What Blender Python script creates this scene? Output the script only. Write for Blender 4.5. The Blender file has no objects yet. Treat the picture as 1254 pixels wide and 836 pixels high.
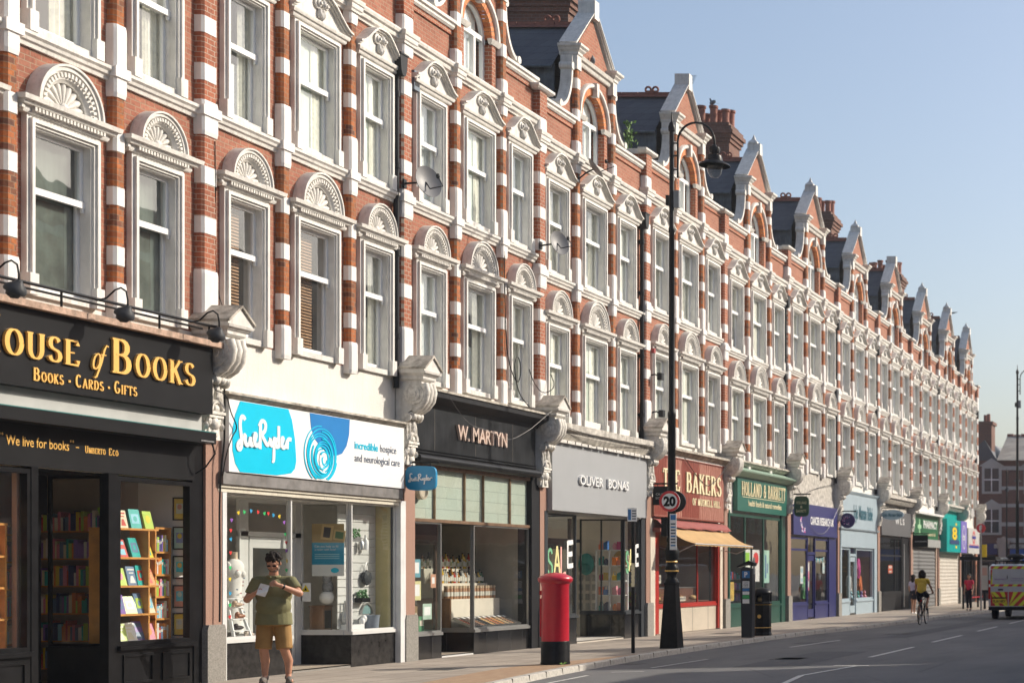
import bpy, math, random
from math import sin, cos, pi, sqrt, radians, atan2, hypot
from mathutils import Vector, Matrix
RND = random.Random(11)
scene = bpy.context.scene
COL = scene.collection

# ------------------------------------------------------------------ materials
MATS = {}
def _new(name):
    m = bpy.data.materials.new(name); m.use_nodes = True
    nt = m.node_tree
    for n in list(nt.nodes): nt.nodes.remove(n)
    out = nt.nodes.new('ShaderNodeOutputMaterial')
    b = nt.nodes.new('ShaderNodeBsdfPrincipled')
    nt.links.new(b.outputs[0], out.inputs[0])
    return m, nt, b, out
def N(nt, t, **kw):
    n = nt.nodes.new(t)
    for k, v in kw.items():
        if k.startswith('i_'):
            key = k[2:]
            n.inputs[int(key) if key.isdigit() else key.replace('_', ' ')].default_value = v
        else: setattr(n, k, v)
    return n
def c4(c): return (c[0], c[1], c[2], 1)
def ramp(nt, fac, stops):
    r = N(nt, 'ShaderNodeValToRGB')
    while len(r.color_ramp.elements) < len(stops): r.color_ramp.elements.new(.5)
    for e, (p, c) in zip(r.color_ramp.elements, stops):
        e.position = p; e.color = c4(c)
    nt.links.new(fac, r.inputs[0]); return r.outputs[0]
def mixc(nt, fac, a, b, mode='MIX'):
    m = N(nt, 'ShaderNodeMix', data_type='RGBA', blend_type=mode)
    for s, v in ((0, fac), (6, a), (7, b)):
        if hasattr(v, 'is_output'): nt.links.new(v, m.inputs[s])
        else: m.inputs[s].default_value = v if s == 0 else c4(v)
    return m.outputs[2]
def noise(nt, vec, scale, detail=3, rough=.55):
    n = N(nt, 'ShaderNodeTexNoise'); n.inputs['Scale'].default_value = scale
    n.inputs['Detail'].default_value = detail; n.inputs['Roughness'].default_value = rough
    if vec is not None: nt.links.new(vec, n.inputs['Vector'])
    return n.outputs['Fac']
def pos(nt, sc=(1, 1, 1)):
    g = N(nt, 'ShaderNodeNewGeometry'); m = N(nt, 'ShaderNodeMapping')
    m.inputs['Scale'].default_value = sc
    nt.links.new(g.outputs['Position'], m.inputs['Vector']); return m.outputs[0]
def bump(nt, b, h, strength, dist=.01):
    n = N(nt, 'ShaderNodeBump'); n.inputs['Strength'].default_value = strength; n.inputs['Distance'].default_value = dist
    nt.links.new(h, n.inputs['Height']); nt.links.new(n.outputs[0], b.inputs['Normal'])

def wallvec(nt, horizontal=False):
    g = N(nt, 'ShaderNodeNewGeometry'); s = N(nt, 'ShaderNodeSeparateXYZ'); nt.links.new(g.outputs['Position'], s.inputs[0])
    c = N(nt, 'ShaderNodeCombineXYZ')
    if horizontal:
        nt.links.new(s.outputs[0], c.inputs[0]); nt.links.new(s.outputs[1], c.inputs[1])
    else:
        a = N(nt, 'ShaderNodeMath', operation='ADD'); nt.links.new(s.outputs[0], a.inputs[0]); nt.links.new(s.outputs[1], a.inputs[1])
        nt.links.new(a.outputs[0], c.inputs[0]); nt.links.new(s.outputs[2], c.inputs[1])
    return c.outputs[0]

def brick(name, c1, c2, c3, mortar=(.42, .35, .27), bw=.2, rh=.078, dark=-.55, soot=.35):
    if name in MATS: return MATS[name]
    m, nt, b, out = _new(name)
    v = wallvec(nt)
    t = N(nt, 'ShaderNodeTexBrick'); nt.links.new(v, t.inputs['Vector'])
    for k, val in (('Scale', 1), ('Mortar Size', .006), ('Mortar Smooth', .2), ('Brick Width', bw), ('Row Height', rh), ('Bias', -.1)):
        t.inputs[k].default_value = val
    t.inputs['Color1'].default_value = c4(c1); t.inputs['Color2'].default_value = c4(c2); t.inputs['Mortar'].default_value = c4(mortar)
    # second brick lattice with the same cells gives some bricks a third, burnt colour
    t2 = N(nt, 'ShaderNodeTexBrick'); nt.links.new(v, t2.inputs['Vector'])
    for k, val in (('Scale', 1), ('Mortar Size', 0), ('Brick Width', bw), ('Row Height', rh), ('Bias', dark)):
        t2.inputs[k].default_value = val
    t2.inputs['Color1'].default_value = (0, 0, 0, 1); t2.inputs['Color2'].default_value = (1, 1, 1, 1)
    r2 = ramp(nt, t2.outputs['Color'], [(.45, (0, 0, 0)), (.75, (1, 1, 1))])
    col = mixc(nt, r2, t.outputs['Color'], c3)
    n1 = noise(nt, pos(nt), 1.1, 4)
    f1 = ramp(nt, n1, [(.42, (0, 0, 0)), (.7, (1, 1, 1))])
    m1 = N(nt, 'ShaderNodeMath', operation='MULTIPLY'); nt.links.new(f1, m1.inputs[0]); m1.inputs[1].default_value = soot
    col = mixc(nt, m1.outputs[0], col, (c1[0]*.45, c1[1]*.5, c1[2]*.55))
    n2 = noise(nt, pos(nt), 22, 3)
    f2 = ramp(nt, n2, [(.3, (.72, .72, .72)), (.7, (1.15, 1.15, 1.15))])
    col = mixc(nt, 1.0, col, f2, 'MULTIPLY')
    col = mixc(nt, t.outputs['Fac'], col, mortar)
    nt.links.new(col, b.inputs['Base Color']); b.inputs['Roughness'].default_value = .88
    inv = N(nt, 'ShaderNodeMath', operation='SUBTRACT'); inv.inputs[0].default_value = 1; nt.links.new(t.outputs['Fac'], inv.inputs[1])
    ad = N(nt, 'ShaderNodeMath', operation='MULTIPLY_ADD'); nt.links.new(n2, ad.inputs[0]); ad.inputs[1].default_value = .5; nt.links.new(inv.outputs[0], ad.inputs[2])
    bump(nt, b, ad.outputs[0], .55, .008)
    MATS[name] = m; return m

def surf(name, col, rough=.6, metal=0, var=.12, scale=3, col2=None, streak=0, bmp=0, bscale=40, spec=None, streakcol=(.25, .22, .18), coat=0):
    """painted / plain surface with soft mottling and optional vertical rain streaks"""
    if name in MATS: return MATS[name]
    m, nt, b, out = _new(name)
    if max(col) < .06: b.inputs['Specular IOR Level'].default_value = .13
    n1 = noise(nt, pos(nt), scale, 4)
    lo = tuple(max(0, x*(1-var)) for x in col); hi = tuple(min(1, x*(1+var*.6)) for x in col)
    c = ramp(nt, n1, [(.3, col2 or lo), (.65, hi)])
    if streak:
        n2 = noise(nt, pos(nt, (9, 9, .9)), 1.6, 5, .7)
        f = ramp(nt, n2, [(.50, (0, 0, 0)), (.74, (streak, streak, streak))])
        c = mixc(nt, f, c, streakcol)
    nt.links.new(c, b.inputs['Base Color'])
    b.inputs['Roughness'].default_value = rough; b.inputs['Metallic'].default_value = metal
    if coat: b.inputs['Coat Weight'].default_value = coat
    if bmp: bump(nt, b, noise(nt, pos(nt), bscale, 3), bmp, .01)
    MATS[name] = m; return m

def glass(name, tint=(.9, .95, .95), ior=1.75, dirt=.04):
    if name in MATS: return MATS[name]
    m, nt, b, out = _new(name); nt.nodes.remove(b)
    tr = N(nt, 'ShaderNodeBsdfTransparent'); tr.inputs[0].default_value = c4(tint)
    gl = N(nt, 'ShaderNodeBsdfGlossy'); gl.inputs['Roughness'].default_value = .015; gl.inputs[0].default_value = (.97, .98, 1, 1)
    fr = N(nt, 'ShaderNodeFresnel'); ge = N(nt, 'ShaderNodeNewGeometry'); io = N(nt, 'ShaderNodeMath', operation='MULTIPLY_ADD'); nt.links.new(ge.outputs['Backfacing'], io.inputs[0]); io.inputs[1].default_value = 1/ior-ior; io.inputs[2].default_value = ior; nt.links.new(io.outputs[0], fr.inputs[0])
    nb = N(nt, 'ShaderNodeBump'); nb.inputs['Strength'].default_value = .10; nb.inputs['Distance'].default_value = .02
    nt.links.new(noise(nt, pos(nt), 1.3, 2), nb.inputs['Height']); nt.links.new(nb.outputs[0], gl.inputs['Normal'])
    mx = N(nt, 'ShaderNodeMixShader'); nt.links.new(fr.outputs[0], mx.inputs[0]); nt.links.new(tr.outputs[0], mx.inputs[1]); nt.links.new(gl.outputs[0], mx.inputs[2])
    df = N(nt, 'ShaderNodeBsdfDiffuse'); df.inputs[0].default_value = (.55, .55, .52, 1)
    mx2 = N(nt, 'ShaderNodeMixShader')
    f = ramp(nt, noise(nt, pos(nt), 2.2, 5), [(.4, (dirt*.4,)*3), (.75, (dirt*1.6,)*3)])
    nt.links.new(f, mx2.inputs[0]); nt.links.new(mx.outputs[0], mx2.inputs[1]); nt.links.new(df.outputs[0], mx2.inputs[2])
    nt.links.new(mx2.outputs[0], out.inputs[0])
    MATS[name] = m; return m

def courses(name, c1, c2, mortar, bw, rh, ms=.006, horizontal=False, rough=.7, bmp=.5, stain=.3, stainc=(.1, .08, .06), sscale=1.2, spec=.5):
    if name in MATS: return MATS[name]
    m, nt, b, out = _new(name)
    v = wallvec(nt, horizontal)
    t = N(nt, 'ShaderNodeTexBrick'); nt.links.new(v, t.inputs['Vector'])
    for k, val in (('Scale', 1), ('Mortar Size', ms), ('Mortar Smooth', .1), ('Brick Width', bw), ('Row Height', rh), ('Bias', 0)):
        t.inputs[k].default_value = val
    t.inputs['Color1'].default_value = c4(c1); t.inputs['Color2'].default_value = c4(c2); t.inputs['Mortar'].default_value = c4(mortar)
    f = ramp(nt, noise(nt, pos(nt), sscale, 6, .65), [(.45, (0, 0, 0)), (.75, (stain,)*3)])
    col = mixc(nt, f, t.outputs['Color'], stainc)
    nf = noise(nt, pos(nt), 90, 2)
    col = mixc(nt, 1.0, col, ramp(nt, nf, [(.3, (.8,)*3), (.7, (1.15,)*3)]), 'MULTIPLY')
    nt.links.new(col, b.inputs['Base Color']); b.inputs['Roughness'].default_value = rough
    inv = N(nt, 'ShaderNodeMath', operation='SUBTRACT'); inv.inputs[0].default_value = 1; nt.links.new(t.outputs['Fac'], inv.inputs[1])
    bump(nt, b, inv.outputs[0], bmp, .006)
    MATS[name] = m; return m

BRICK = brick('red_brick', (.315, .105, .06), (.385, .155, .095), (.175, .072, .05), mortar=(.31, .225, .15))
ORANGE = brick('orange_gauged_brick', (.46, .14, .035), (.27, .08, .035), (.055, .035, .032), mortar=(.24, .16, .1), bw=.12, rh=.078, soot=.95, dark=-.3)
PARTYB = brick('party_brick', (.40, .125, .06), (.34, .10, .05), (.20, .07, .045), bw=.16, soot=.6)
DARKBRICK = brick('sooty_brick', (.15, .065, .045), (.20, .085, .055), (.09, .05, .045), mortar=(.16, .12, .1), soot=.6)
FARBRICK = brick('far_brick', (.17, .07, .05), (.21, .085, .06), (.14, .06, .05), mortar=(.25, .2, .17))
WHITE = surf('white_masonry_paint', (.68, .66, .62), .55, var=.09, scale=5, streak=.3, bmp=.25, bscale=60)
WHITE2 = surf('white_stone_dressing', (.64, .615, .57), .6, var=.13, scale=7, streak=.45, bmp=.4, bscale=45)
STUCCO = surf('white_stucco', (.68, .655, .60), .7, var=.07, scale=1.3, streak=.22, bmp=.5, bscale=30, streakcol=(.45, .36, .26))
BLOCK = surf('white_painted_block', (.69, .67, .64), .6, var=.05, scale=7, streak=.15, bmp=.2)
WEATHER = surf('weathered_stone', (.46, .42, .36), .85, var=.35, scale=6, col2=(.20, .18, .15), streak=.5, bmp=.8, bscale=35)
GREYSTONE = surf('grey_weathered_cornice', (.50, .47, .42), .85, var=.3, scale=7, col2=(.25, .23, .2), streak=.45, bmp=.6)
UPVC = surf('white_gloss_frame', (.80, .80, .79), .3, var=.03)
SLATE = courses('roof_slate', (.055, .06, .072), (.085, .09, .1), (.02, .02, .022), .3, .22, .006, rough=.5, stain=.4, stainc=(.13, .13, .12))
LEAD = surf('roof_lead', (.10, .125, .15), .45, metal=.2, var=.4, scale=4, streak=.4, streakcol=(.3, .33, .33))
TERRA = surf('terracotta', (.24, .085, .055), .8, var=.25, scale=9, bmp=.3)
GRANITE = surf('pink_granite', (.36, .225, .17), .35, var=.3, scale=55, col2=(.28, .155, .12), streak=.25)
PLINTH = surf('grey_granite_plinth', (.24, .225, .20), .6, var=.3, scale=40, streak=.3, bmp=.3)
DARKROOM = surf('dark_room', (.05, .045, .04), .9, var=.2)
GLASS = glass('window_glass', (.95, .98, .98), 2.0, .02)
SHOPGLASS = glass('shop_glass', (.96, .98, .97), 1.5, .012)
BLACK = surf('black_gloss_paint', (.012, .012, .013), .28, var=.3, scale=6, bmp=.08, bscale=25)
BLACKTILE = courses('black_tile', (.010, .010, .011), (.016, .016, .017), (.06, .06, .06), .55, 1.2, .005, rough=.12, bmp=.3, stain=.15)
CHARCOAL = surf('charcoal_paint', (.020, .020, .022), .45, var=.2, scale=5)
CASTIRON = surf('black_cast_iron', (.016, .016, .017), .35, var=.3, scale=12, bmp=.15)
DRAIN = surf('black_downpipe', (.02, .021, .023), .4, var=.2)
METAL = surf('brushed_metal', (.5, .5, .5), .35, metal=.9, var=.1)
GREYMETAL = surf('grey_metal_shutter_box', (.20, .19, .185), .5, metal=.3, var=.35, scale=5, streak=.4)
GOLD = surf('gold_letters', (.85, .50, .13), .35, metal=.15, var=.06)
CREAM = surf('cream_letters', (.80, .70, .45), .4, var=.06)
CURTAIN = surf('cream_curtain', (.80, .77, .66), .9, var=.15, scale=12)
BLIND = surf('wood_blind', (.36, .20, .10), .7, var=.2, scale=20)
NET = surf('net_curtain', (.76, .78, .75), .9, var=.12, scale=18)
def paint(name, c, rough=.4, var=.06, metal=0, **k): return surf(name, c, rough, metal, var, **k)

# ------------------------------------------------------------------ mesh builder
class MB:
    def __init__(s): s.v = []; s.f = []; s.m = []; s.sm = []
    def add(s, vs, fs, mat, smooth=False):
        o = len(s.v); s.v.extend([tuple(p) for p in vs])
        for f in fs: s.f.append([i+o for i in f]); s.m.append(mat); s.sm.append(smooth)
        return s
    def box(s, x0, x1, y0, y1, z0, z1, mat, M=None):
        vs = [(x0,y0,z0),(x1,y0,z0),(x1,y1,z0),(x0,y1,z0),(x0,y0,z1),(x1,y0,z1),(x1,y1,z1),(x0,y1,z1)]
        if M is not None: vs = [M @ Vector(p) for p in vs]
        return s.add(vs, [(0,3,2,1),(4,5,6,7),(0,1,5,4),(1,2,6,5),(2,3,7,6),(3,0,4,7)], mat)
    def quad(s, a, b, c, d, mat): return s.add([a, b, c, d], [(0, 1, 2, 3)], mat)
    def prism(s, poly, y0, y1, mat, plane='xz', M=None, smooth=False):
        """closed outline extruded along the third axis"""
        n = len(poly)
        def P(a, b, t): return {'xz': (a, t, b), 'yz': (t, a, b), 'xy': (a, b, t)}[plane]
        vs = [P(a, b, y0) for a, b in poly] + [P(a, b, y1) for a, b in poly]
        if M is not None: vs = [M @ Vector(p) for p in vs]
        fs = [tuple(range(n)), tuple(range(2*n-1, n-1, -1))]
        s.add(vs, fs, mat)
        return s.add(vs, [(i, i+n, (i+1) % n+n, (i+1) % n) for i in range(n)], mat, smooth)
    def mould(s, x0, x1, prof, mat, e0=True, e1=True, y=0):
        """profile [(depth, z)...] swept along x with mitred returns"""
        vs = []
        for d, z in prof:
            a = d if e0 else 0; b = d if e1 else 0
            vs += [(x0-a, y, z), (x0-a, y-d, z), (x1+b, y-d, z), (x1+b, y, z)]
        fs = []
        for i in range(len(prof)-1):
            o = i*4
            for k in range(3): fs.append((o+k, o+k+1, o+k+5, o+k+4))
        n = len(prof)-1
        fs.append((3, 2, 1, 0)); fs.append((4*n, 4*n+1, 4*n+2, 4*n+3))
        return s.add(vs, fs, mat)
    def arc(s, cx, cz, prof, a0, a1, n, mat, y=0, smooth=True):
        """profile [(radius, depth)...] swept round a centre in the wall plane"""
        vs = []
        for i in range(n+1):
            a = a0+(a1-a0)*i/n
            for r, d in prof: vs.append((cx+r*cos(a), y-d, cz+r*sin(a)))
        k = len(prof); fs = []
        for i in range(n):
            for j in range(k-1): fs.append((i*k+j, (i+1)*k+j, (i+1)*k+j+1, i*k+j+1))
        return s.add(vs, fs, mat, smooth)
    def tube(s, pts, r, mat, n=8, cap=True, smooth=True):
        pts = [Vector(p) for p in pts]; rs = r if isinstance(r, (list, tuple)) else [r]*len(pts)
        vs = []; up = None
        for i, p in enumerate(pts):
            d = (pts[min(i+1, len(pts)-1)]-pts[max(i-1, 0)]).normalized()
            if up is None: up = Vector((0, 0, 1)) if abs(d.z) < .9 else Vector((1, 0, 0))
            a = d.cross(up).normalized(); up = a.cross(d).normalized()
            for k in range(n):
                t = 2*pi*k/n; vs.append(p+(a*cos(t)+up*sin(t))*rs[i])
        fs = [(i*n+k, i*n+(k+1) % n, (i+1)*n+(k+1) % n, (i+1)*n+k) for i in range(len(pts)-1) for k in range(n)]
        s.add(vs, fs, mat, smooth)
        if cap:
            o = len(vs)-n
            s.add(vs[:n], [tuple(range(n-1, -1, -1))], mat); s.add(vs[o:], [tuple(range(n))], mat)
        return s
    def lathe(s, prof, mat, n=16, c=(0, 0, 0), M=None, smooth=True, a0=0, caps=True):
        vs = []
        for r, z in prof:
            for k in range(n):
                t = 2*pi*k/n+a0; vs.append((c[0]+r*cos(t), c[1]+r*sin(t), c[2]+z))
        if M is not None: vs = [M @ Vector(p) for p in vs]
        fs = [(i*n+k, i*n+(k+1) % n, (i+1)*n+(k+1) % n, (i+1)*n+k) for i in range(len(prof)-1) for k in range(n)]
        s.add(vs, fs, mat, smooth)
        if not caps: return s
        if prof[0][0] > 1e-4: s.add(vs[:n], [tuple(range(n-1, -1, -1))], mat)
        if prof[-1][0] > 1e-4: s.add(vs[-n:], [tuple(range(n))], mat)
        return s
    def ell(s, c, r, mat, n=12, m=8, M=None):
        prof = [(sin(pi*j/m), -cos(pi*j/m)) for j in range(m+1)]
        vs = []
        for a, z in prof:
            for k in range(n):
                t = 2*pi*k/n; vs.append((c[0]+r[0]*a*cos(t), c[1]+r[1]*a*sin(t), c[2]+r[2]*z))
        if M is not None: vs = [M @ Vector(p) for p in vs]
        fs = [(i*n+k, i*n+(k+1) % n, (i+1)*n+(k+1) % n, (i+1)*n+k) for i in range(m) for k in range(n)]
        return s.add(vs, fs, mat, True)
    def merge(s, o, M=None):
        vs = [M @ Vector(p) for p in o.v] if M is not None else o.v
        off = len(s.v); s.v.extend([tuple(p) for p in vs])
        for f, m, q in zip(o.f, o.m, o.sm): s.f.append([i+off for i in f]); s.m.append(m); s.sm.append(q)
        return s
    def mesh(s, name):
        me = bpy.data.meshes.new(name); me.from_pydata(s.v, [], s.f)
        ml = []
        for m in s.m:
            if m not in ml: ml.append(m)
        for m in ml: me.materials.append(m)
        idx = [ml.index(m) for m in s.m]
        me.polygons.foreach_set('material_index', idx); me.polygons.foreach_set('use_smooth', s.sm)
        me.update()
        if any(s.sm): me.set_sharp_from_angle(angle=radians(42))
        return me
    def build(s, name, parent=None, loc=(0, 0, 0)):
        return link(name, s.mesh(name), parent, loc)

def link(name, me, parent=None, loc=(0, 0, 0), rz=0):
    o = bpy.data.objects.new(name, me); COL.objects.link(o); o.location = loc; o.rotation_euler = (0, 0, rz)
    if parent: o.parent = parent
    return o
def thing(name, label, cat, loc=(0, 0, 0), rz=0, group=None):
    o = bpy.data.objects.new(name, None); COL.objects.link(o); o.location = loc; o.rotation_euler = (0, 0, rz)
    o.empty_display_size = .2
    o['label'] = label; o['category'] = cat
    if group: o['group'] = group
    return o
def tag(o, label, cat, group=None):
    o['label'] = label; o['category'] = cat
    if group: o['group'] = group
    return o
def structure(o): o['kind'] = 'structure'; return o
def kids(o): return [c for c in bpy.data.objects if c.parent == o]
def dup(root, loc, rz=0, label=None):
    def cp(o, par):
        c = o.copy(); COL.objects.link(c); c.parent = par
        for ch in kids(o): cp(ch, c)
        return c
    r = cp(root, None); r.location = loc; r.rotation_euler = (0, 0, rz)
    if label: r['label'] = label
    return r

# ------------------------------------------------------------------ lettering
_tc = {}
def text_geo(s, bold=0.0):
    key = (s, bold)
    if key in _tc: return _tc[key]
    cu = bpy.data.curves.new('t', 'FONT'); cu.body = s; cu.size = 1; cu.resolution_u = 3; cu.offset = bold
    ob = bpy.data.objects.new('t', cu); COL.objects.link(ob)
    bpy.context.view_layer.update()
    me = bpy.data.meshes.new_from_object(ob)
    vs = [(v.co.x, v.co.y) for v in me.vertices]; fs = [tuple(p.vertices) for p in me.polygons]
    bpy.data.objects.remove(ob); bpy.data.curves.remove(cu); bpy.data.meshes.remove(me)
    x0 = min(v[0] for v in vs); x1 = max(v[0] for v in vs)
    vs = [((x-x0)/(x1-x0), z/.69) for x, z in vs]      # cap height becomes 1
    _tc[key] = (vs, fs); return vs, fs
def frontP(x, z, y): return (x, y, z)
def put_text(mb, s, x0, x1, z0, h, y, mat, thick=.0, bold=0.0, P=None):
    """sans text fitted between x0 and x1 on the plane at y, cap height h; P maps (u, v, depth)"""
    P = P or (lambda u, v, d: (u, y-d, v))
    vs, fs = text_geo(s, bold)
    pts = [(x0+a*(x1-x0), z0+b*h) for a, b in vs]
    mb.add([P(a, b, thick+.003) for a, b in pts], fs, mat)
    if thick:
        # side walls of raised letters
        from collections import Counter
        ed = Counter()
        for f in fs:
            for i in range(len(f)): ed[frozenset((f[i], f[(i+1) % len(f)]))] += 1
        q = []; k = len(pts)
        vv = [P(a, b, thick+.003) for a, b in pts]+[P(a, b, 0) for a, b in pts]
        for e, c in ed.items():
            if c == 1:
                a, b = tuple(e); q.append((a, b, b+k, a+k))
        mb.add(vv, q, mat)
def arcp(cx, cz, rx, rz, a0, a1, n=10):
    return [(cx+rx*cos(radians(a0+(a1-a0)*i/n)), cz+rz*sin(radians(a0+(a1-a0)*i/n))) for i in range(n+1)]
def GL():
    g = {}
    g['H'] = (.80, [[(.15,0),(.15,1)],[(.65,0),(.65,1)],[(.15,.5),(.65,.5)]], [(.15,0),(.15,1),(.65,0),(.65,1)])
    g['O'] = (.80, [arcp(.4,.5,.29,.47,0,360,20)], [])
    g['U'] = (.78, [[(.16,1),(.16,.35)]+arcp(.4,.35,.24,.33,180,360,8)+[(.64,1)]], [(.16,1),(.64,1)])
    g['S'] = (.62, [arcp(.31,.74,.19,.23,20,250,9)+arcp(.31,.26,.22,.23,80,-170,9)], [])
    g['E'] = (.68, [[(.16,0),(.16,1)],[(.16,.97),(.58,.97),(.58,.8)],[(.16,.5),(.45,.5)],[(.16,.03),(.6,.03),(.6,.22)]], [(.16,0),(.16,1)])
    g['F'] = (.62, [[(.16,0),(.16,1)],[(.16,.97),(.56,.97),(.56,.8)],[(.16,.5),(.42,.5)]], [(.16,0),(.16,1)])
    g['B'] = (.72, [[(.16,0),(.16,1)],[(.16,.97),(.34,.97)]+arcp(.34,.755,.2,.215,90,-90,7)+[(.16,.54)],[(.34,.53)]+arcp(.36,.285,.24,.255,90,-90,8)+[(.16,.03)]], [(.16,0),(.16,1)])
    g['K'] = (.74, [[(.16,0),(.16,1)],[(.6,1),(.22,.45)],[(.33,.6),(.62,0)]], [(.16,0),(.16,1),(.6,1),(.63,0)])
    g['C'] = (.74, [arcp(.4,.5,.27,.47,45,315,14)], [])
    g['G'] = (.78, [arcp(.4,.5,.27,.47,45,325,14)+[(.62,.42)],[(.44,.42),(.68,.42)]], [])
    g['A'] = (.76, [[(.1,0),(.38,1)],[(.38,1),(.66,0)],[(.2,.33),(.55,.33)]], [(.1,0),(.66,0)])
    g['R'] = (.76, [[(.16,0),(.16,1)],[(.16,.97),(.34,.97)]+arcp(.34,.745,.22,.225,90,-90,7)+[(.16,.52)],[(.36,.5),(.64,0)]], [(.16,0),(.16,1),(.66,0)])
    g['D'] = (.78, [[(.16,0),(.16,1)],[(.16,.97),(.32,.97)]+arcp(.32,.5,.32,.47,90,-90,10)+[(.16,.03)]], [(.16,0),(.16,1)])
    g['I'] = (.32, [[(.16,0),(.16,1)]], [(.16,0),(.16,1)])
    g['T'] = (.70, [[(.35,0),(.35,1)],[(.06,.8),(.06,.97),(.64,.97),(.64,.8)]], [(.35,0)])
    g['L'] = (.64, [[(.16,0),(.16,1)],[(.16,.03),(.58,.03),(.58,.24)]], [(.16,0),(.16,1)])
    g['N'] = (.82, [[(.16,0),(.16,1)],[(.16,1),(.64,0)],[(.64,0),(.64,1)]], [(.16,0),(.64,1)])
    g['M'] = (.94, [[(.14,0),(.18,1)],[(.18,1),(.46,.05)],[(.46,.05),(.74,1)],[(.74,1),(.78,0)]], [(.14,0),(.78,0)])
    g['W'] = (1.0, [[(.08,1),(.28,0)],[(.28,0),(.48,1)],[(.48,1),(.68,0)],[(.68,0),(.9,1)]], [(.08,1),(.9,1)])
    g['P'] = (.7, [[(.16,0),(.16,1)],[(.16,.97),(.34,.97)]+arcp(.34,.72,.22,.25,90,-90,7)+[(.16,.47)]], [(.16,0),(.16,1)])
    g['&'] = (.84, [[(.72,.04),(.24,.72)]+arcp(.38,.78,.15,.18,170,-20,7)+[(.3,.5)]+arcp(.3,.27,.2,.24,100,300,8)+[(.68,.5)]], [])
    g['.'] = (.3, [[(.15,.36),(.15,.5)]], [])
    g[' '] = (.34, [], [])
    return g
GLY = GL()
def nib(mb, pts, T, t, P, thick, mat, sx=1, sz=1):
    """one pen stroke; width follows direction: T on verticals, t on horizontals"""
    L = []; R_ = []
    for i, p in enumerate(pts):
        a = pts[max(i-1, 0)]; b = pts[min(i+1, len(pts)-1)]
        dx, dz = (b[0]-a[0])*sx, (b[1]-a[1])*sz
        l = hypot(dx, dz) or 1
        dx /= l; dz /= l
        w = (t+(T-t)*abs(dz)**1.3)/2
        if dx*dz > .05: w = (t*.5+w*.5) if abs(dx) > .25*abs(dz) and len(pts) == 2 else w
        L.append((p[0]*sx-dz*w, p[1]*sz+dx*w)); R_.append((p[0]*sx+dz*w, p[1]*sz-dx*w))
    n = len(pts)
    vs = [P(a, b, thick+.00025*i) for i, (a, b) in enumerate(L)]+[P(a, b, thick+.00025*i) for i, (a, b) in enumerate(R_)]+[P(a, b, 0) for a, b in L]+[P(a, b, 0) for a, b in R_]
    fs = []
    for i in range(n-1):
        fs += [(i, i+1, n+i+1, n+i), (i, i+1, 2*n+i+1, 2*n+i), (n+i, n+i+1, 3*n+i+1, 3*n+i)]
    fs += [(0, n, 3*n, 2*n), (n-1, 2*n-1, 4*n-1, 3*n-1)]
    mb.add(vs, fs, mat)
def put_serif(mb, s, x0, x1, z0, h, y, mat, thick=.02, first=None, space=.10, T=.15, t=.05, P=None, small=.8):
    """serif capitals; letters in `first` (indices) are full height, the rest `small` if first is given"""
    ws = []
    for i, ch in enumerate(s):
        k = 1 if (first is None or i in first) else small
        ws.append((GLY[ch.upper()][0]+space)*k)
    tot = sum(ws)*h; sx = (x1-x0)/tot
    x = x0; P0 = P or (lambda u, v, d: (u, y-d, v)); lay = 0
    for i, ch in enumerate(s):
        k = (1 if (first is None or i in first) else small)*h
        w, strokes, ser = GLY[ch.upper()]
        for st in strokes:
            lay += 1; th = thick+.0004*(lay % 9)
            nib(mb, st, T*k*sx, t*k, lambda u, v, d, x=x: P0(x+u, z0+v, d), th, mat, sx*k, k)
        for (a, b) in ser:
            lay += 1; th = thick+.0004*(lay % 9)+.0002
            zz = b*k-(.05*k if b > .5 else 0); xx = a*k*sx
            hw = .13*k*sx
            pts = [(xx-hw, zz), (xx+hw, zz), (xx+hw, zz+.05*k), (xx-hw, zz+.05*k)]
            vs = [P0(x+u, z0+v, th) for u, v in pts]+[P0(x+u, z0+v, 0) for u, v in pts]
            mb.add(vs, [(0,1,2,3),(0,1,5,4),(1,2,6,5),(2,3,7,6),(3,0,4,7)], mat)
        x += ws[i]*h*sx
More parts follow.
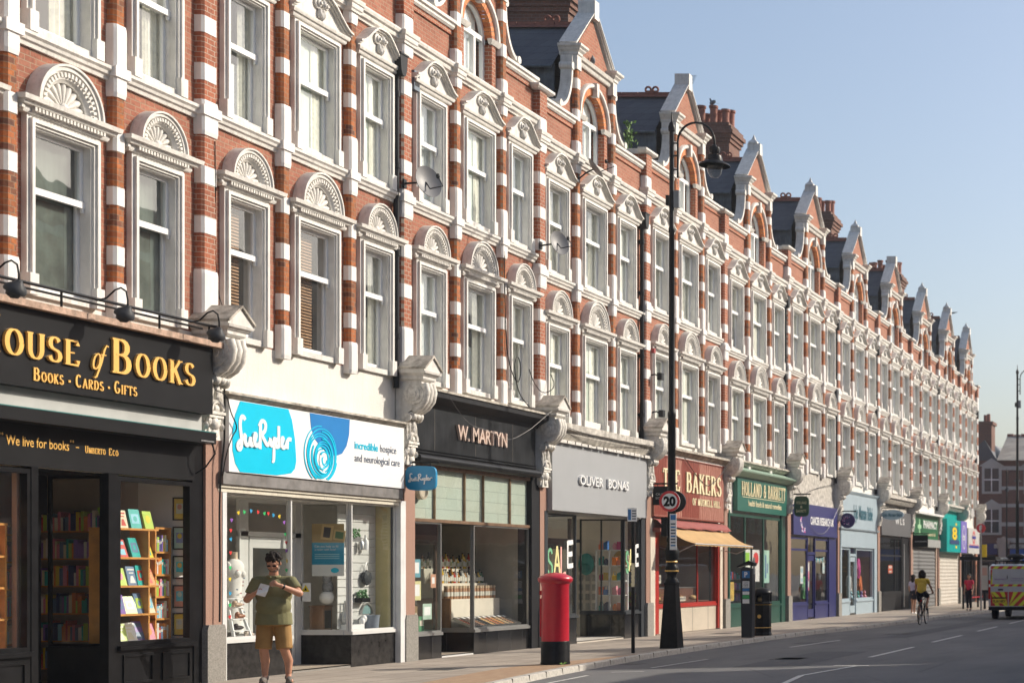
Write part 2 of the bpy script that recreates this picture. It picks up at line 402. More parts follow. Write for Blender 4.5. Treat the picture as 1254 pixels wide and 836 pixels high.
def put_script(mb, x0, z0, w, h, P, mat, wd=.08, thick=.004):
    """a handwritten two word signature drawn with one round pen (unit box 4.4 x 1.9)"""
    S = [
     [(.75,1.55),(.62,1.72),(.42,1.62),(.36,1.3),(.42,.95),(.5,.6),(.42,.25),(.22,.2),(.15,.42),(.35,.6),(.6,.72),(.72,.95),(.68,.6),(.8,.42),(1.0,.5),(1.1,.9),(1.05,.6),(1.15,.42),(1.3,.55),(1.45,.8),(1.5,.98),(1.38,1.0),(1.32,.7),(1.42,.45),(1.65,.5),(1.75,.65)],
     [(1.9,1.5),(1.88,1.0),(1.85,.35)],
     [(1.78,1.35),(2.0,1.66),(2.3,1.55),(2.25,1.2),(1.95,1.0),(2.15,.8),(2.4,.5),(2.6,.75),(2.62,.95),(2.6,.65),(2.75,.52),(2.95,.95)],
     [(2.95,.98),(2.93,.4),(2.9,-.15),(2.78,-.1)],
     [(3.3,1.5),(3.3,.9),(3.3,.5)],
     [(3.28,.85),(3.12,.9),(3.02,.68),(3.12,.5),(3.3,.6),(3.5,.7),(3.66,.92),(3.58,1.02),(3.46,.75),(3.58,.5),(3.82,.6),(3.95,.95),(3.92,.5)],
     [(3.94,.8),(4.1,.98),(4.3,.95)]]
    sx = w/4.4; sz = h/1.9; lay = 0
    for st in S:
        lay += 1
        # round the corners
        for _ in range(2):
            q = [st[0]]
            for a, b in zip(st[:-1], st[1:]):
                q += [(a[0]*.75+b[0]*.25, a[1]*.75+b[1]*.25), (a[0]*.25+b[0]*.75, a[1]*.25+b[1]*.75)]
            q.append(st[-1]); st = q
        nib(mb, st, wd*w/4.4*1.5, wd*h/1.9*1.3, lambda u, v, d: P(x0+u, z0+v+h*.1, d), thick+.0005*lay, mat, sx, sz)
# ------------------------------------------------------------------ the terrace above the shops
PARTY = [18.87, 24.75, 30.5, 36.25, 42.53, 48.76, 55.3, 61.9, 68.4, 74.9, 81.3, 87.2, 92.5]
DZ = [0, 0, 0, -.30, -.09, -.28, -.06, -.16, -.16, -.36, -.30, -.5]
Z1B, Z1T = 5.2, 7.50          # first floor window surround
Z2B, Z2T = 8.56, 10.69        # second floor
_cache = {}
def cached(key, fn):
    if key not in _cache:
        mb = fn(); _cache[key] = mb.mesh(key[0])
    return _cache[key]

def rect_ring(mb, x0, x1, z0, z1, t, d, y1, mat):
    """mitred frame round an opening: t wide, front at y=-d, back at y=y1"""
    mb.box(x0, x0+t, -d, y1, z0, z1, mat); mb.box(x1-t, x1, -d, y1, z0, z1, mat)
    mb.box(x0+t, x1-t, -d, y1, z1-t, z1, mat); mb.box(x0+t, x1-t, -d, y1, z0, z0+t, mat)

def surround(mb, w, z0, z1):
    # stepped architrave, three fascias, with small plinth blocks
    for a, t, d in ((0, .045, .075), (.045, .05, .115), (.095, .035, .085), (.13, .025, .055)):
        mb.box(a, a+t, -d, .24 if a > .12 else .0, z0, z1-a, WHITE)
        mb.box(w-a-t, w-a, -d, .24 if a > .12 else .0, z0, z1-a, WHITE)
        mb.box(a+t, w-a-t, -d, .24 if a > .12 else .0, z1-a-t, z1-a, WHITE)
    mb.box(-.012, .14, -.13, 0, z0, z0+.27, WHITE); mb.box(w-.14, w+.012, -.13, 0, z0, z0+.27, WHITE)
    mb.box(.155, w-.155, -.06, .24, z0, z0+.09, WHITE2)        # stone sill
    mb.box(.155, w-.155, .0, .24, z0+.09, z0+.10, WHITE2)

def fan_head(mb, w):
    z = Z1T
    prof = [(0, z), (.10, z), (.12, z+.03), (.12, z+.08), (.17, z+.09), (.19, z+.13), (.225, z+.14), (.235, z+.2), (0, z+.2)]
    mb.mould(0, w, prof, WHITE2)
    n = int(w/.062)                                            # dentils
    for i in range(n):
        x = .01+(w-.02)*(i+.5)/n
        mb.box(x-.018, x+.018, -.168, -.115, z+.035, z+.085, WHITE2)
    for i in range(2):
        yy = -.05-.07*i
        mb.box(-.165, -.115, yy-.018, yy+.018, z+.035, z+.085, WHITE2)
    zc = z+.2; r = .45*w
    ro = r
    prof = [(r*.60, .02), (r*.60, .09), (r*.66, .11), (r*.68, .13), (r*.84, .13), (r*.86, .165), (r*.94, .165), (r*.95, .19), (r, .19), (r, 0)]
    mb.arc(w/2, zc, prof, 0, pi, 28, WHITE2)
    nd = 22
    for i in range(nd):
        a = pi*(i+.5)/nd
        M = Matrix.Translation((w/2, 0, zc)) @ Matrix.Rotation(-a, 4, 'Y')
        mb.box(r*.72, r*.82, -.16, -.125, -.018, .018, WHITE2, M)
    # shell: flat back and nine petals
    pts = [(w/2+r*.62*cos(pi*i/20), zc+r*.62*sin(pi*i/20)) for i in range(21)]
    mb.prism(pts, -.03, 0, WHITE2)
    for i in range(9):
        a = pi*(.06+.88*i/8)
        M = Matrix.Translation((w/2, -.03, zc+.02)) @ Matrix.Rotation(-a, 4, 'Y') @ Matrix.Diagonal((r*.6, .075, r*.16, 1))
        prof = [(.12, .12), (.35, .26), (.6, .42), (.8, .52), (.93, .45), (1.0, .0)]
        vs = []; fs = []
        for u, h in prof:
            for k in range(7):
                t = pi*k/6; vs.append((u, -sin(t)*.9*(h+.25), cos(t)*h*1.6*.62))
        for j in range(len(prof)-1):
            for k in range(6): fs.append((j*7+k, (j+1)*7+k, (j+1)*7+k+1, j*7+k+1))
        mb.add([M @ Vector(p) for p in vs], fs, WHITE2, True)
    mb.ell((w/2, -.06, zc+.05), (.07, .05, .06), WHITE2, 10, 6)
    mb.box(w/2-.14, w/2+.14, -.08, -.02, zc, zc+.035, WHITE2)

def ogee(w, e=.19, zt=0.0, h=.41, n=9):
    p = []
    for i in range(n+1):
        u = i/n; s = u*u*(3-2*u); s = s*.92+.08*u
        p.append((-e+u*(w/2-.10+e), zt+h*s))
    q = p+[(w-x, z) for x, z in reversed(p)]
    return q
def pediment(mb, w):
    z = Z2T
    prof = [(0, z), (.10, z), (.12, z+.025), (.12, z+.06), (.15, z+.07), (.165, z+.11), (.165, z+.13), (0, z+.13)]
    mb.mould(0, w, prof, WHITE2)
    top = ogee(w, .19, z+.20, .40)
    base = [(-.16, z+.13), (w+.16, z+.13)]
    body = [(w+.15, z+.13)]+[(x, zz-.07) for x, zz in reversed(top)]+[(-.15, z+.13)]
    body = [(min(max(x, -.15), w+.15), max(zz, z+.13)) for x, zz in body]
    mb.prism(body, -.10, 0, WHITE2)
    for lo, hi, d in ((-.075, -.045, .14), (-.045, -.015, .175), (-.015, .02, .21)):
        for i in range(len(top)-1):
            (xa, za), (xb, zb) = top[i], top[i+1]
            vs = []
            for y in (-d, 0):
                vs += [(xa, y, za+lo), (xb, y, zb+lo), (xb, y, zb+hi), (xa, y, za+hi)]
            fs = [(0,1,2,3), (0,4,5,1), (3,2,6,7)]
            if i == 0: fs.append((0,3,7,4))
            if i == len(top)-2: fs.append((1,5,6,2))
            mb.add(vs, fs, WHITE2, False)
    # carved cartouche: two volutes and a drop
    c = w/2
    for s in (-1, 1):
        for rr, dd in ((.095, .135), (.06, .165), (.03, .19)):
            mb.arc(c+s*.095, z+.42, [(rr, 0), (rr, dd), (rr*.75, dd+.012), (0, dd+.012)], 0, 2*pi, 14, WHITE2)
        mb.ell((c+s*.05, -.13, z+.27), (.04, .05, .09), WHITE2, 8, 6)
    mb.ell((c, -.14, z+.22), (.03, .04, .08), WHITE2, 8, 6)
    mb.ell((c, -.16, z+.43), (.045, .06, .07), WHITE2, 8, 6)

def sash(mb, w, z0, z1, mid):
    x0, x1 = .155, w-.155; zb = z0+.1; zt = z1-.155
    for (a, b, y) in ((mid-.03, zt, .05), (zb, mid+.03, .095)):
        mb.box(x0, x0+.055, y, y+.045, a, b, UPVC); mb.box(x1-.055, x1, y, y+.045, a, b, UPVC)
        mb.box(x0+.055, x1-.055, y, y+.045, b-.06, b, UPVC); mb.box(x0+.055, x1-.055, y, y+.045, a, a+.075, UPVC)
    mb.box(x0-.0, x1, .02, .05, mid-.05, mid+.035, UPVC)       # moulded meeting rail
    mb.box(x0+.01, x0+.05, .025, .055, mid-.11, mid-.05, UPVC); mb.box(x1-.05, x1-.01, .025, .055, mid-.11, mid-.05, UPVC)
def sash_panes(mb, w, z0, z1, mid):
    x0, x1 = .155, w-.155; zb = z0+.1; zt = z1-.155
    mb.quad((x0+.05, .07, mid+.02), (x1-.05, .07, mid+.02), (x1-.05, .073, zt-.05), (x0+.05, .073, zt-.05), GLASS)
    mb.quad((x0+.05, .115, zb+.07), (x1-.05, .115, zb+.07), (x1-.05, .119, mid-.03), (x0+.05, .119, mid-.03), GLASS)
def drape(x0, x1, y, z0, z1, mat, folds=6, amp=.02):
    mb = MB(); n = max(6, int((x1-x0)/.025)); vs = []
    for i in range(n+1):
        x = x0+(x1-x0)*i/n; yy = y+amp*sin(i*2*pi*folds/n)+amp*.4*sin(i*1.7)
        vs += [(x, yy, z0), (x, yy*1.0+.005, z1)]
    mb.add(vs, [(2*i, 2*i+2, 2*i+3, 2*i+1) for i in range(n)], mat, True); return mb
BLINDC = surf('cream_roller_blind', (.80, .79, .70), .9, var=.08, scale=4)
BLINDG = surf('pale_green_blind', (.62, .68, .57), .9, var=.12, scale=4)
MURK = surf('dusty_frosted_backing', (.10, .12, .10), .9, var=.5, scale=2.5)
def curtains(kind, w, z0, z1):
    x0, x1 = .12, w-.12; zb = z0+.06; zt = z1-.1
    mb = MB()
    if kind == 'sides':
        mb.merge(drape(x0, x0+.3*w, .20, zb, zt, CURTAIN, 4)); mb.merge(drape(x1-.34*w, x1, .20, zb, zt, CURTAIN, 5))
    elif kind == 'net': mb.merge(drape(x0, x1, .20, zb, zt, NET, 9, .012))
    elif kind == 'half':
        mb.merge(drape(x0, x1, .22, zb, zb+.95, NET, 9, .01)); mb.merge(drape(x1-.25*w, x1, .18, zb, zt, CURTAIN, 3))
    elif kind == 'blind':
        n = 42
        for i in range(n):
            z = zb+(zt-zb)*i/n; mb.box(x0, x1-.22*w, .18, .205, z, z+.028, BLIND)
    elif kind == 'full': mb.merge(drape(x0, x1, .15, zb, zt, BLINDC, 3, .004))
    elif kind == 'green': mb.merge(drape(x0, x1, .15, zb, zt, BLINDG, 4, .006)); mb.merge(drape(x1-.3*w, x1, .135, zb, zt, CURTAIN, 3, .008))
    elif kind == 'murk': mb.merge(drape(x0, x1, .16, zb, zt, MURK, 2, .004))
    elif kind == 'roller': mb.box(x0, x1, .19, .195, zb+.7, zt, CURTAIN)
    return mb

def layout(W, i):
    k = {0: 1.0, 3: 1.07}.get(i, W/5.75); o = {3: -.15}.get(i, 0)
    def r(*a): return tuple(x*k+o for x in a)
    return dict(W=W, k=k, w1=r(.43, 1.57), w2=r(2.27, 3.61), w3=r(4.24, 5.36), p=r(1.97, 3.95), c=2.95*k+o)

BANDS1 = [(5.86, 6.12), (6.68, 6.93), (7.42, 7.68)]
BANDS2 = [(9.66, 9.91), (10.40, 10.66)]
def pilaster(kind, top):
    """front chamfered brick shaft with painted blocks; x centred on 0"""
    mb = MB()
    hw, d = (.165, .13) if kind == 'party' else (.105, .115)
    bm = PARTYB if kind == 'party' else ORANGE
    def shaft(z0, z1, g, mat, ch=.035):
        a = hw+g; b = d+g
        mb.prism([(-a, 0), (-a, -b+ch), (-a+ch, -b), (a-ch, -b), (a, -b+ch), (a, 0)], z0, z1, mat, 'xy')
    shaft(5.1, top, 0, bm)
    base = 6.14 if kind == 'party' else 5.62
    a = hw+.035; b = d+.05
    def block(z0, z1, g=.022, tip=.06):
        a0 = hw+g; b0 = d+g
        lv = [(z0, .6), (z0+tip, 1), (z1-tip, 1), (z1, .6)]
        vs = []
        for z, s in lv:
            aa = hw+g*s; bb = d+g*s
            vs += [(-aa, 0, z), (-aa, -bb+.03, z), (-aa+.03, -bb, z), (aa-.03, -bb, z), (aa, -bb+.03, z), (aa, 0, z)]
        fs = []
        for i in range(3):
            for j in range(5): fs.append((i*6+j, i*6+j+1, (i+1)*6+j+1, (i+1)*6+j))
        fs += [(5,4,3,2,1,0), tuple(range(18, 24))]
        mb.add(vs, fs, BLOCK)
    block(5.08, base)
    bands = [b_ for b_ in BANDS1 if b_[0] > base+.1]+BANDS2
    if kind == 'party': bands.append((8.95, 9.2)); 
    for z0, z1 in bands: shaft(z0, z1, .007, BLOCK)
    if kind == 'party': block(8.14, 8.66)
    else: block(8.16, 9.16)
    block(11.12, 11.86)
    if top > 12.5:
        shaft(12.33, 12.59, .007, BLOCK); shaft(13.06, 13.3, .007, BLOCK)
    return mb

def wall_holes(mb, x0, x1, z0, z1, holes, mat):
    xs = sorted(set([x0, x1]+[h[0] for h in holes]+[h[1] for h in holes]))
    zs = sorted(set([z0, z1]+[h[2] for h in holes]+[h[3] for h in holes]))
    for i in range(len(xs)-1):
        for j in range(len(zs)-1):
            cx, cz = (xs[i]+xs[i+1])/2, (zs[j]+zs[j+1])/2
            if any(h[0] < cx < h[1] and h[2] < cz < h[3] for h in holes): continue
            mb.quad((xs[i], 0, zs[j]), (xs[i+1], 0, zs[j]), (xs[i+1], 0, zs[j+1]), (xs[i], 0, zs[j+1]), mat)

GX = 1.0  # half distance of gable pilasters (before width factor)
SPR = 12.56
def arch_win_r(k): return .60*k
def gable_wall(k):
    """brick front between the upper pilasters, opening with semicircular head; x centred"""
    mb = MB(); r = arch_win_r(k); R_o = r+.16; hw = .99*k-.02
    zb, ze, za = 11.55, 13.96, 15.02
    n = 16
    mb.quad((-hw, 0, zb), (-R_o, 0, zb), (-R_o, 0, ze), (-hw, 0, ze), BRICK)
    mb.quad((R_o, 0, zb), (hw, 0, zb), (hw, 0, ze), (R_o, 0, ze), BRICK)
    for i in range(n):
        a0 = pi-pi*i/n; a1 = pi-pi*(i+1)/n
        x0, x1 = R_o*cos(a0), R_o*cos(a1)
        mb.quad((x0, 0, SPR+R_o*sin(a0)), (x1, 0, SPR+R_o*sin(a1)), (x1, 0, ze), (x0, 0, ze), BRICK)
    mb.add([(-hw, 0, ze), (hw, 0, ze), (0, 0, za)], [(0, 1, 2)], BRICK)
    # jambs: orange brick below the springing, and the gauged ring of voussoirs
    for s in (-1, 1):
        xa, xb = s*r, s*R_o
        mb.box(min(xa, xb), max(xa, xb), -.035, .25, zb, SPR-.1, PARTYB)
        mb.mould(min(xa, xb)-.02, max(xa, xb)+.06, [(0, SPR-.1), (.06, SPR-.1), (.09, SPR-.05), (.11, SPR), (0, SPR)], WHITE2)
    nv = 22
    mb.arc(0, SPR, [(r+.004, 0), (r+.004, .028), (R_o-.004, .028), (R_o-.004, 0)], 0, pi, 24, WEATHER, smooth=False)
    for i in range(nv):
        a0 = pi*i/nv+.008; a1 = pi*(i+1)/nv-.008
        mb.arc(0, SPR, [(r, -.24), (r, .036), (R_o, .036), (R_o, 0)], a0, a1, 1, VOUSS if i % 3 else VOUSS2, smooth=False)
    mb.arc(0, SPR, [(R_o, 0), (R_o, .07), (R_o+.03, .10), (R_o+.09, .10), (R_o+.11, .07), (R_o+.11, 0)], 0, pi, 28, WHITE2)
    kx = .07                                                    # keystone
    mb.prism([(-kx*.75, SPR+r-.03), (kx*.75, SPR+r-.03), (kx, SPR+R_o+.13), (-kx, SPR+R_o+.13)], -.15, 0, WHITE2)
    # string between the capitals, and cheeks of the dormer
    mb.mould(-hw+.06, hw-.06, [(0, 13.68), (.05, 13.68), (.08, 13.72), (.08, 13.77), (.13, 13.79), (.16, 13.87), (0, 13.87)], WHITE2, False, False)
    for s in (-1, 1):
        mb.box(min(s*hw, s*(hw+.02)), max(s*hw, s*(hw+.02)), 0.02, .28, 11.6, 13.9, PARTYB)
    return mb
VOUSS = surf('orange_voussoir', (.58, .21, .07), .8, var=.25, scale=30, bmp=.2)
VOUSS2 = surf('dark_voussoir', (.46, .14, .05), .8, var=.25, scale=30, bmp=.2)

def gable_top(k, style):
    """rake copings, capitals, pier shafts above the string and the block at the apex"""
    mb = MB(); hw = .99*k
    za, ze = 15.02, 13.96
    for s in (-1, 1):
        x = s*hw
        # plain white pier top and capital
        mb.box(x-.115, x+.115, -.135, .26, 13.5, 13.82, WHITE2)
        z = 13.82
        prof = [(0, z), (.02, z+.02), (.025, z+.07), (.07, z+.12), (.08, z+.15), (.125, z+.19), (.13, z+.24), (.0, z+.24)]
        vs = []
        for d, zz in prof:
            a = .105+d
            vs += [(x-a, .28, zz), (x-a, -.14-d, zz), (x+a, -.14-d, zz), (x+a, .28, zz)]
        fs = [(i*4+j, i*4+(j+1) % 4, i*4+4+(j+1) % 4, i*4+4+j) for i in range(len(prof)-1) for j in range(4)]
        fs.append(tuple(range(len(vs)-4, len(vs))))
        mb.add(vs, fs, WHITE2)
        # raking coping, two steps
        xo = s*(hw+.02); zo = ze+.10
        L = hypot(hw, za-ze); nx, nz = (za-ze)/L, hw/L
        for t0, t1, y0, y1 in ((-.01, .045, -.05, .26), (.045, .085, -.09, .28), (.085, .105, -.11, .30)):
            P = [(xo+s*nx*t0*1.0, zo+nz*t0), (xo+s*nx*t1, zo+nz*t1), (s*.02+s*nx*t1*.3, za+.12+nz*t1), (s*.02, za+.12+nz*t0)]
            mb.prism(P, y0, y1, WHITE2)
    zt = za+.10
    if style == 0:
        mb.prism([(-.13, zt-.12), (.13, zt-.12), (.12, zt+.32), (-.12, zt+.32)], -.12, .28, WHITE2)
    else:
        mb.prism([(-.13, zt-.12), (.13, zt-.12), (.11, zt+.24), (-.11, zt+.24)], -.15, .25, WHITE2)
        mb.lathe([(.20, zt+.24), (.20, zt+.28), (.08, zt+.38), (.035, zt+.48), (.0, zt+.55)], WHITE2, 4, (0, .08, 0), smooth=False, a0=pi/4)
    return mb
def scroll(s, k):
    """quarter-sweep bracket beside the gable, brick infill behind its curve; s=-1 left, +1 right"""
    mb = MB(); x0 = .99*k+.1; zt, zb = 13.50, 12.47; wd = .62*k
    cur = []
    n = 12
    for i in range(n+1):
        a = (pi/2)*i/n
        cur.append((s*(x0+.06+wd*(1-cos(a))), zt-(zt-zb)*sin(a)))
    th = .075
    for i in range(n):
        (xa, za), (xb, zb_) = cur[i], cur[i+1]
        def off(j):
            p = cur[max(j-1, 0)]; q = cur[min(j+1, n)]; dx, dz = q[0]-p[0], q[1]-p[1]; l = hypot(dx, dz)
            return (cur[j][0]+s*(-dz/l)*th*s*s, cur[j][1]+(dx/l)*s*th)
        A, B = off(i), off(i+1)
        mb.prism([(xa, za), (xb, zb_), B, A], -.06, .20, WHITE2)
    # infill
    fill = [(s*x0, zb-.02), (s*x0, zt)]+cur
    mb.add([(x, .02, z) for x, z in fill+[(cur[-1][0], zb-.02)]], [tuple(range(len(fill)+1))], BRICK)
    def roll(cx, cz, r):
        mb.prism([(cx+r*cos(2*pi*i/14), cz+r*sin(2*pi*i/14)) for i in range(14)], -.08, .22, WHITE2, smooth=True)
    roll(s*(x0+.10), zt+.04, .09); roll(s*(x0+.08+wd), zb+.05, .08)
    mb.box(min(s*x0, s*(x0+.1)), max(s*x0, s*(x0+.1)), -.05, .2, zt+.08, zt+.3, WHITE2)
    return mb

def gable_frame(k):
    mb = MB(); r = arch_win_r(k)
    zb = 11.60
    # frame ring, jambs, transom, mullion
    mb.arc(0, SPR, [(r-.07, -.20), (r-.07, -.12), (r, -.12), (r, -.20)], 0, pi, 24, UPVC)
    mb.box(-r, -r+.07, .12, .20, zb, SPR, UPVC); mb.box(r-.07, r, .12, .20, zb, SPR, UPVC)
    mb.box(-r+.07, r-.07, .115, .20, SPR-.06, SPR+.04, UPVC)
    mb.box(-r+.07, r-.07, .12, .20, zb, zb+.09, UPVC)
    mb.box(.12, .20, .11, .20, zb+.09, SPR-.06, UPVC)
    mb.box(-r-.1, r+.1, -.04, .24, zb-.05, zb, WHITE2)
    return mb
def gable_pane(k):
    mb = MB(); r = arch_win_r(k)-.03
    mb.add([(r*cos(pi*i/20), .165, SPR+r*sin(pi*i/20)) for i in range(21)], [tuple(range(21))], GLASS)
    mb.quad((-r, .16, 11.6), (r, .16, 11.6), (r, .162, SPR), (-r, .162, SPR), GLASS)
    return mb

def parapet(x0, x1):
    mb = MB()
    mb.box(x0, x1, 0, .34, 11.5, 12.24, BRICK)
    mb.box(x0, x1, -.035, 0, 12.12, 12.22, PARTYB)
    mb.mould(x0, x1, [(0, 12.22), (.06, 12.22), (.09, 12.26), (.09, 12.3), (.13, 12.33), (.13, 12.39), (0, 12.41)], WHITE2, False, False)
    mb.box(x0, x1, 0, .38, 12.25, 12.405, WHITE2)
    return mb

def roof(W, k, right_end=False):
    mb = MB()
    # mansard slope, then the upper pitch to the ridge behind
    mb.quad((0, .38, 12.15), (W, .38, 12.15), (W, 1.6, 14.1), (0, 1.6, 14.1), SLATE)
    mb.quad((0, 1.6, 14.1), (W, 1.6, 14.1), (W, 4.2, 14.9), (0, 4.2, 14.9), SLATE)
    mb.quad((0, 4.2, 14.9), (W, 4.2, 14.9), (W, 8, 12.5), (0, 8, 12.5), SLATE)
    mb.tube([(0, 4.2, 14.93), (W, 4.2, 14.93)], .09, TERRA, 6)
    return mb
def dormer_roof(k):
    mb = MB(); hw = .99*k+.12; ze, za = 13.62, 14.86
    for s in (-1, 1):
        # slates run back from the gable, lead cheek below them
        mb.quad((s*(hw+.12), .40, ze-.08), (s*(hw+.12), 4.0, ze-.08), (0, 4.0, za), (0, .40, za), SLATE)
        mb.box(min(s*hw, s*(hw-.05)), max(s*hw, s*(hw-.05)), .40, 4.0, 12.0, ze+.02, LEAD)
        mb.tube([(s*(hw+.13), .4, ze-.1), (s*(hw+.13), 4.0, ze-.1)], .035, LEAD, 6)
    return mb
def dormer_ridge():
    mb = MB()
    for i in range(8):
        y = .42+i*.45
        mb.prism([(-.13, 14.80), (0, 14.92), (.13, 14.80), (.10, 14.80), (0, 14.87), (-.10, 14.80)], y, y+.445, TERRA)
        mb.box(-.05, .05, y+.01, y+.44, 14.87, 14.95+.002*(i % 2), TERRA)
    for y in (.95, 2.25):                                       # crested ridge tiles with pierced rings
        for q in (-.1, .1):
            mb.tube([(0, y+q+.075*cos(t*pi/6), 15.03+.075*sin(t*pi/6)) for t in range(13)], .03, TERRA, 6, cap=False)
        mb.box(-.028, .028, y-.17, y+.17, 14.94, 15.0, TERRA)
    return mb
def chimney():
    mb = MB(); x0, x1, y0, y1 = -.55, .55, 1.7, 3.3
    mb.box(x0, x1, y0, y1, 12.5, 15.9, DARKBRICK)
    for i, g in enumerate((.05, .10, .16, .10)):
        mb.box(x0-g, x1+g, y0-g, y1+g, 15.9+i*.13, 16.03+i*.13, DARKBRICK)
    mb.box(x0+.02, x1-.02, y0+.02, y1-.02, 16.42, 16.56, DARKBRICK)
    return mb
def pots():
    mb = MB()
    for ix in (-.28, .28):
        for iy in range(4):
            c = (ix, 1.9+iy*.4, 16.54)
            h = .62 if (iy+(ix > 0)) % 3 else .5
            mb.lathe([(.15, 0), (.14, .05), (.115, .1), (.12, h-.1), (.15, h-.07), (.15, h), (.1, h), (.1, h-.2)], TERRA, 12, c)
    return mb

def console():
    """scrolled shopfront bracket with a pedimented cap; x centred on 0"""
    mb = MB()
    w = .20
    # plain cheeks: side profile filled
    prof = [(0, 3.66), (.16, 3.66), (.17, 3.80), (.13, 3.88), (.2, 3.98), (.22, 4.12), (.17, 4.2), (.17, 4.45), (.24, 4.58), (.33, 4.64), (.42, 4.72), (.50, 4.84), (.52, 4.98), (.48, 5.10), (.46, 5.16), (0, 5.16)]
    mb.prism([(-a, z) for a, z in prof], -w+.02, w-.02, WHITE2, 'yz')
    # three rounded flutes on the scroll front
    for cx in (-.125, 0, .125):
        pts = [(cx, -.30, 4.60), (cx, -.42, 4.68), (cx, -.51, 4.80), (cx, -.54, 4.95), (cx, -.50, 5.10)]
        mb.tube(pts, .068, CONS, 10)
    for s in (-1, 1):                                           # volute discs on both sides
        for r, t in ((.19, .0), (.13, .02), (.07, .04)):
            M = Matrix.Translation((s*(w-.02+t), -.33, 4.90)) @ Matrix.Rotation(pi/2, 4, 'Y')
            mb.lathe([(r, -.02), (r, .02), (r*.8, .035), (0, .035)], CONS, 16, M=M)
        M = Matrix.Translation((s*(w-.0), -.22, 4.48)) @ Matrix.Rotation(pi/2, 4, 'Y')
        mb.lathe([(.08, -.02), (.08, .02), (0, .03)], CONS, 12, M=M)
    mb.tube([(-.17, -.28, 4.52), (.17, -.28, 4.52)], .06, CONS, 10)
    for cx in (-.12, 0, .12): mb.ell((cx, -.30, 4.5), (.06, .06, .07), CONS, 8, 6)
    # acanthus leaves and cartouche below
    for i, (z, s) in enumerate(((4.36, 1), (4.26, .8))):
        for q in (-1, 0, 1):
            mb.ell((q*.09, -.19-.03*(q == 0), z), (.05*s, .05, .12), CONS, 8, 6)
    mb.arc(0, 4.06, [(.10, .2), (.11, .25), (.15, .26), (.17, .22), (.17, .15)], 0, pi, 14, CONS)
    mb.ell((0, -.2, 4.08), (.07, .06, .08), CONS, 8, 6)
    mb.box(-.19, .19, -.25, -.12, 4.0, 4.045, CONS); mb.box(-.17, .17, -.23, -.12, 3.95, 4.0, CONS)
    mb.ell((0, -.19, 3.86), (.10, .07, .10), CONS, 10, 6)
    for s in (-1, 1):
        mb.ell((s*.11, -.17, 3.9), (.05, .05, .09), CONS, 8, 6)
        mb.tube([(s*.17, -.16, 4.5), (s*.16, -.2, 4.3), (s*.175, -.2, 4.15)], .022, CONS, 6)
        mb.ell((s*.185, -.18, 3.82), (.03, .05, .06), CONS, 8, 6)
    mb.prism([(-.12, 3.80), (.12, 3.80), (.15, 3.62), (-.15, 3.62)], -.19, -.1, CONS)
    mb.ell((0, -.2, 3.72), (.07, .03, .07), CONS, 8, 6)
    return mb
CONS = surf('console_moulding', (.70, .67, .61), .65, var=.2, scale=14, col2=(.48, .45, .40), streak=.35, bmp=.3)
def console_cap():
    mb = MB()
    def lvl(z0, z1, g0, g1, mat=WHITE2):
        a0, a1 = .20+g0, .20+g1; b0, b1 = .50+g0, .50+g1
        mb.add([(-a0, 0, z0), (-a0, -b0, z0), (a0, -b0, z0), (a0, 0, z0), (-a1, 0, z1), (-a1, -b1, z1), (a1, -b1, z1), (a1, 0, z1)],
               [(0,1,5,4), (1,2,6,5), (2,3,7,6), (0,3,2,1), (4,5,6,7)], mat)
    lvl(5.15, 5.18, .0, .03); lvl(5.18, 5.24, .03, .03); lvl(5.24, 5.28, .05, .08); lvl(5.28, 5.32, .10, .11)
    # gabled top
    a, b = .31, .62
    mb.prism([(-a, 5.32), (a, 5.32), (a, 5.35), (0, 5.57), (-a, 5.35)], -b+.03, 0, WHITE2)
    for s in (-1, 1):
        mb.prism([(s*(a+.015), 5.345), (s*(a+.015), 5.385), (0, 5.63), (0, 5.585)], -b, 0, WEATHER)
    return mb

def shop_pier():
    mb = MB()
    mb.box(-.04, .34, -.09, .3, .84, 3.64, GRANITE)
    mb.prism([(-.07, 0), (.37, 0), (.37, .78), (.34, .86), (-.04, .86), (-.07, .78)], -.14, .3, PLINTH)
    mb.box(-.28, .352, .012, .29, 0, 3.63, CHARCOAL)
    return mb

def downpipe():
    mb = MB()
    mb.tube([(0, -.075, 5.0), (0, -.075, 10.7)], .05, DRAIN, 10)
    for z in (5.9, 7.4, 9.0, 10.3): mb.tube([(0, -.075, z), (0, -.075, z+.1)], .066, DRAIN, 10); mb.box(-.1, .1, -.03, 0, z+.02, z+.08, DRAIN)
    mb.prism([(-.13, 11.05), (.13, 11.05), (.10, 10.78), (.05, 10.68), (-.05, 10.68), (-.10, 10.78)], -.22, -.01, DRAIN)
    mb.box(-.145, .145, -.235, -.01, 11.05, 11.08, DRAIN)
    return mb

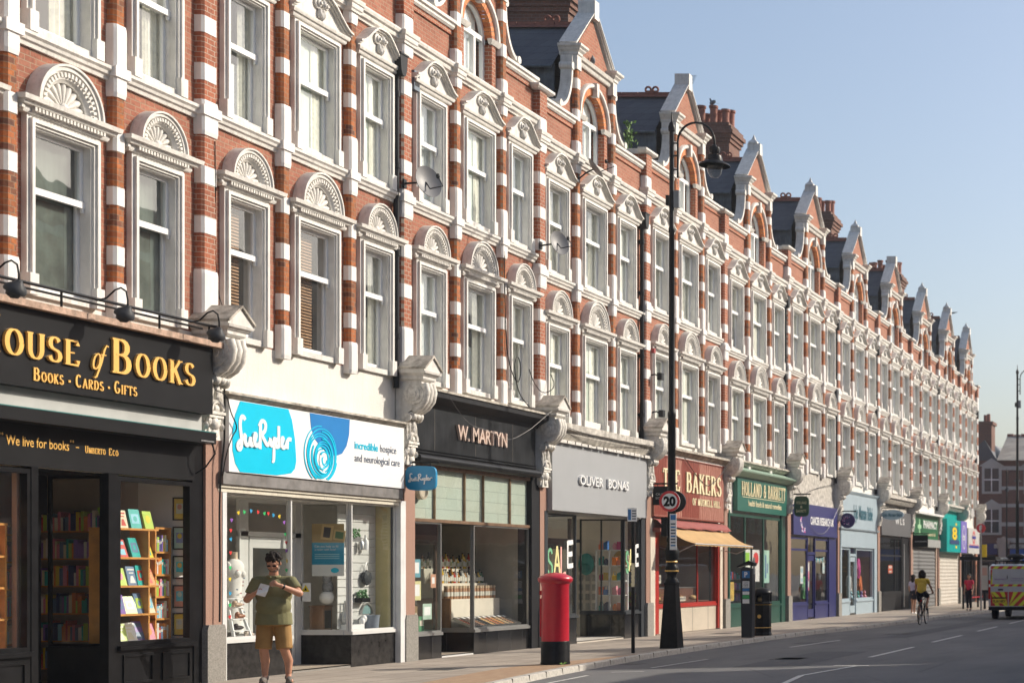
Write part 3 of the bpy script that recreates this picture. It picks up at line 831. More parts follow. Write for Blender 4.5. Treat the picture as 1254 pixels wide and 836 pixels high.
SHOPNAMES = ['the bookshop with gold lettering', 'the white charity shop with the turquoise sign', 'the black fronted health food grocer',
 'the plain grey fronted gift shop', 'the bakery with the orange awning', 'the green fronted health shop', 'the royal blue charity shop',
 'the pale blue baby clothes shop', 'the dark grey fronted shop', 'the shuttered green pharmacy', 'the turquoise phone shop', 'the underground roundel sign at the end']
HOUSES = []
def house(i):
    X0, X1 = PARTY[i], PARTY[i+1]; W = X1-X0; L = layout(W, i); k = L['k']; dz = DZ[i]; V = (round(k, 2), round(W, 1))
    root = thing('terraced_house', 'red brick terraced house with white dressings above '+SHOPNAMES[i], 'house', (X0, 0, 0), group='houses of the brick terrace')
    HOUSES.append(root)
    rr = random.Random(100+i)
    holes = [(a+.15, b-.15, Z1B+.09, Z1T-.15) for a, b in (L['w1'], L['w2'], L['w3'])]+[(a+.15, b-.15, Z2B+.09, Z2T-.15) for a, b in (L['w1'], L['w2'], L['w3'])]
    def w_():
        mb = MB(); wall_holes(mb, 0, W, 5.2, 11.56, holes, BRICK); return mb
    link('wall', cached(('wall', V), w_), root, (0, 0, dz))
    # rooms behind, dark, one per floor
    rm = MB()
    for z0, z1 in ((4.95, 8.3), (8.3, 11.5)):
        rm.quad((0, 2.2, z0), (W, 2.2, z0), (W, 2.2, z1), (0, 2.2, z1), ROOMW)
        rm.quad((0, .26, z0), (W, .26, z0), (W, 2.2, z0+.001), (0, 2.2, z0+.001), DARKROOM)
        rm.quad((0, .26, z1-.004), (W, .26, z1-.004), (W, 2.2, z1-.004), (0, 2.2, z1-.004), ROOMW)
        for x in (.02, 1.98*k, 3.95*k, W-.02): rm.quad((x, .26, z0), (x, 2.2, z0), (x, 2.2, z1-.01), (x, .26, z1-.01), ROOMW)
    rm.quad((0, 8, 0), (W, 8, 0), (W, 8, 12.5), (0, 8, 12.5), BRICK)
    if i == 0: rm.quad((.001, 0, 0), (.001, 8, 0), (.001, 8, 12.5), (.001, 0, 12.5), BRICK)
    if i == 11: rm.quad((W, .01, 0), (W, 8, 0), (W, 8, 14), (W, .01, 12.5), BRICK)
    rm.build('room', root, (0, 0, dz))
    kinds = {0: ('murk', 'murk', 'murk'), 1: ('blind', 'blind', 'half'), 2: ('net', 'half', 'sides'), 3: ('green', 'green', 'full'), 4: ('full', 'green', 'sides')}.get(i)
    for fl in (0, 1):
        for j, key in enumerate(('w1', 'w2', 'w3')):
            a, b = L[key]; w = round(b-a, 3)
            z0, z1 = (Z1B, Z1T) if fl == 0 else (Z2B, Z2T)
            mid = z0+(z1-z0)*(.60 if fl == 0 else .56)
            def s_(fl=fl, w=w, z0=z0, z1=z1):
                mb = MB(); surround(mb, w, z0, z1); (fan_head if fl == 0 else pediment)(mb, w); return mb
            win = link('window', cached(('window', fl, w), s_), root, (a, 0, dz))
            def f_(w=w, z0=z0, z1=z1, mid=mid): mb = MB(); sash(mb, w, z0, z1, mid); return mb
            link('sash_frame', cached(('sash_frame', fl, w), f_), win)
            def p_(w=w, z0=z0, z1=z1, mid=mid): mb = MB(); sash_panes(mb, w, z0, z1, mid); return mb
            link('pane', cached(('pane', fl, w), p_), win)
            kd = kinds[j] if (kinds and fl == 0) else rr.choice(['sides', 'full', 'net', 'half', 'roller', 'green', 'full', 'sides', 'green'])
            if kd != 'none':
                link('curtain' if kd != 'blind' else 'blind', cached(('curtain', fl, w, kd), lambda: curtains(kd, w, z0, z1)), win)
    # pilasters
    link('pilaster', cached(('pilaster', 'party'), lambda: pilaster('party', 12.42)), root, (0, 0, dz))
    if i == 11: link('pilaster', _cache[('pilaster', 'party')], root, (W-.02, 0, dz))
    for x in L['p']: link('pilaster', cached(('pilaster', 'small'), lambda: pilaster('small', 13.5)), root, (x, 0, dz))
    def sc():
        mb = MB(); sp = [(0, 8.37), (.04, 8.37), (.05, 8.42), (.08, 8.44), (.09, 8.48), (.12, 8.51), (.12, 8.555), (0, 8.565)]
        xs = [(.17, L['p'][0]-.11), (L['p'][0]+.11, L['p'][1]-.11), (L['p'][1]+.11, W-.17)]
        for a, b in xs: mb.mould(a, b, sp, WHITE2, False, False)
        for x, hw, d in ((0, .165, .13), (L['p'][0], .105, .115), (L['p'][1], .105, .115)):
            mb.box(x-hw-.05, x+hw+.05, -d-.045, 0, 8.43, 8.575, BLOCK)
        return mb
    link('sill_course', cached(('sill_course', V), sc), root, (0, 0, dz))
    def mc():
        mb = MB()
        q = [(0, 11.32), (.04, 11.32), (.05, 11.36), (.09, 11.38), (.10, 11.42), (.10, 11.45), (.14, 11.47), (.155, 11.52), (.155, 11.55), (0, 11.56)]
        xs = [(.19, L['p'][0]-.13), (L['p'][0]+.13, L['p'][1]-.13), (L['p'][1]+.13, W-.19)]
        for a, b in xs: mb.mould(a, b, q, WHITE2, False, False)
        for x, hw, d in ((0, .165, .13), (L['p'][0], .105, .115), (L['p'][1], .105, .115)):
            q2 = [(dd*.45, zz) for dd, zz in q]
            vs = []
            for dd, zz in q2:
                vs += [(x-hw-.03-dd, 0, zz), (x-hw-.03-dd, -d-.03-dd, zz), (x+hw+.03+dd, -d-.03-dd, zz), (x+hw+.03+dd, 0, zz)]
            fs = [(r*4+j, r*4+j+1, r*4+j+5, r*4+j+4) for r in range(len(q2)-1) for j in range(3)]+[(3,2,1,0), tuple(range(len(vs)-4, len(vs)))]
            mb.add(vs, fs, WHITE2)
        return mb
    link('cornice', cached(('cornice', V), mc), root, (0, 0, dz))
    link('parapet', cached(('parapet', V, 0), lambda: parapet(.15, L['p'][0]-.10)), root, (0, 0, dz))
    link('parapet', cached(('parapet', V, 1), lambda: parapet(L['p'][1]+.10, W-.15)), root, (0, 0, dz))
    mbp = MB(); mbp.box(-.18, .18, -.15, .36, 11.87, 12.42, PARTYB)
    mbp.mould(-.18, .18, [(.15, 12.42), (.19, 12.44), (.23, 12.48), (.23, 12.53), (.0, 12.56)], WHITE2); mbp.box(-.2, .2, -.15, .4, 12.42, 12.545, WHITE2)
    link('parapet_pier', cached(('parapet_pier',), lambda: mbp), root, (0, 0, dz))
    if i == 11: link('parapet_pier', _cache[('parapet_pier',)], root, (W-.02, 0, dz))
    # gable
    cx = L['c']
    g = link('gable', cached(('gable', V), lambda: gable_wall(k)), root, (cx, 0, dz))
    link('coping', cached(('coping', V, i > 4 and i != 8), lambda: gable_top(k, 1 if (i > 4 and i != 8) else 0)), g)
    link('scroll_bracket', cached(('scroll_bracket', V, 0), lambda: scroll(-1, k)), g)
    link('scroll_bracket', cached(('scroll_bracket', V, 1), lambda: scroll(1, k)), g)
    gw = link('arched_window', cached(('arched_window', V), lambda: gable_frame(k)), root, (cx, 0, dz))
    link('pane', cached(('pane', 'g', V), lambda: gable_pane(k)), gw)
    def gr():
        mb = MB(); r = arch_win_r(k)
        mb.quad((-r-.2, 1.0, 11.6), (r+.2, 1.0, 11.6), (r+.2, 1.0, 13.4), (-r-.2, 1.0, 13.4), ROOMW)
        mb.merge(drape(-r, r-.15, .24, 11.6, 13.2, NET, 6, .01))
        return mb
    link('curtain', cached(('curtain', 'g', V), gr), gw)
    r_ = link('roof', cached(('roof', V), lambda: roof(W, k)), root, (0, 0, dz))
    link('dormer', cached(('dormer', V), lambda: dormer_roof(k)), r_, (cx, 0, 0))
    link('ridge_tiles', cached(('ridge_tiles',), dormer_ridge), r_, (cx, 0, 0))
    if i in (2, 4, 6, 8, 10):
        ch = link('chimney', cached(('chimney',), chimney), root, (0, 0, dz))
        link('chimney_pots', cached(('chimney_pots',), pots), ch)
    if i in (1, 3, 5, 7, 9, 11) or i == 6:
        link('downpipe', cached(('downpipe',), downpipe), root, (W-.30, 0, dz))
    # shopfront bracket and pier at the party line
    link('console', cached(('console',), console), root, (0, 0, dz*.4))
    link('console_cap', cached(('console_cap',), console_cap), root, (0, 0, dz*.4))
    link('shop_pier', cached(('shop_pier',), shop_pier), root)
    if i == 11:
        link('console', _cache[('console',)], root, (W-.2, 0, dz*.4)); link('console_cap', _cache[('console_cap',)], root, (W-.2, 0, dz*.4)); link('shop_pier', _cache[('shop_pier',)], root, (W-.2, 0, 0))
    return root
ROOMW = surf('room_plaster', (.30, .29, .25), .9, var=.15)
for i in range(12): house(i)
# ------------------------------------------------------------------ shopfronts (children of their houses; built in world x)
def part(i, name, mb, parent=None):
    h = HOUSES[i]
    if name in ('pillar', 'red_post', 'door_post', 'card') and len(mb.v) > 8 and len(mb.v) == 8*(len(mb.f)//6):
        for k in range(len(mb.v)//8):
            q = MB(); q.add(mb.v[8*k:8*k+8], [[j-8*k for j in f] for f in mb.f[6*k:6*k+6]], mb.m[6*k]); o = q.build(name, h, (-PARTY[i], 0, 0))
        return o
    if parent is None: return mb.build(name, h, (-PARTY[i], 0, 0))
    return mb.build(name, parent)
SLATW = surf('slatwall', (.55, .55, .53), .6, var=.05)
CARPET = surf('shop_floor', (.36, .30, .23), .8, var=.2)
SHOPWALL = surf('shop_wall', (.58, .56, .50), .9, var=.08)
def interior(i, x0, x1, ztop, wall=None, floor=None, y0=.12, y1=5.0, z0=.05):
    wall = wall or SHOPWALL; floor = floor or CARPET
    mb = MB()
    mb.quad((x0, y1, z0), (x1, y1, z0), (x1, y1, ztop), (x0, y1, ztop), wall)
    mb.quad((x0, y0, z0), (x0, y1, z0), (x0, y1, ztop), (x0, y0, ztop), wall)
    mb.quad((x1, y0, z0), (x1, y1, z0), (x1, y1, ztop), (x1, y0, ztop), wall)
    mb.quad((x0, -.02, z0), (x1, -.02, z0), (x1, y1, z0), (x0, y1, z0), floor)
    mb.quad((x0, y0, ztop), (x1, y0, ztop), (x1, y1, ztop), (x0, y1, ztop), wall)
    return part(i, 'shop_room', mb)
def header(i, x0, x1, z0, z1=5.2, mat=None):
    """solid wall above the shop window behind the fascia"""
    mb = MB(); mb.box(x0, x1, .0, .3, z0, z1, mat or STUCCO); return part(i, 'rendered_band', mb)
def win(i, x0, x1, z0, z1, fm, y=0, t=.05, vert=(), horiz=(), d=.05, gm=None, name='shop_window'):
    """framed plate window in the wall plane"""
    mb = MB(); rect = MB()
    mb.box(x0, x0+t, y-d/2, y+d/2, z0, z1, fm); mb.box(x1-t, x1, y-d/2, y+d/2, z0, z1, fm)
    mb.box(x0+t, x1-t, y-d/2, y+d/2, z0, z0+t, fm); mb.box(x0+t, x1-t, y-d/2, y+d/2, z1-t, z1, fm)
    for v in vert: mb.box(v-t/2, v+t/2, y-d/2+.004, y+d/2-.004, z0+t, z1-t, fm)
    for h in horiz: mb.box(x0+t, x1-t, y-d/2+.008, y+d/2-.008, h-t/2, h+t/2, fm)
    f = part(i, name, mb)
    g = MB(); g.quad((x0+t*.5, y, z0+t*.5), (x1-t*.5, y, z0+t*.5), (x1-t*.5, y, z1-t*.5), (x0+t*.5, y, z1-t*.5), gm or SHOPGLASS)
    g.build('pane', f); return f
def winy(i, x, y0, y1, z0, z1, fm, t=.04, d=.04, gm=None, vert=()):
    """return window across the recess, square to the street"""
    mb = MB()
    mb.box(x-d/2, x+d/2, y0, y0+t, z0, z1, fm); mb.box(x-d/2, x+d/2, y1-t, y1, z0, z1, fm)
    mb.box(x-d/2, x+d/2, y0+t, y1-t, z0, z0+t, fm); mb.box(x-d/2, x+d/2, y0+t, y1-t, z1-t, z1, fm)
    for v in vert: mb.box(x-d/2+.003, x+d/2-.003, v-t/2, v+t/2, z0+t, z1-t, fm)
    f = part(i, 'return_window', mb)
    g = MB(); g.quad((x, y0+t*.5, z0+t*.5), (x, y1-t*.5, z0+t*.5), (x, y1-t*.5, z1-t*.5), (x, y0+t*.5, z1-t*.5), gm or SHOPGLASS)
    g.build('pane', f); return f
def riser(i, x0, x1, z, mat, sillm, y0=-.03, y1=.12, so=.04, sh=.06):
    mb = MB(); mb.box(x0, x1, y0, y1, 0, z-sh, mat)
    r = part(i, 'stall_riser', mb)
    s = MB(); s.box(x0-.01, x1+.01, y0-so, y1+.02, z-sh, z, sillm); s.build('sill', r); return r
def risery(i, x, y0, y1, z, mat, sillm, sh=.06):
    mb = MB(); mb.box(x-.03, x+.12, y0, y1, 0, z-sh, mat); r = part(i, 'stall_riser', mb)
    s = MB(); s.box(x-.06, x+.14, y0, y1, z-sh, z, sillm); s.build('sill', r); return r
def door(i, x0, x1, y, z1, fm, glassz=.3, handle=METAL):
    mb = MB(); t = .09
    mb.box(x0, x1, y-.03, y+.03, z1, z1+.08, fm)
    mb.box(x0, x0+t, y-.025, y+.025, .06, z1, fm); mb.box(x1-t, x1, y-.025, y+.025, .06, z1, fm)
    mb.box(x0+t, x1-t, y-.025, y+.025, .06, glassz, fm); mb.box(x0+t, x1-t, y-.025, y+.025, z1-.1, z1, fm)
    dd = part(i, 'shop_door', mb)
    g = MB(); g.quad((x0+t*.7, y, glassz-.02), (x1-t*.7, y, glassz-.02), (x1-t*.7, y, z1-.08), (x0+t*.7, y, z1-.08), SHOPGLASS); g.build('pane', dd)
    h = MB(); h.tube([(x0+.14, y-.03, 1.0), (x0+.14, y-.07, 1.02), (x0+.14, y-.07, 1.38), (x0+.14, y-.03, 1.4)], .014, handle, 6); h.build('handle', dd)
    return dd
def threshold(i, x0, x1, y1, mat=None):
    mb = MB(); mb.box(x0, x1, -.02, y1, -.02, .03, mat or PLINTH); part(i, 'door_step', mb)
def fascia(i, x0, x1, z0, z1, y0, y1, mat, name='fascia'):
    mb = MB(); mb.box(x0, x1, y0, y1, z0, z1, mat); return part(i, name, mb)
def ledge(i, x0, x1, z0, z1, d, mat, name='ledge'):
    mb = MB(); h = z1-z0
    mb.mould(x0, x1, [(0, z0), (d*.5, z0), (d*.75, z0+h*.35), (d*.8, z0+h*.55), (d, z0+h*.6), (d, z1-.01), (d*.9, z1), (0, z1+.01)], mat, False, False)
    return part(i, name, mb)
# ============ 0 bookshop
BOARD = surf('black_signboard', (.014, .014, .015), .38, var=.15)
RUST = surf('rusty_pink_ledge', (.45, .30, .22), .8, var=.3, scale=14, col2=(.26, .17, .12), streak=.5, bmp=.5)
WOOD = surf('honey_pine_shelf', (.60, .27, .06), .5, var=.2, scale=6)
TEAL = paint('teal_edge', (.03, .16, .15))
i = 0
interior(0, 19.1, 24.50, 3.0, surf('book_room_wall', (.42, .38, .33), .9), CARPET)
header(0, 18.9, 24.7, 3.0)
f = fascia(0, 18.95, 24.46, 3.97, 4.95, -.35, -.02, BOARD)
mb = MB(); Y = -.352
put_serif(mb, 'HOUSE', 19.82, 21.70, 4.33, .47, Y, GOLD, .03, first=(0,), small=.70, T=.19)
put_serif(mb, 'BOOKS', 22.26, 24.05, 4.33, .47, Y, GOLD, .03, first=(0,), small=.70, T=.19)
# italic "of"
def Pit(u, v, d): return (21.87+u+(v)*.30, Y-d, 4.33+v)
nib(mb, arcp(.075, .11, .06, .105, 0, 360, 14), .035, .012, Pit, .03, GOLD)
nib(mb, [(.10, -.11), (.13, -.09), (.165, .1), (.17, .28), (.19, .34), (.235, .33)], .035, .014, Pit, .0305, GOLD)
nib(mb, [(.125, .21), (.225, .21)], .02, .015, Pit, .031, GOLD)
put_serif(mb, 'BOOKS', 20.86, 21.40, 4.06, .165, Y, GOLD, .012, first=(0,), small=.76, T=.2, t=.07)
put_serif(mb, 'CARDS', 21.60, 22.14, 4.06, .165, Y, GOLD, .012, first=(0,), small=.76, T=.2, t=.07)
put_serif(mb, 'GIFTS', 22.33, 22.80, 4.06, .165, Y, GOLD, .012, first=(0,), small=.76, T=.2, t=.07)
for x in (21.50, 22.235): mb.box(x-.018, x+.018, Y-.012, Y, 4.105, 4.135, GOLD)
mb.build('lettering', f)
mb = MB(); mb.box(18.95, 24.62, -.46, -.01, 4.955, 5.04, RUST); part(0, 'ledge', mb)
mb = MB(); mb.box(18.95, 24.44, -.20, -.02, 3.72, 3.965, surf('grey_white_strip', (.42, .42, .40), .5, var=.1)); part(0, 'fascia_strip', mb)
mb = MB(); mb.box(18.95, 24.56, -.34, -.03, 3.54, 3.70, BOARD); mb.box(18.95, 24.56, -.345, -.03, 3.702, 3.715, TEAL); mb.box(24.2, 24.5, -.35, -.342, 3.56, 3.58, METAL)
aw = part(0, 'awning_box', mb)
mb = MB(); mb.tube([(24.52, -.3, 3.55), (24.55, -.33, 3.4), (24.53, -.2, 3.2), (24.48, -.08, 3.1)], .012, DRAIN, 6); mb.build('awning_arm', aw)
p = fascia(0, 18.95, 24.50, 3.0, 3.54, -.06, -.005, BOARD, 'quote_panel')
mb = MB()
def quote(x, z, s=1):
    for q in (0, .045): mb.ell((x+q, -.062, z), (.014, .004, .018), GOLD, 6, 4)
put_text(mb, 'We live for books', 20.80, 21.90, 3.25, .125, -.062, GOLD, .004)
quote(20.70, 3.38); quote(21.94, 3.38)
mb.box(22.03, 22.09, -.066, -.061, 3.30, 3.312, GOLD)
put_serif(mb, 'UMBERTO', 22.20, 22.60, 3.245, .095, -.062, GOLD, .004, first=(0,), T=.2, t=.08)
put_serif(mb, 'ECO', 22.66, 22.85, 3.245, .095, -.062, GOLD, .004, first=(0,), T=.2, t=.08)
mb.build('lettering', p)
win(0, 22.86, 24.46, .63, 2.97, BLACK, t=.06, d=.1); win(0, 19.1, 21.24, .63, 2.97, BLACK, t=.06, d=.1)
mb = MB(); mb.box(24.46, 24.74, -.05, .05, 0, 3.54, BLACK); part(0, 'end_post', mb)
mb = MB(); mb.box(22.68, 22.86, -.05, .07, 0, 3.0, BLACK); mb.box(21.24, 21.36, -.06, .07, 0, 3.0, BLACK); mb.box(21.17, 21.238, .08, .14, .63, 2.95, surf('oak_post', (.42, .27, .2), .6))
part(0, 'door_post', mb)
def panel_riser(i, x0, x1, z, mat, n):
    r = riser(i, x0, x1, z, mat, mat, -.05, .12, .05)
    mb = MB(); w_ = (x1-x0)/n
    for k in range(n):
        a, b = x0+w_*k+.10, x0+w_*(k+1)-.10
        for (p0, p1, q0, q1) in ((a, b, z-.16, z-.13), (a, b, .10, .13), (a, a+.03, .13, z-.16), (b-.03, b, .13, z-.16)): mb.box(p0, p1, -.07, -.048, q0, q1, mat)
    mb.build('panel_moulding', r); return r
panel_riser(0, 22.86, 24.50, .63, BLACK, 2); panel_riser(0, 19.1, 21.24, .63, BLACK, 2)
winy(0, 22.75, .07, .82, .63, 2.97, BLACK); risery(0, 22.75, .07, .82, .63, BLACK, BLACK)
winy(0, 21.30, .07, .82, .63, 2.97, BLACK); risery(0, 21.2, .07, .82, .63, BLACK, BLACK)
door(0, 21.5, 22.60, .84, 2.35, BLACK); threshold(0, 21.36, 22.72, .85)
mb = MB(); mb.box(21.36, 22.72, .82, .88, 2.43, 2.97, BLACK); mb.box(21.36, 22.72, .07, .84, 2.97, 3.0, BLACK); part(0, 'door_header', mb)
mb = MB(); mb.box(24.46, 24.49, .06, .75, .63, 2.97, surf('white_side_panel', (.70, .70, .70), .6, var=.03)); part(0, 'side_panel', mb)
# wall lamps on their rail
mb = MB()
mb.tube([(18.9, -.40, 5.26), (24.62, -.40, 5.26)], .022, CASTIRON, 8); mb.tube([(18.9, -.36, 5.20), (24.2, -.36, 5.20)], .016, CASTIRON, 8)
for x in (19.4, 21.3, 23.2, 24.3): mb.tube([(x, -.40, 5.26), (x, -.40, 5.04)], .016, CASTIRON, 6)
tag(mb.build('lamp_rail'), 'long black pipe rail carrying the sign lamps above the gold lettered bookshop board', 'lamp rail')
LAMPM = paint('grey_black_lamp', (.05, .052, .056), .45)
def sign_lamp(x, lab):
    t = thing('sign_lamp', lab, 'lamp', (x, 0, 0), group='swan neck lamps over the bookshop sign')
    mb = MB(); pts = [(-.12, -.40, 5.26), (-.08, -.46, 5.23), (-.03, -.55, 5.27), (0, -.64, 5.38), (0, -.72, 5.41), (0, -.79, 5.36), (0, -.81, 5.25), (0, -.81, 5.16)]
    mb.tube(pts, .012, CASTIRON, 8); mb.build('arm', t)
    mb = MB(); M = Matrix.Translation((0, -.81, 5.14)) @ Matrix.Rotation(radians(28), 4, 'X')
    mb.lathe([(.03, .03), (.05, .0), (.105, -.05), (.125, -.10), (.115, -.13), (.02, -.15)], LAMPM, 16, M=M)
    mb.lathe([(.085, -.12), (.07, -.18), (.0, -.21)], LAMPM, 14, M=M); mb.build('lamp_head', t)
for x, lab in ((20.02, 'swan neck sign lamp over the first letters of the bookshop sign'), (21.95, 'swan neck sign lamp over the middle of the bookshop sign'), (23.88, 'swan neck sign lamp at the right end of the bookshop sign beside the stone bracket')): sign_lamp(x, lab)

# pictures on the side panel
PIC = [(.75, .55, .08), (.45, .68, .62), (.55, .66, .60), (.62, .30, .22), (.78, .62, .05)]
PICT = ['orange and yellow', 'pale green', 'white and green', 'red and blue', 'lemon yellow']
for q, z in enumerate((2.41, 1.98, 1.55, 1.12, .71)):
    t = thing('picture_frame', f'black framed {PICT[q]} print, {["topmost", "second", "third", "fourth", "lowest"][q]} down the white panel column', 'picture', (24.455, .13, z), group='framed prints in the bookshop window')
    mb = MB()
    for (a, b, c, d) in ((-.10, -.08, 0, .34), (.08, .10, 0, .34), (-.08, .08, 0, .02), (-.08, .08, .32, .34)): mb.box(-.015, .0, a, b, c, d, BLACK)
    mb.build('frame', t)
    mb = MB(); mb.box(-.006, .0, -.08, .08, .02, .32, paint('mount%d' % q, PIC[q])); mb.box(-.008, -.0062, -.05, .05, .10, .25, paint('print%d' % q, PIC[(q+2) % 5][::-1])); mb.ell((-.008, .0, .2), (.002, .035, .04), paint('dot%d' % q, PIC[(q+3) % 5]), 10, 6)
    mb.build('print', t)

# bookcases and books
SHZ = [2.27, 1.86, 1.46, 1.06, .66]
def bookcase(x0, x1, y0, y1, zs, divs, label):
    t = thing('bookcase', label, 'bookcase', ((x0+x1)/2, (y0+y1)/2, zs[-1])); ox, oy = (x0+x1)/2, (y0+y1)/2; oz = zs[-1]
    for z in zs:
        mb = MB(); mb.box(x0-ox, x1-ox, y0-oy, y1-oy, z-.028-oz, z-oz, WOOD); mb.build('shelf', t)
    for d in divs:
        mb = MB(); mb.box(d-.014-ox, d+.014-ox, y0+.005-oy, y1-.005-oy, .0, zs[0]-.03-oz, WOOD); mb.build('divider', t)
    return t
bookcase(22.95, 24.0, .14, .42, SHZ, (22.97, 23.17, 23.80), 'open honey pine bookcase of face-out books in the right hand bookshop window')
bookcase(24.02, 24.37, .20, .45, [2.30, 1.95, 1.62, 1.30, .98, .66], (24.034, 24.356), 'narrow honey pine bookcase behind the window display beside the white picture panel')
bookcase(19.3, 21.1, .14, .42, SHZ, (19.32, 19.9, 20.62, 21.08), 'open honey pine bookcase in the left hand bookshop window')
BC = {'red': (.55, .06, .04), 'sky blue': (.25, .55, .68), 'teal': (.03, .42, .38), 'yellow': (.78, .60, .04), 'white': (.75, .74, .70), 'slate blue': (.14, .22, .35), 'orange': (.72, .25, .05), 'violet': (.25, .15, .45), 'cream': (.72, .66, .48), 'lime': (.45, .62, .10), 'pink': (.72, .25, .35), 'navy': (.04, .06, .18)}
BN = list(BC)
_bm = {}
def book_mesh(c, c2, style):
    k = (c, c2, style)
    if k in _bm: return _bm[k]
    mb = MB(); m1 = paint('cover_'+c.replace(' ', '_'), BC[c], .35, .05); m2 = paint('cover_'+c2.replace(' ', '_'), BC[c2], .35, .05)
    mb.box(-.085, .085, 0, .025, 0, .24, m1); mb.box(-.08, .0852, .003, .022, .003, .237, paint('paper', (.7, .68, .6)))
    y = -.0015
    if style == 0: mb.prism([(.045*cos(t*pi/6), .13+.055*sin(t*pi/6)) for t in range(12)], y, 0, m2)
    elif style == 1: mb.box(-.065, .065, y, 0, .17, .215, m2); mb.box(-.05, .05, y, 0, .03, .11, m2)
    elif style == 2: mb.box(-.06, .06, y, 0, .06, .18, m2); mb.prism([(.03*cos(t*pi/5), .12+.035*sin(t*pi/5)) for t in range(10)], y-.001, y, m1)
    else: mb.box(-.06, .06, y, 0, .19, .21, m2); mb.box(-.04, .04, y, 0, .15, .165, m2); mb.prism([(-.05, .03), (.05, .03), (.02, .12), (-.02, .12)], y, 0, m2)
    _bm[k] = mb.mesh('book'); return _bm[k]
ORD = ['first', 'second', 'third', 'fourth', 'fifth', 'sixth', 'seventh', 'eighth']
SHN = ['top', 'second', 'third', 'fourth', 'bottom']
def place_books(xs_by_shelf, y, zs, window, seed):
    rr = random.Random(seed)
    for si, xs in enumerate(xs_by_shelf):
        for j, x in enumerate(xs):
            c = rr.choice(BN); c2 = rr.choice([b for b in BN if b != c]); st = rr.randrange(4)
            o = link('book', book_mesh(c, c2, st), None, (x, y, zs[si]+.001), rr.uniform(-.25, .1))
            o.rotation_euler[0] = radians(-rr.uniform(10, 18)); s = rr.uniform(1.05, 1.25); o.scale = (s, s, s)
            tag(o, f'{c} and {c2} book, {ORD[j]} on the {SHN[si]} shelf, {window} bookshop window', 'book', f'books standing face out in the {window} bookshop window')
place_books([[23.08, 23.36, 23.62, 23.9], [23.06, 23.36, 23.62, 23.9], [23.08, 23.33, 23.55, 23.74, 23.92], [23.06, 23.31, 23.52, 23.72, 23.92], [23.08, 23.32, 23.52, 23.72, 23.92]], .20, SHZ, 'right', 5)
place_books([[20.3, 20.55, 20.9], [20.35, 20.75, 20.95], [20.3, 20.5, 20.8], [20.4, 20.72, 20.95], [20.3, 20.52, 20.85]], .20, SHZ, 'left', 8)
# spines on the narrow bookcase and stacks
rr = random.Random(3)
for si, z in enumerate([1.95, 1.62, 1.30, .98, .66]):
    x = 24.05; n = 0
    while x < 24.31 and n < 9:
        w_ = rr.uniform(.018, .045); h = rr.uniform(.17, .25); c = rr.choice(BN)
        mb = MB(); mb.box(-w_/2, w_/2, 0, .15, 0, h, paint('cover_'+c.replace(' ', '_'), BC[c])); mb.box(-w_/2+.002, w_/2-.002, -.001, 0, h*.6, h*.8, paint('paper', (.7, .68, .6)))
        tag(mb.build('book', None, (x+w_/2, .215, z+.001)), f'{c} spine out book, number {n+1} on the {["top", "second", "third", "fourth", "lowest"][si]} shelf of the narrow bookcase', 'book', 'spine out books in the narrow bookcase')
        x += w_+.004; n += 1
# deep shelving inside the shop
def wallshelf(x0, x1, y, label, n=6):
    t = thing('wall_bookcase', label, 'bookcase', (x0, y, .05))
    for k in range(n):
        z = .15+k*.4; mb = MB(); mb.box(0, x1-x0, -.25, 0, z-.02, z, WOOD); mb.build('shelf', t)
        mb = MB(); x = .02
        while x < x1-x0-.06:
            w_ = rr.uniform(.02, .05); c = rr.choice(BN); mb.box(x, x+w_-.002, -.2, -.03, z+.001, z+rr.uniform(.18, .3), paint('cover_'+c.replace(' ', '_'), BC[c])); x += w_
        o = mb.build('book_row', t); o['kind'] = 'stuff'
wallshelf(22.9, 24.4, 2.6, 'deep wall of shelved books at the back of the bookshop')
t = thing('wall_bookcase', 'tall bookcase of stacked volumes square to the street behind the bookshop door glass', 'bookcase', (24.2, 1.0, .05))
for k in range(6):
    z = .2+k*.4; mb = MB(); mb.box(-.02, .25, 0, 1.6, z-.02, z, WOOD); mb.build('shelf', t)
    mb = MB(); y = .03
    while y < 1.55:
        w_ = rr.uniform(.02, .06); c = rr.choice(BN); mb.box(0, .2, y, y+w_-.002, z+.001, z+rr.uniform(.18, .3), paint('cover_'+c.replace(' ', '_'), BC[c])); y += w_
    o = mb.build('book_row', t); o['kind'] = 'stuff'

# ============ 1 charity shop with the turquoise sign
SIGNW = paint('white_sign_sheet', (.80, .80, .79), .3, .02); CYAN = paint('turquoise_sheet', (.0, .52, .74), .3, .03); BLUE2 = paint('mid_blue_sheet', (.02, .20, .52), .3, .05)
SLATE_T = paint('slate_text', (.06, .09, .15), .4)
header(1, 24.93, 30.3, 2.86)
interior(1, 24.98, 30.27, 2.86, surf('charity_wall', (.68, .66, .62), .9))
f = fascia(1, 25.09, 30.23, 3.17, 4.27, -.20, -.02, SIGNW)
Y = -.202
mb = MB()
top, bot = 4.262, 3.178
pl = [(25.36, top), (26.62, top), (26.72, 4.1), (26.80, 3.8), (26.84, 3.45), (26.80, 3.32), (26.70, 3.24), (26.5, 3.21), (26.3, bot+.005), (25.36, bot), (25.24, 3.3), (25.17, 3.5), (25.17, 3.8), (25.24, 4.05)]
mb.prism(pl, Y-.003, Y+.001, CYAN)
bl = [(27.22, top), (28.42, top), (28.40, 4.0), (28.32, 3.8), (28.18, 3.66), (28.0, 3.61), (27.8, 3.62), (27.55, 3.72), (27.36, 3.85), (27.26, 4.02)]
mb.prism(bl, Y-.002, Y+.001, BLUE2)
rr = random.Random(4)
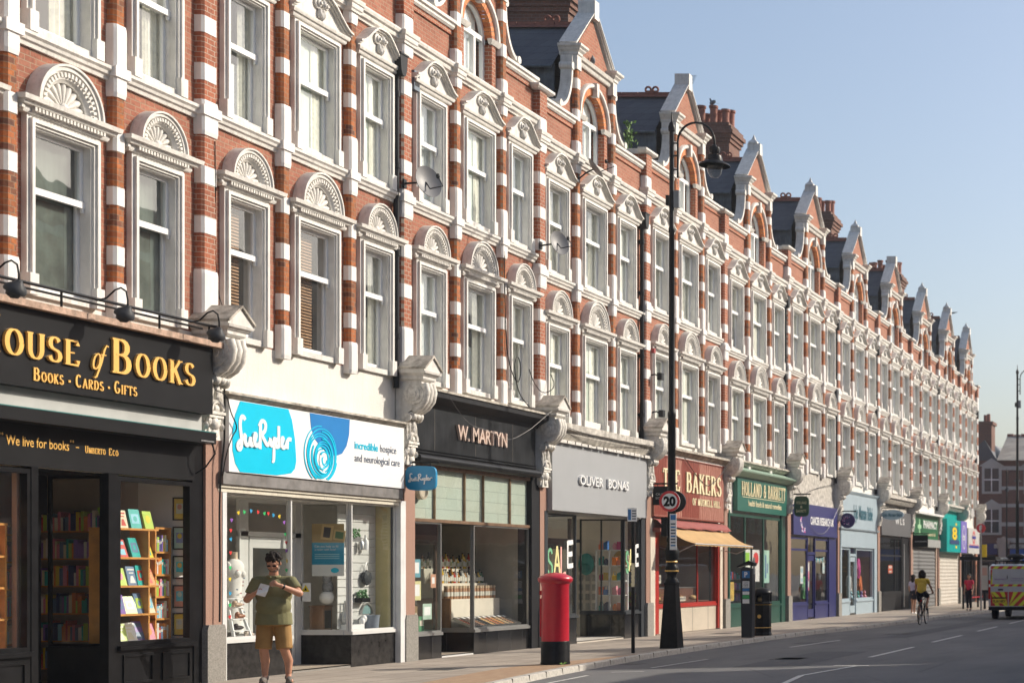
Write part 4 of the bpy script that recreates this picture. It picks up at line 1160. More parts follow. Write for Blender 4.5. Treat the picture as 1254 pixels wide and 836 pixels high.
for k in range(13):
    r = .47-k*.034; a0 = rr.uniform(0, 6.28); cx = 27.53+.045*sin(k*1.3)+k*.008; cz = 3.60-.008*k
    if k > 1: cz = min(cz, 3.58)
    pts = []
    for j in range(41):
        a = a0+j/40*rr.uniform(5.0, 5.2) if 0 else a0+j/40*5.4
        x, z = cx+r*1.0*cos(a), cz+r*1.0*sin(a)
        if z < bot+.01:
            if len(pts) > 1: nib(mb, pts, .02+.012*(k % 3), .015, lambda u, v, d: (u, Y-d, v), .0045+.0003*k, CYAN)
            pts = []; continue
        pts.append((x, z))
    if len(pts) > 1: nib(mb, pts, .022+.012*(k % 3), .018, lambda u, v, d: (u, Y-d, v), .0045+.0003*k, CYAN)
mb.prism([(27.62+.13*cos(t*pi/8), 3.50+.16*sin(t*pi/8)) for t in range(16)], Y-.0095, Y, SIGNW)
mb.build('logo', f)
mb = MB()
put_script(mb, 25.22, 3.38, 1.50, .66, lambda u, v, d: (u, Y-.003-d, v), SIGNW, .14)
put_text(mb, 'incredible', 28.57, 29.33, 3.78, .125, Y, CYAN, .001, bold=.02); put_text(mb, 'hospice', 29.40, 29.95, 3.78, .125, Y, SLATE_T, .001)
put_text(mb, 'and neurological care', 28.57, 30.07, 3.56, .125, Y, SLATE_T, .001)
mb.build('lettering', f)
ledge(1, 24.98, 30.28, 4.28, 4.38, .27, WEATHER)
mb = MB(); mb.box(25.0, 30.25, -.17, -.005, 2.98, 3.165, GREYMETAL); part(1, 'shutter_box', mb)
mb = MB(); mb.box(25.0, 30.25, -.13, -.005, 2.93, 2.975, surf('cream_trim', (.62, .58, .48), .5, streak=.4)); mb.box(25.0, 30.25, -.10, -.005, 2.865, 2.925, MATS['cream_trim']); part(1, 'trim', mb)
WFR = paint('white_metal_frame', (.62, .62, .60), .35)
MARBLE = surf('black_marble', (.03, .028, .027), .2, var=.5, scale=9, bmp=.05)
win(1, 25.2, 27.03, .62, 2.86, WFR, t=.035, d=.05); riser(1, 25.2, 27.03, .62, MARBLE, WFR, -.02, .10, .03)
win(1, 28.80, 30.27, .62, 2.86, WFR, t=.03, d=.05); riser(1, 28.80, 30.27, .62, MARBLE, WFR, -.02, .10, .03)
winy(1, 28.80, .03, .85, .62, 2.86, WFR, .03, .04); risery(1, 28.83, .10, .85, .62, MARBLE, WFR)
winy(1, 27.03, .03, .85, .62, 2.86, WFR, .03, .04); risery(1, 26.93, .10, .85, .62, MARBLE, WFR)
door(1, 27.3, 28.6, .86, 2.15, WFR); threshold(1, 27.05, 28.78, .86)
mb = MB(); mb.box(27.05, 28.78, .84, .90, 2.24, 2.32, WFR); mb.box(27.05, 28.78, .84, .9, 2.8, 2.86, WFR); mb.box(28.62, 28.78, .84, .9, 0.03, 2.8, WFR); mb.box(27.05, 27.28, .84, .9, .03, 2.8, WFR); part(1, 'door_frame', mb)
mb = MB(); mb.box(25.10, 25.20, -.10, .1, 0, 2.86, surf('white_pillar', (.66, .66, .65), .5, streak=.3)); part(1, 'pillar', mb)
mb = MB(); mb.box(30.27, 30.45, -.12, .1, 0, 2.95, MATS['white_pillar']); part(1, 'pillar', mb)
mb = MB()
for k in range(15): mb.box(28.95, 30.2, .30, .315, .66+k*.145, .66+k*.145+.135, SLATW)
part(1, 'slatwall', mb)
mb = MB(); mb.box(30.19, 30.22, .04, .3, .62, 2.85, surf('ochre_panel', (.55, .46, .22), .8)); part(1, 'side_panel', mb)
mb = MB(); mb.box(25.15, 26.9, .1, .9, .55, .62, SLATW); mb.box(28.9, 30.2, .1, .93, .55, .62, SLATW); part(1, 'display_floor', mb)
# poster, notice
t = thing('window_poster', 'large poster with picture frames over a blue panel inside the recessed charity shop glass', 'poster', (28.83, .40, 1.58))
mb = MB(); mb.box(0, .004, -.28, .28, 0, .91, SIGNW); mb.build('paper', t)
mb = MB(); mb.box(-.002, 0, -.28, .28, .20, .58, paint('poster_blue', (.01, .30, .50)))
pm = lambda u, v, d: (-.0025-d, .28-u, v)
put_text(mb, 'Can you help us fill', .05, .46, .50, .035, 0, SIGNW, 0, 0, pm); put_text(mb, 'a room with love?', .05, .42, .445, .035, 0, SIGNW, 0, 0, pm)
for k in range(3): mb.box(-.003, -.0022, -.20, .23, .37-k*.035, .385-k*.035, paint('pale_line', (.35, .6, .7)))
mb.build('blue_panel', t)
mb = MB(); mb.box(-.002, 0, -.28, .28, .58, .91, paint('poster_sand', (.42, .30, .14))); mb.build('photo', t)
mb = MB(); fr = paint('pine_frame', (.62, .45, .22)); M = Matrix.Rotation(radians(8), 4, 'X')
mb.box(-.006, -.002, .02, .22, .62, .88, fr, M); mb.box(-.008, -.006, .06, .18, .66, .84, paint('photo_dark', (.08, .07, .08)), M)
mb.box(-.006, -.002, -.20, .0, .64, .82, fr, M); mb.box(-.008, -.006, -.17, -.03, .67, .79, paint('photo_green', (.10, .2, .1)), M); mb.build('picture', t)
mb = MB(); mb.prism([(-.12+.07*cos(a*pi/8), .10+.045*sin(a*pi/8)) for a in range(16)], -.003, 0, CYAN, 'yz'); mb.build('badge', t)
t = thing('warning_notice', 'small white notice with a yellow triangle beside the charity shop poster', 'notice', (28.79, .76, 1.14))
mb = MB(); mb.box(-.01, -.006, -.09, .09, 0, .32, SIGNW); mb.build('paper', t)
mb = MB(); mb.prism([(-.07, .17), (.07, .17), (0, .29)], -.014, -.010, paint('warning_yellow', (.80, .62, .02)), 'yz'); mb.prism([(-.025, .19), (.025, .19), (0, .25)], -.016, -.014, BLACK, 'yz'); mb.build('symbol', t)
# heart garland on the left pane
t = thing('heart_garland', 'row of small coloured paper hearts strung round the left charity shop pane', 'garland', (25.2, .04, 1.0))
HC = {'p': (.30, .10, .50), 'r': (.75, .04, .04), 'b': (.02, .35, .65), 'g': (.03, .55, .16), 'y': (.85, .60, .03)}
pts = [(75,260,'p'),(70,330,'r'),(70,390,'b'),(68,483,'r'),(66,585,'g'),(64,663,'y'),(65,760,'b'),(64,840,'g'),(63,920,'r'),(122,210,'y'),(162,205,'g'),(208,198,'b'),(256,205,'r'),(300,215,'g'),(326,215,'r'),(360,227,'b'),(402,235,'y'),(435,275,'p'),(443,357,'g'),(449,413,'r'),(450,468,'p'),(455,540,'y'),(450,602,'g'),(452,700,'b'),(450,800,'r')]
hs = [(-.0, -.035), (.03, 0), (.032, .02), (.016, .032), (0, .018), (-.016, .032), (-.032, .02), (-.03, 0)]
for a, b, c in pts:
    tt = 1541-(270+a/5.577); X = 2030*15.82/tt; Z = 1.65+(700-(590+b/5.577))*15.82/tt
    an = RND.uniform(-.5, .5)
    mb = MB(); mb.prism([(u*cos(an)-v*sin(an), u*sin(an)+v*cos(an)) for u, v in hs], -.003, 0, paint('heart_'+c, HC[c]))
    mb.build('heart', t, (X-25.2, 0, Z-1.0))
# mannequins
FAB = surf('white_dress', (.74, .72, .68), .85, var=.06, scale=9); SKINM = surf('mannequin_skin', (.62, .50, .36), .6, var=.05)
def mannequin(x, y, lab, butterflies):
    t = thing('mannequin', lab, 'mannequin', (x, y, .62))
    mb = MB(); prof = [(.16, .08), (.155, .3), (.13, .55), (.115, .72), (.135, .9), (.16, 1.03), (.165, 1.12), (.12, 1.2), (.06, 1.24)]
    M = Matrix.Diagonal((1.1, .72, 1, 1)); mb.lathe(prof, FAB, 20, M=M)
    for s in (-1, 1): mb.ell((s*.065, -.09, 1.0), (.06, .05, .06), FAB, 10, 8); mb.ell((s*.165, 0, 1.11), (.045, .055, .09), FAB, 10, 6)
    o = mb.build('dress', t)
    if butterflies:
        b = MB()
        for k in range(16):
            a = RND.uniform(-2.8, -.3); z = .15+k*.06; r = .155
            c = Vector((1.1*r*cos(a), .72*r*sin(a), z)); cc = paint('butterfly%d' % (k % 3), [(.35, .12, .14), (.12, .16, .22), (.4, .25, .2)][k % 3])
            for q in (-1, 1): b.ell(c+Vector((q*.014, -.004, .004)), (.014, .006, .012), cc, 6, 4)
        b.build('print', o)
    mb = MB(); mb.lathe([(.058, 1.22), (.045, 1.27), (.048, 1.33), (.05, 1.345), (0, 1.35)], SKINM, 14); mb.build('neck', t)
    mb = MB(); mb.lathe([(.0, -.0), (.12, .0), (.12, .015), (.015, .03), (.015, .12)], METAL, 16); mb.build('stand', t)
mannequin(25.72, .42, 'headless mannequin in a plain white top at the far left of the charity shop window', False)
mannequin(26.35, .50, 'headless mannequin in a white butterfly print dress behind the standing man', True)
t = thing('step_shelf', 'white A-frame step shelf carrying shoes at the foot of the charity shop window', 'shelf', (26.0, .25, .62))
for s in (-1, 1): mb = MB(); mb.add([(s*.22-.015, -.12, 0), (s*.22+.015, -.12, 0), (s*.12+.015, .06, .62), (s*.12-.015, .06, .62), (s*.22-.015, -.08, 0), (s*.22+.015, -.08, 0), (s*.12+.015, .1, .62), (s*.12-.015, .1, .62)], [(0,1,2,3), (4,5,6,7), (0,1,5,4), (1,2,6,5), (2,3,7,6), (3,0,4,7)], SIGNW); mb.build('side', t)
for k, z in enumerate((.12, .30, .48, .62)): mb = MB(); mb.box(-.22+k*.025, .22-k*.025, -.1+k*.04, .08+k*.02, z-.012, z, SIGNW); mb.build('shelf', t)
for k, (x, z, c, nm) in enumerate(((25.98, .745, (.05, .04, .04), 'black'), (26.02, .925, (.30, .12, .06), 'tan brown'), (25.95, 1.105, (.45, .32, .22), 'beige'), (26.25, .63, (.6, .5, .42), 'pale pink'))):
    mb = MB(); mm = paint('shoe'+nm.replace(' ', ''), c); mb.ell((0, 0, .035), (.12, .04, .035), mm, 12, 6); mb.ell((-.07, 0, .06), (.05, .035, .045), mm, 10, 6); mb.box(-.12, -.09, -.015, .015, 0, .05, mm)
    tag(mb.build('shoe', None, (x, .2, z)), f'{nm} shoe on display {"on the lowest step" if k == 0 else "on the second step" if k == 1 else "on the third step" if k == 2 else "on the window floor"} in the charity shop window', 'shoe')
# goods in the right window
def lathe_thing(name, lab, cat, x, y, z, prof, mat, sc=(1, 1, 1), grp=None):
    mb = MB(); mb.lathe(prof, mat, 16, M=Matrix.Diagonal((sc[0], sc[1], sc[2], 1))); return tag(mb.build(name, None, (x, y, z)), lab, cat, grp)
lathe_thing('basket', 'grey drum basket at the right of the charity shop window', 'basket', 29.80, .16, .62, [(.11, 0), (.13, .24), (.14, .26), (.11, .26)], paint('basket_grey', (.22, .26, .32)))
mb = MB(); mb.arc(0, .30, [(.17, .0), (.2, .0), (.2, .03), (.17, .03)], 0, pi, 14, METAL); mb.arc(0, .30, [(0, .01), (.16, .01)], 0, pi, 14, paint('basket_lid', (.18, .3, .3)))
tag(mb.build('fan_ornament', None, (29.85, .29, .60)), 'half round green ornament standing behind the grey basket', 'ornament')
t = thing('hanging_lantern', 'dark round metal lantern hung on the slatted wall', 'lantern', (29.78, .24, 1.55))
mb = MB(); M = Matrix.Rotation(pi/2, 4, 'X'); mb.lathe([(.06, -.05), (.13, -.03), (.14, 0), (.13, .03), (.06, .05)], paint('lantern_black', (.04, .045, .05)), 8, M=M, smooth=False); mb.build('body', t)
mb = MB(); mb.tube([(-.08, 0, .1), (-.05, 0, .22), (0, 0, .27), (.05, 0, .22), (.08, 0, .1)], .008, METAL, 6, cap=False); mb.build('handle', t)
lathe_thing('bottle', 'white spray bottle on a slatwall bracket', 'bottle', 29.72, .23, 2.05, [(.05, 0), (.055, .15), (.02, .2), (.02, .26), (.0, .27)], SIGNW)
lathe_thing('bottle', 'small grey bottle beside the white spray bottle', 'bottle', 29.58, .23, 2.05, [(.045, 0), (.05, .12), (.02, .16), (.0, .19)], METAL)
for x, z, l in ((29.3, 2.28, 'leafy green plant hung high on the slatted wall'), (29.6, 1.2, 'low plant trough hung on the slatted wall above the basket')):
    mb = MB(); g = paint('leaf_green', (.05, .16, .05))
    for k in range(40):
        c = Vector((RND.uniform(-.13, .13), RND.uniform(-.07, .05), RND.uniform(-.02, .12))); mb.ell(c, (.025, .02, .03), g, 5, 4)
    t = thing('hanging_plant', l, 'plant', (x, .22, z)); mb.build('foliage', t); mb = MB(); mb.box(-.14, .14, -.07, .06, -.09, -.01, BLACK if z < 2 else METAL); mb.build('trough', t)
t = thing('box_crate', 'white slatted crate on the charity shop window floor', 'crate', (29.25, .22, .62))
for k in range(2): mb = MB(); mb.box(-.2, .2, -.12+k*.22, -.11+k*.22, 0, .11, SIGNW); mb.build('side', t)
for k in range(2): mb = MB(); mb.box(-.2+k*.39, -.19+k*.39, -.11, .1, 0, .11, SIGNW); mb.build('end', t)
mb = MB(); mb.ell((0, 0, .12), (.11, .10, .13), paint('silver_bag', (.45, .46, .48), .3, metal=.5), 14, 8); mb.tube([(-.05, 0, .2), (-.04, 0, .42), (.05, 0, .42), (.06, 0, .2)], .02, METAL, 6)
tag(mb.build('silver_bag', None, (29.12, .24, .72)), 'silver drawstring bag on top of the white crate', 'bag')
mb = MB(); mb.box(-.14, .14, -.12, .12, 0, .42, surf('dark_oak', (.20, .10, .05), .5, var=.3)); mb.box(-.15, .15, -.13, .13, .42, .45, MATS['dark_oak']); mb.box(-.10, .10, -.125, -.121, .05, .36, BLACK)
tag(mb.build('wooden_box', None, (29.0, .62, .62)), 'upright dark oak box behind the recessed charity shop glass', 'box')
mb = MB(); mb.ell((0, 0, .12), (.14, .12, .12), FAB, 12, 8); mb.ell((.02, 0, .30), (.10, .09, .13), surf('lace_black', (.25, .25, .26), .7, var=.8, scale=60, col2=(.03, .03, .03)), 12, 8); mb.ell((0, 0, .5), (.09, .07, .2), MATS['lace_black'], 12, 8)
tag(mb.build('dress_form', None, (28.98, .50, 1.08)), 'patterned black and white fabric form standing on the oak box', 'dress form')
mb = MB(); mb.ell((0, 0, .07), (.05, .05, .07), SIGNW, 10, 8); mb.ell((.06, 0, .12), (.06, .05, .07), SIGNW, 10, 8)
tag(mb.build('figurine', None, (29.52, .18, .70)), 'small white china figurine beside the grey basket', 'ornament')
# ============ 2 health food grocer, black front
BRONZE = surf('bronze_trim', (.30, .19, .12), .35, metal=.5, var=.25, scale=8)
COPPERL = paint('rose_metal_letters', (.80, .62, .52), .3, metal=.35)
FBLACK = surf('black_slate_fascia', (.022, .023, .025), .3, var=.5, scale=3, bmp=.05, streak=.12, streakcol=(.12, .13, .14))
header(2, 30.7, 36.05, 3.62)
interior(2, 30.7, 36.0, 3.62, surf('grocer_wall', (.50, .46, .38), .9))
f = fascia(2, 30.75, 35.95, 3.95, 4.76, -.10, -.005, FBLACK)
mb = MB(); put_text(mb, 'W. MARTYN', 32.38, 34.5, 4.24, .285, -.102, COPPERL, .045, bold=.012); mb.build('lettering', f)
mb = MB()
for x in (31.55, 33.2, 34.85): mb.box(x-.008, x+.008, -.104, -.1005, 3.96, 4.75, paint('joint_strip', (.10, .09, .08)))
mb.build('joint_strip', f)
mb = MB(); mb.mould(30.72, 36.02, [(0, 4.76), (.12, 4.76), (.16, 4.82), (.30, 4.9), (.36, 4.94), (.36, 5.03), (0, 5.04)], CHARCOAL, False, False); part(2, 'fascia_cornice', mb)
mb = MB(); mb.box(30.7, 36.05, -.39, 0, 5.042, 5.085, WEATHER); part(2, 'ledge', mb)
mb = MB(); mb.mould(30.75, 35.95, [(0, 3.86), (.10, 3.86), (.13, 3.89), (.10, 3.92), (.13, 3.945), (0, 3.948)], FBLACK, False, False); part(2, 'trim', mb)
mb = MB(); mb.tube([(30.75, -.17, 3.77), (35.93, -.17, 3.77)], .085, CASTIRON, 14); part(2, 'awning_roller', mb)
mb = MB(); mb.box(30.75, 35.95, -.05, .02, 3.61, 3.69, BRONZE); mb.box(30.75, 35.95, -.045, .02, 2.60, 2.66, BRONZE); part(2, 'bronze_rail', mb)
MINT = glass('mint_obscured_glass', (.60, .70, .62), 1.5, .38)
MINTP = courses('mint_blind', (.40, .47, .40), (.46, .50, .42), (.25, .30, .26), 3.0, .22, .008, rough=.7, bmp=.2, stain=.35, stainc=(.32, .30, .2))
mb = MB(); xs = [30.80, 31.75, 32.95, 33.75, 34.95, 35.92]
for a, b in zip(xs[:-1], xs[1:]): mb.box(b-.012, b+.012, -.02, .02, 2.66, 3.61, BRONZE)
tw = part(2, 'transom_window', mb)
mb = MB()
for a, b in zip(xs[:-1], xs[1:]):
    mb.quad((a+.01, 0, 2.66), (b-.01, 0, 2.66), (b-.01, 0, 3.61), (a+.01, 0, 3.61), SHOPGLASS)
    mb.quad((a+.01, .03, 2.66), (b-.01, .03, 2.66), (b-.01, .03, 3.61), (a+.01, .03, 3.61), MINTP)
mb.build('pane', tw)
mb = MB(); M = Matrix.Translation((31.15, -.05, 3.18)) @ Matrix.Rotation(pi/2, 4, 'X')
mb.lathe([(.17, -.04), (.17, .05), (.14, .06), (.13, .02), (.0, .02)], surf('cream_fan', (.45, .40, .3), .5, streak=.5), 20, M=M)
for k in range(0): mb.lathe([(.11-.025*k, .025), (.11-.025*k, .045), (.098-.025*k, .045)], DRAIN, 18, M=M)
part(2, 'extractor_vent', mb)
ALU = paint('dull_aluminium', (.30, .30, .29), .35, metal=.5)
win(2, 30.80, 31.98, .50, 2.60, ALU, t=.03, d=.04); riser(2, 30.80, 31.98, .50, BLACKTILE, ALU, -.02, .10, .03)
win(2, 33.30, 35.82, .50, 2.60, ALU, t=.03, d=.04); riser(2, 33.30, 35.82, .50, BLACKTILE, ALU, -.02, .10, .03)
winy(2, 33.30, .02, .66, .50, 2.60, ALU, .03, .04); risery(2, 33.33, .1, .66, .5, BLACKTILE, ALU)
winy(2, 31.98, .02, .66, .50, 2.60, ALU, .03, .04); risery(2, 31.86, .1, .66, .5, BLACKTILE, ALU)
door(2, 32.1, 33.2, .68, 2.3, surf('dark_wood_door', (.07, .035, .02), .4), .5); threshold(2, 32.0, 33.28, .68, SLATW)
mb = MB(); mb.box(31.98, 33.3, .65, .72, 2.38, 2.64, CHARCOAL); part(2, 'door_header', mb)
mb = MB(); mb.box(35.82, 36.19, -.08, .1, 0, 3.7, CHARCOAL); part(2, 'pillar', mb)
CREAMCL = surf('cream_cloth', (.66, .60, .50), .9, var=.06)
DW = surf('walnut_display', (.28, .15, .07), .6, var=.3)
t = thing('display_stand', 'cream stepped display stand filling the grocer window', 'display stand', (34.3, .3, .5))
for k, (y0, y1, z1) in enumerate(((.24, .50, .60), (.50, .76, .92), (.76, 1.05, 1.22))):
    mb = MB(); mb.box(-.85, 1.35, y0, y1, 0, z1, CREAMCL); mb.build('step', t)
mb = MB(); mb.box(-.92, -.86, .2, 1.25, 0, .62, DW); mb.build('end_panel', t)
BOT = {'amber': (.35, .16, .03), 'golden': (.70, .48, .06), 'clear': (.5, .5, .45), 'dark green': (.04, .12, .05), 'red': (.5, .05, .04), 'black': (.03, .03, .03)}
rr = random.Random(21)
def bottle(c, tall):
    mb = MB(); m = paint('bottle_'+c.replace(' ', '_'), BOT[c], .12, .05)
    h = tall
    mb.lathe([(.032, 0), (.034, h*.6), (.014, h*.78), (.013, h*.92)], m, 10); mb.lathe([(.016, h*.92), (.016, h), (0, h)], BLACK, 8); mb.lathe([(.0345, h*.15), (.0345, h*.5)], paint('label_white', (.7, .68, .6)), 10)
    return mb.mesh('bottle')
_bt = {}
for row, (y, z, n, name) in enumerate(((.62, 1.101, 17, 'lowest'), (.88, 1.421, 26, 'middle'), (1.16, 1.721, 26, 'top'))):
    for k in range(n):
        x = 33.50+k*(2.12/n)+rr.uniform(-.02, .02); c = rr.choice(list(BOT)); h = rr.choice([.20, .24, .28])
        if row == 0:
            if 'jar' not in _bt:
                mb = MB(); mb.lathe([(.04, 0), (.042, .13), (.036, .15)], paint('spice_brown', (.38, .20, .10)), 12); mb.lathe([(.04, .15), (.04, .185), (0, .185)], paint('jar_lid', (.55, .42, .28)), 12); mb.lathe([(.0427, .04), (.0427, .1)], paint('label_white', (.7, .68, .6)), 12); _bt['jar'] = mb.mesh('jar')
            o = link('jar', _bt['jar'], None, (x, y, z)); o.scale = (1.3, 1.3, 1.45); tag(o, 'brown spice jar with a white label on the lowest step of the grocer display', 'jar', 'spice jars on the lowest step of the grocer display'); continue
        if row == 2 and k % 3 == 0:
            if 'box' not in _bt: mb = MB(); mb.box(-.035, .035, -.03, .03, 0, .2, CREAMCL); mb.box(-.025, .025, -.032, -.0301, .06, .14, paint('olive_label', (.2, .25, .1))); _bt['box'] = mb.mesh('carton')
            tag(link('carton', _bt['box'], None, (x, y, z)), 'pale carton among the bottles on the top step of the grocer display', 'carton', 'pale cartons on the top step'); continue
        if (c, h) not in _bt: _bt[(c, h)] = bottle(c, h)
        o = link('bottle', _bt[(c, h)], None, (x, y, z)); o.scale = (1.25, 1.25, 1.2); tag(o, f'{"short" if h < .22 else "medium" if h < .26 else "tall"} {c} bottle on the {name} step of the grocer display', 'bottle', f'{"short" if h < .22 else "medium" if h < .26 else "tall"} {c} bottles on the {name} step')
NUTS = [('red brown', (.30, .08, .04)), ('dark', (.08, .05, .04)), ('chestnut', (.25, .12, .06)), ('black', (.03, .03, .03)), ('golden', (.50, .30, .12)), ('rust', (.42, .15, .06)), ('orange', (.55, .25, .08)), ('tan', (.45, .32, .18)), ('brown', (.28, .15, .08)), ('charcoal', (.06, .05, .05))]
for k, (nm, c) in enumerate(NUTS):
    t = thing('food_tray', f'sloping tray of {nm} dried food, number {k+1} from the left in the grocer window', 'tray', (33.50+k*.225, .08, .52), group='sloping trays of dried food in the grocer window')
    M = Matrix.Rotation(radians(24), 4, 'X')
    mb = MB()
    for (a, b, c0, d) in ((-.105, -.095, 0, .42), (.095, .105, 0, .42), (-.095, .095, 0, .01), (-.095, .095, .41, .42)): mb.box(a, b, c0, d, 0, .05, METAL, M)
    mb.box(-.095, .095, .01, .41, 0, .01, METAL, M); mb.build('tray', t)
    mb = MB(); mb.box(-.094, .094, .011, .409, .011, .038, surf('nuts_%d' % k, c, .7, var=.7, scale=60, bmp=1, bscale=50), M); o = mb.build('dried_food', t)
    mb = MB(); mb.box(-.05, .05, .33, .40, .05, .054, SIGNW, M); mb.build('price_card', t)
for k, (x, z, w_, h, c, nm) in enumerate(((31.0, 1.55, .26, .34, (.15, .35, .42), 'blue and white'), (30.98, 1.12, .30, .36, (.62, .58, .30), 'pale yellow'), (31.35, .75, .34, .30, (.42, .55, .45), 'pale green'), (31.65, 1.35, .2, .26, (.55, .3, .2), 'orange'))):
    mb = MB(); mb.box(0, w_, .022, .025, 0, h, paint('leaflet%d' % k, c)); mb.box(.05, w_-.05, .0215, .022, .08, h-.06, SIGNW)
    tag(mb.build('leaflet', None, (x, 0, z)), f'{nm} leaflet stuck inside the narrow left pane of the grocer', 'leaflet')
for k, (x, h, c, nm) in enumerate(((31.0, .45, (.12, .25, .22), 'dark green'), (31.25, .35, (.3, .35, .3), 'grey green'), (31.5, .5, (.3, .2, .1), 'brown'), (31.75, .3, (.1, .3, .15), 'bright green'))):
    mb = MB(); mb.box(-.1, .1, 0, .12, 0, h, paint('packet%d' % k, c)); mb.box(-.07, .07, -.002, 0, h*.4, h*.75, CREAMCL)
    tag(mb.build('packet', None, (x, .25, .5)), f'{nm} food packet standing in the narrow left grocer window', 'packet')

# ============ 3 gift shop, plain grey
GREYP = surf('pale_grey_fascia', (.33, .34, .35), .45, var=.04, scale=2)
DGREY = paint('dark_grey_frame', (.045, .05, .055), .4)
header(3, 36.45, 42.33, 2.96)
interior(3, 36.45, 42.3, 2.96, surf('gift_wall', (.78, .74, .66), .9, var=.04), surf('gift_floor', (.6, .56, .5), .6))
f = fascia(3, 36.58, 42.22, 3.02, 4.52, -.20, -.02, GREYP)
mb = MB(); put_text(mb, 'OLIVER', 37.97, 39.30, 3.66, .21, -.202, SIGNW, .05, bold=.012); put_text(mb, 'BONAS', 39.62, 40.9, 3.66, .21, -.202, SIGNW, .05, bold=.012); mb.build('lettering', f)
ledge(3, 36.45, 42.33, 4.60, 4.98, .38, GREYSTONE, 'broken_cornice')
mb = MB()
rr = random.Random(9)
x = 36.5
while x < 42.2:
    w_ = rr.uniform(.1, .4); mb.box(x, x+w_, -.30, -.02, 4.53, 4.60-rr.uniform(0, .03), WHITE2); x += w_+rr.uniform(0, .12)
part(3, 'crumbling_moulding', mb)
win(3, 36.60, 38.30, .66, 2.96, DGREY, t=.04); riser(3, 36.60, 38.30, .66, BLACKTILE, DGREY)
win(3, 41.20, 42.20, .66, 2.96, DGREY, t=.04); riser(3, 41.20, 42.20, .66, BLACKTILE, DGREY)
winy(3, 41.20, .03, 1.08, .66, 2.96, DGREY, .035, .04, vert=(.55,)); risery(3, 41.23, .1, 1.08, .66, BLACKTILE, DGREY)
winy(3, 38.30, .03, 1.08, .66, 2.96, DGREY, .035, .04); risery(3, 38.2, .1, 1.08, .66, BLACKTILE, DGREY)
door(3, 39.2, 40.6, 1.10, 2.3, DGREY, .25); threshold(3, 38.35, 41.15, 1.1, surf('pale_step', (.5, .45, .38), .7, streak=.3))
mb = MB(); mb.box(38.3, 41.2, 1.08, 1.14, 2.38, 2.46, DGREY); mb.box(39.1, 39.2, 1.08, 1.14, 0, 2.96, DGREY); mb.box(40.6, 40.7, 1.08, 1.14, 0, 2.96, DGREY); part(3, 'door_frame', mb)
mb = MB(); mb.box(42.21, 42.46, -.07, .1, 0, 3.0, DGREY); mb.box(36.43, 36.59, -.1, .1, 0, 3.0, DGREY); part(3, 'pillar', mb)
NEON = [((.16, .42, .22), 'S'), ((.74, .66, .30), 'A'), ((.80, .42, .36), 'L'), ((.78, .78, .76), 'E')]
def sale(x0, x1, zb, h, lab):
    t = thing('sale_lettering', lab, 'window sign', (x0, 0, zb)); n = 4; w_ = (x1-x0)/4
    for k, (c, ch) in enumerate(NEON):
        mb = MB(); m = paint('vinyl_'+ch, c, .5); z = k*h*.10+(-.12*h if ch == 'L' else 0); tt = h*.12
        if ch == 'S': nib(mb, [(p_[0]*w_*1.2, p_[1]*h) for p_ in arcp(.31,.74,.25,.23,20,250,9)+arcp(.31,.26,.25,.23,80,-170,9)], tt, tt, lambda u, v, d: (u, -.032-d, z+v), .004, m)
        if ch == 'A': [nib(mb, q, tt, tt, lambda u, v, d: (u, -.032-d, z+v), .004+.001*j, m) for j, q in enumerate(([(0, 0), (w_*.4, h)], [(w_*.4, h), (w_*.8, 0)], [(w_*.15, h*.32), (w_*.65, h*.32)]))]
        if ch == 'L': nib(mb, [(0, h), (0, 0), (w_*.7, .03)], tt, tt, lambda u, v, d: (u, -.032-d, z+v), .004, m)
        if ch == 'E': [nib(mb, q, tt, tt, lambda u, v, d: (u, -.032-d, z+v), .004+.001*j, m) for j, q in enumerate(([(0, 0), (0, h)], [(0, h*.93), (w_*.8, h*.97)], [(0, h*.5), (w_*.7, h*.54)], [(0, h*.07), (w_*.8, h*.11)]))]
        mb.build('letter', t, (k*w_, 0, 0))
sale(36.72, 38.15, 1.55, .62, 'large multicoloured SALE letters on the left gift shop pane')
sale(41.27, 42.15, 1.62, .55, 'large multicoloured SALE letters on the right gift shop pane')
t = thing('display_shelf', 'white framed display shelf of colourful gifts behind the recessed gift shop glass', 'shelf', (41.62, .51, .66))
for y in (-.33, 0.0, .33): mb = MB(); mb.box(-.02, .02, y-.018, y+.018, 0, 1.55, SIGNW); mb.build('upright', t)
for y in (-.33, .33): mb = MB(); mb.box(.3, .34, y-.018, y+.018, 0, 1.55, SIGNW); mb.build('upright', t)
for z in (.02, .42, .78, 1.16, 1.55): mb = MB(); mb.box(-.02, .34, -.33, .33, z-.02, z, SIGNW); mb.build('shelf', t)
G = [('coral', (.75, .22, .12)), ('navy', (.03, .05, .12)), ('yellow', (.80, .52, .03)), ('magenta', (.55, .06, .20)), ('blue', (.05, .15, .4)), ('orange', (.85, .22, .03)), ('teal', (.05, .32, .30)), ('ochre', (.5, .35, .1)), ('pink', (.72, .3, .35))]
gi = 0
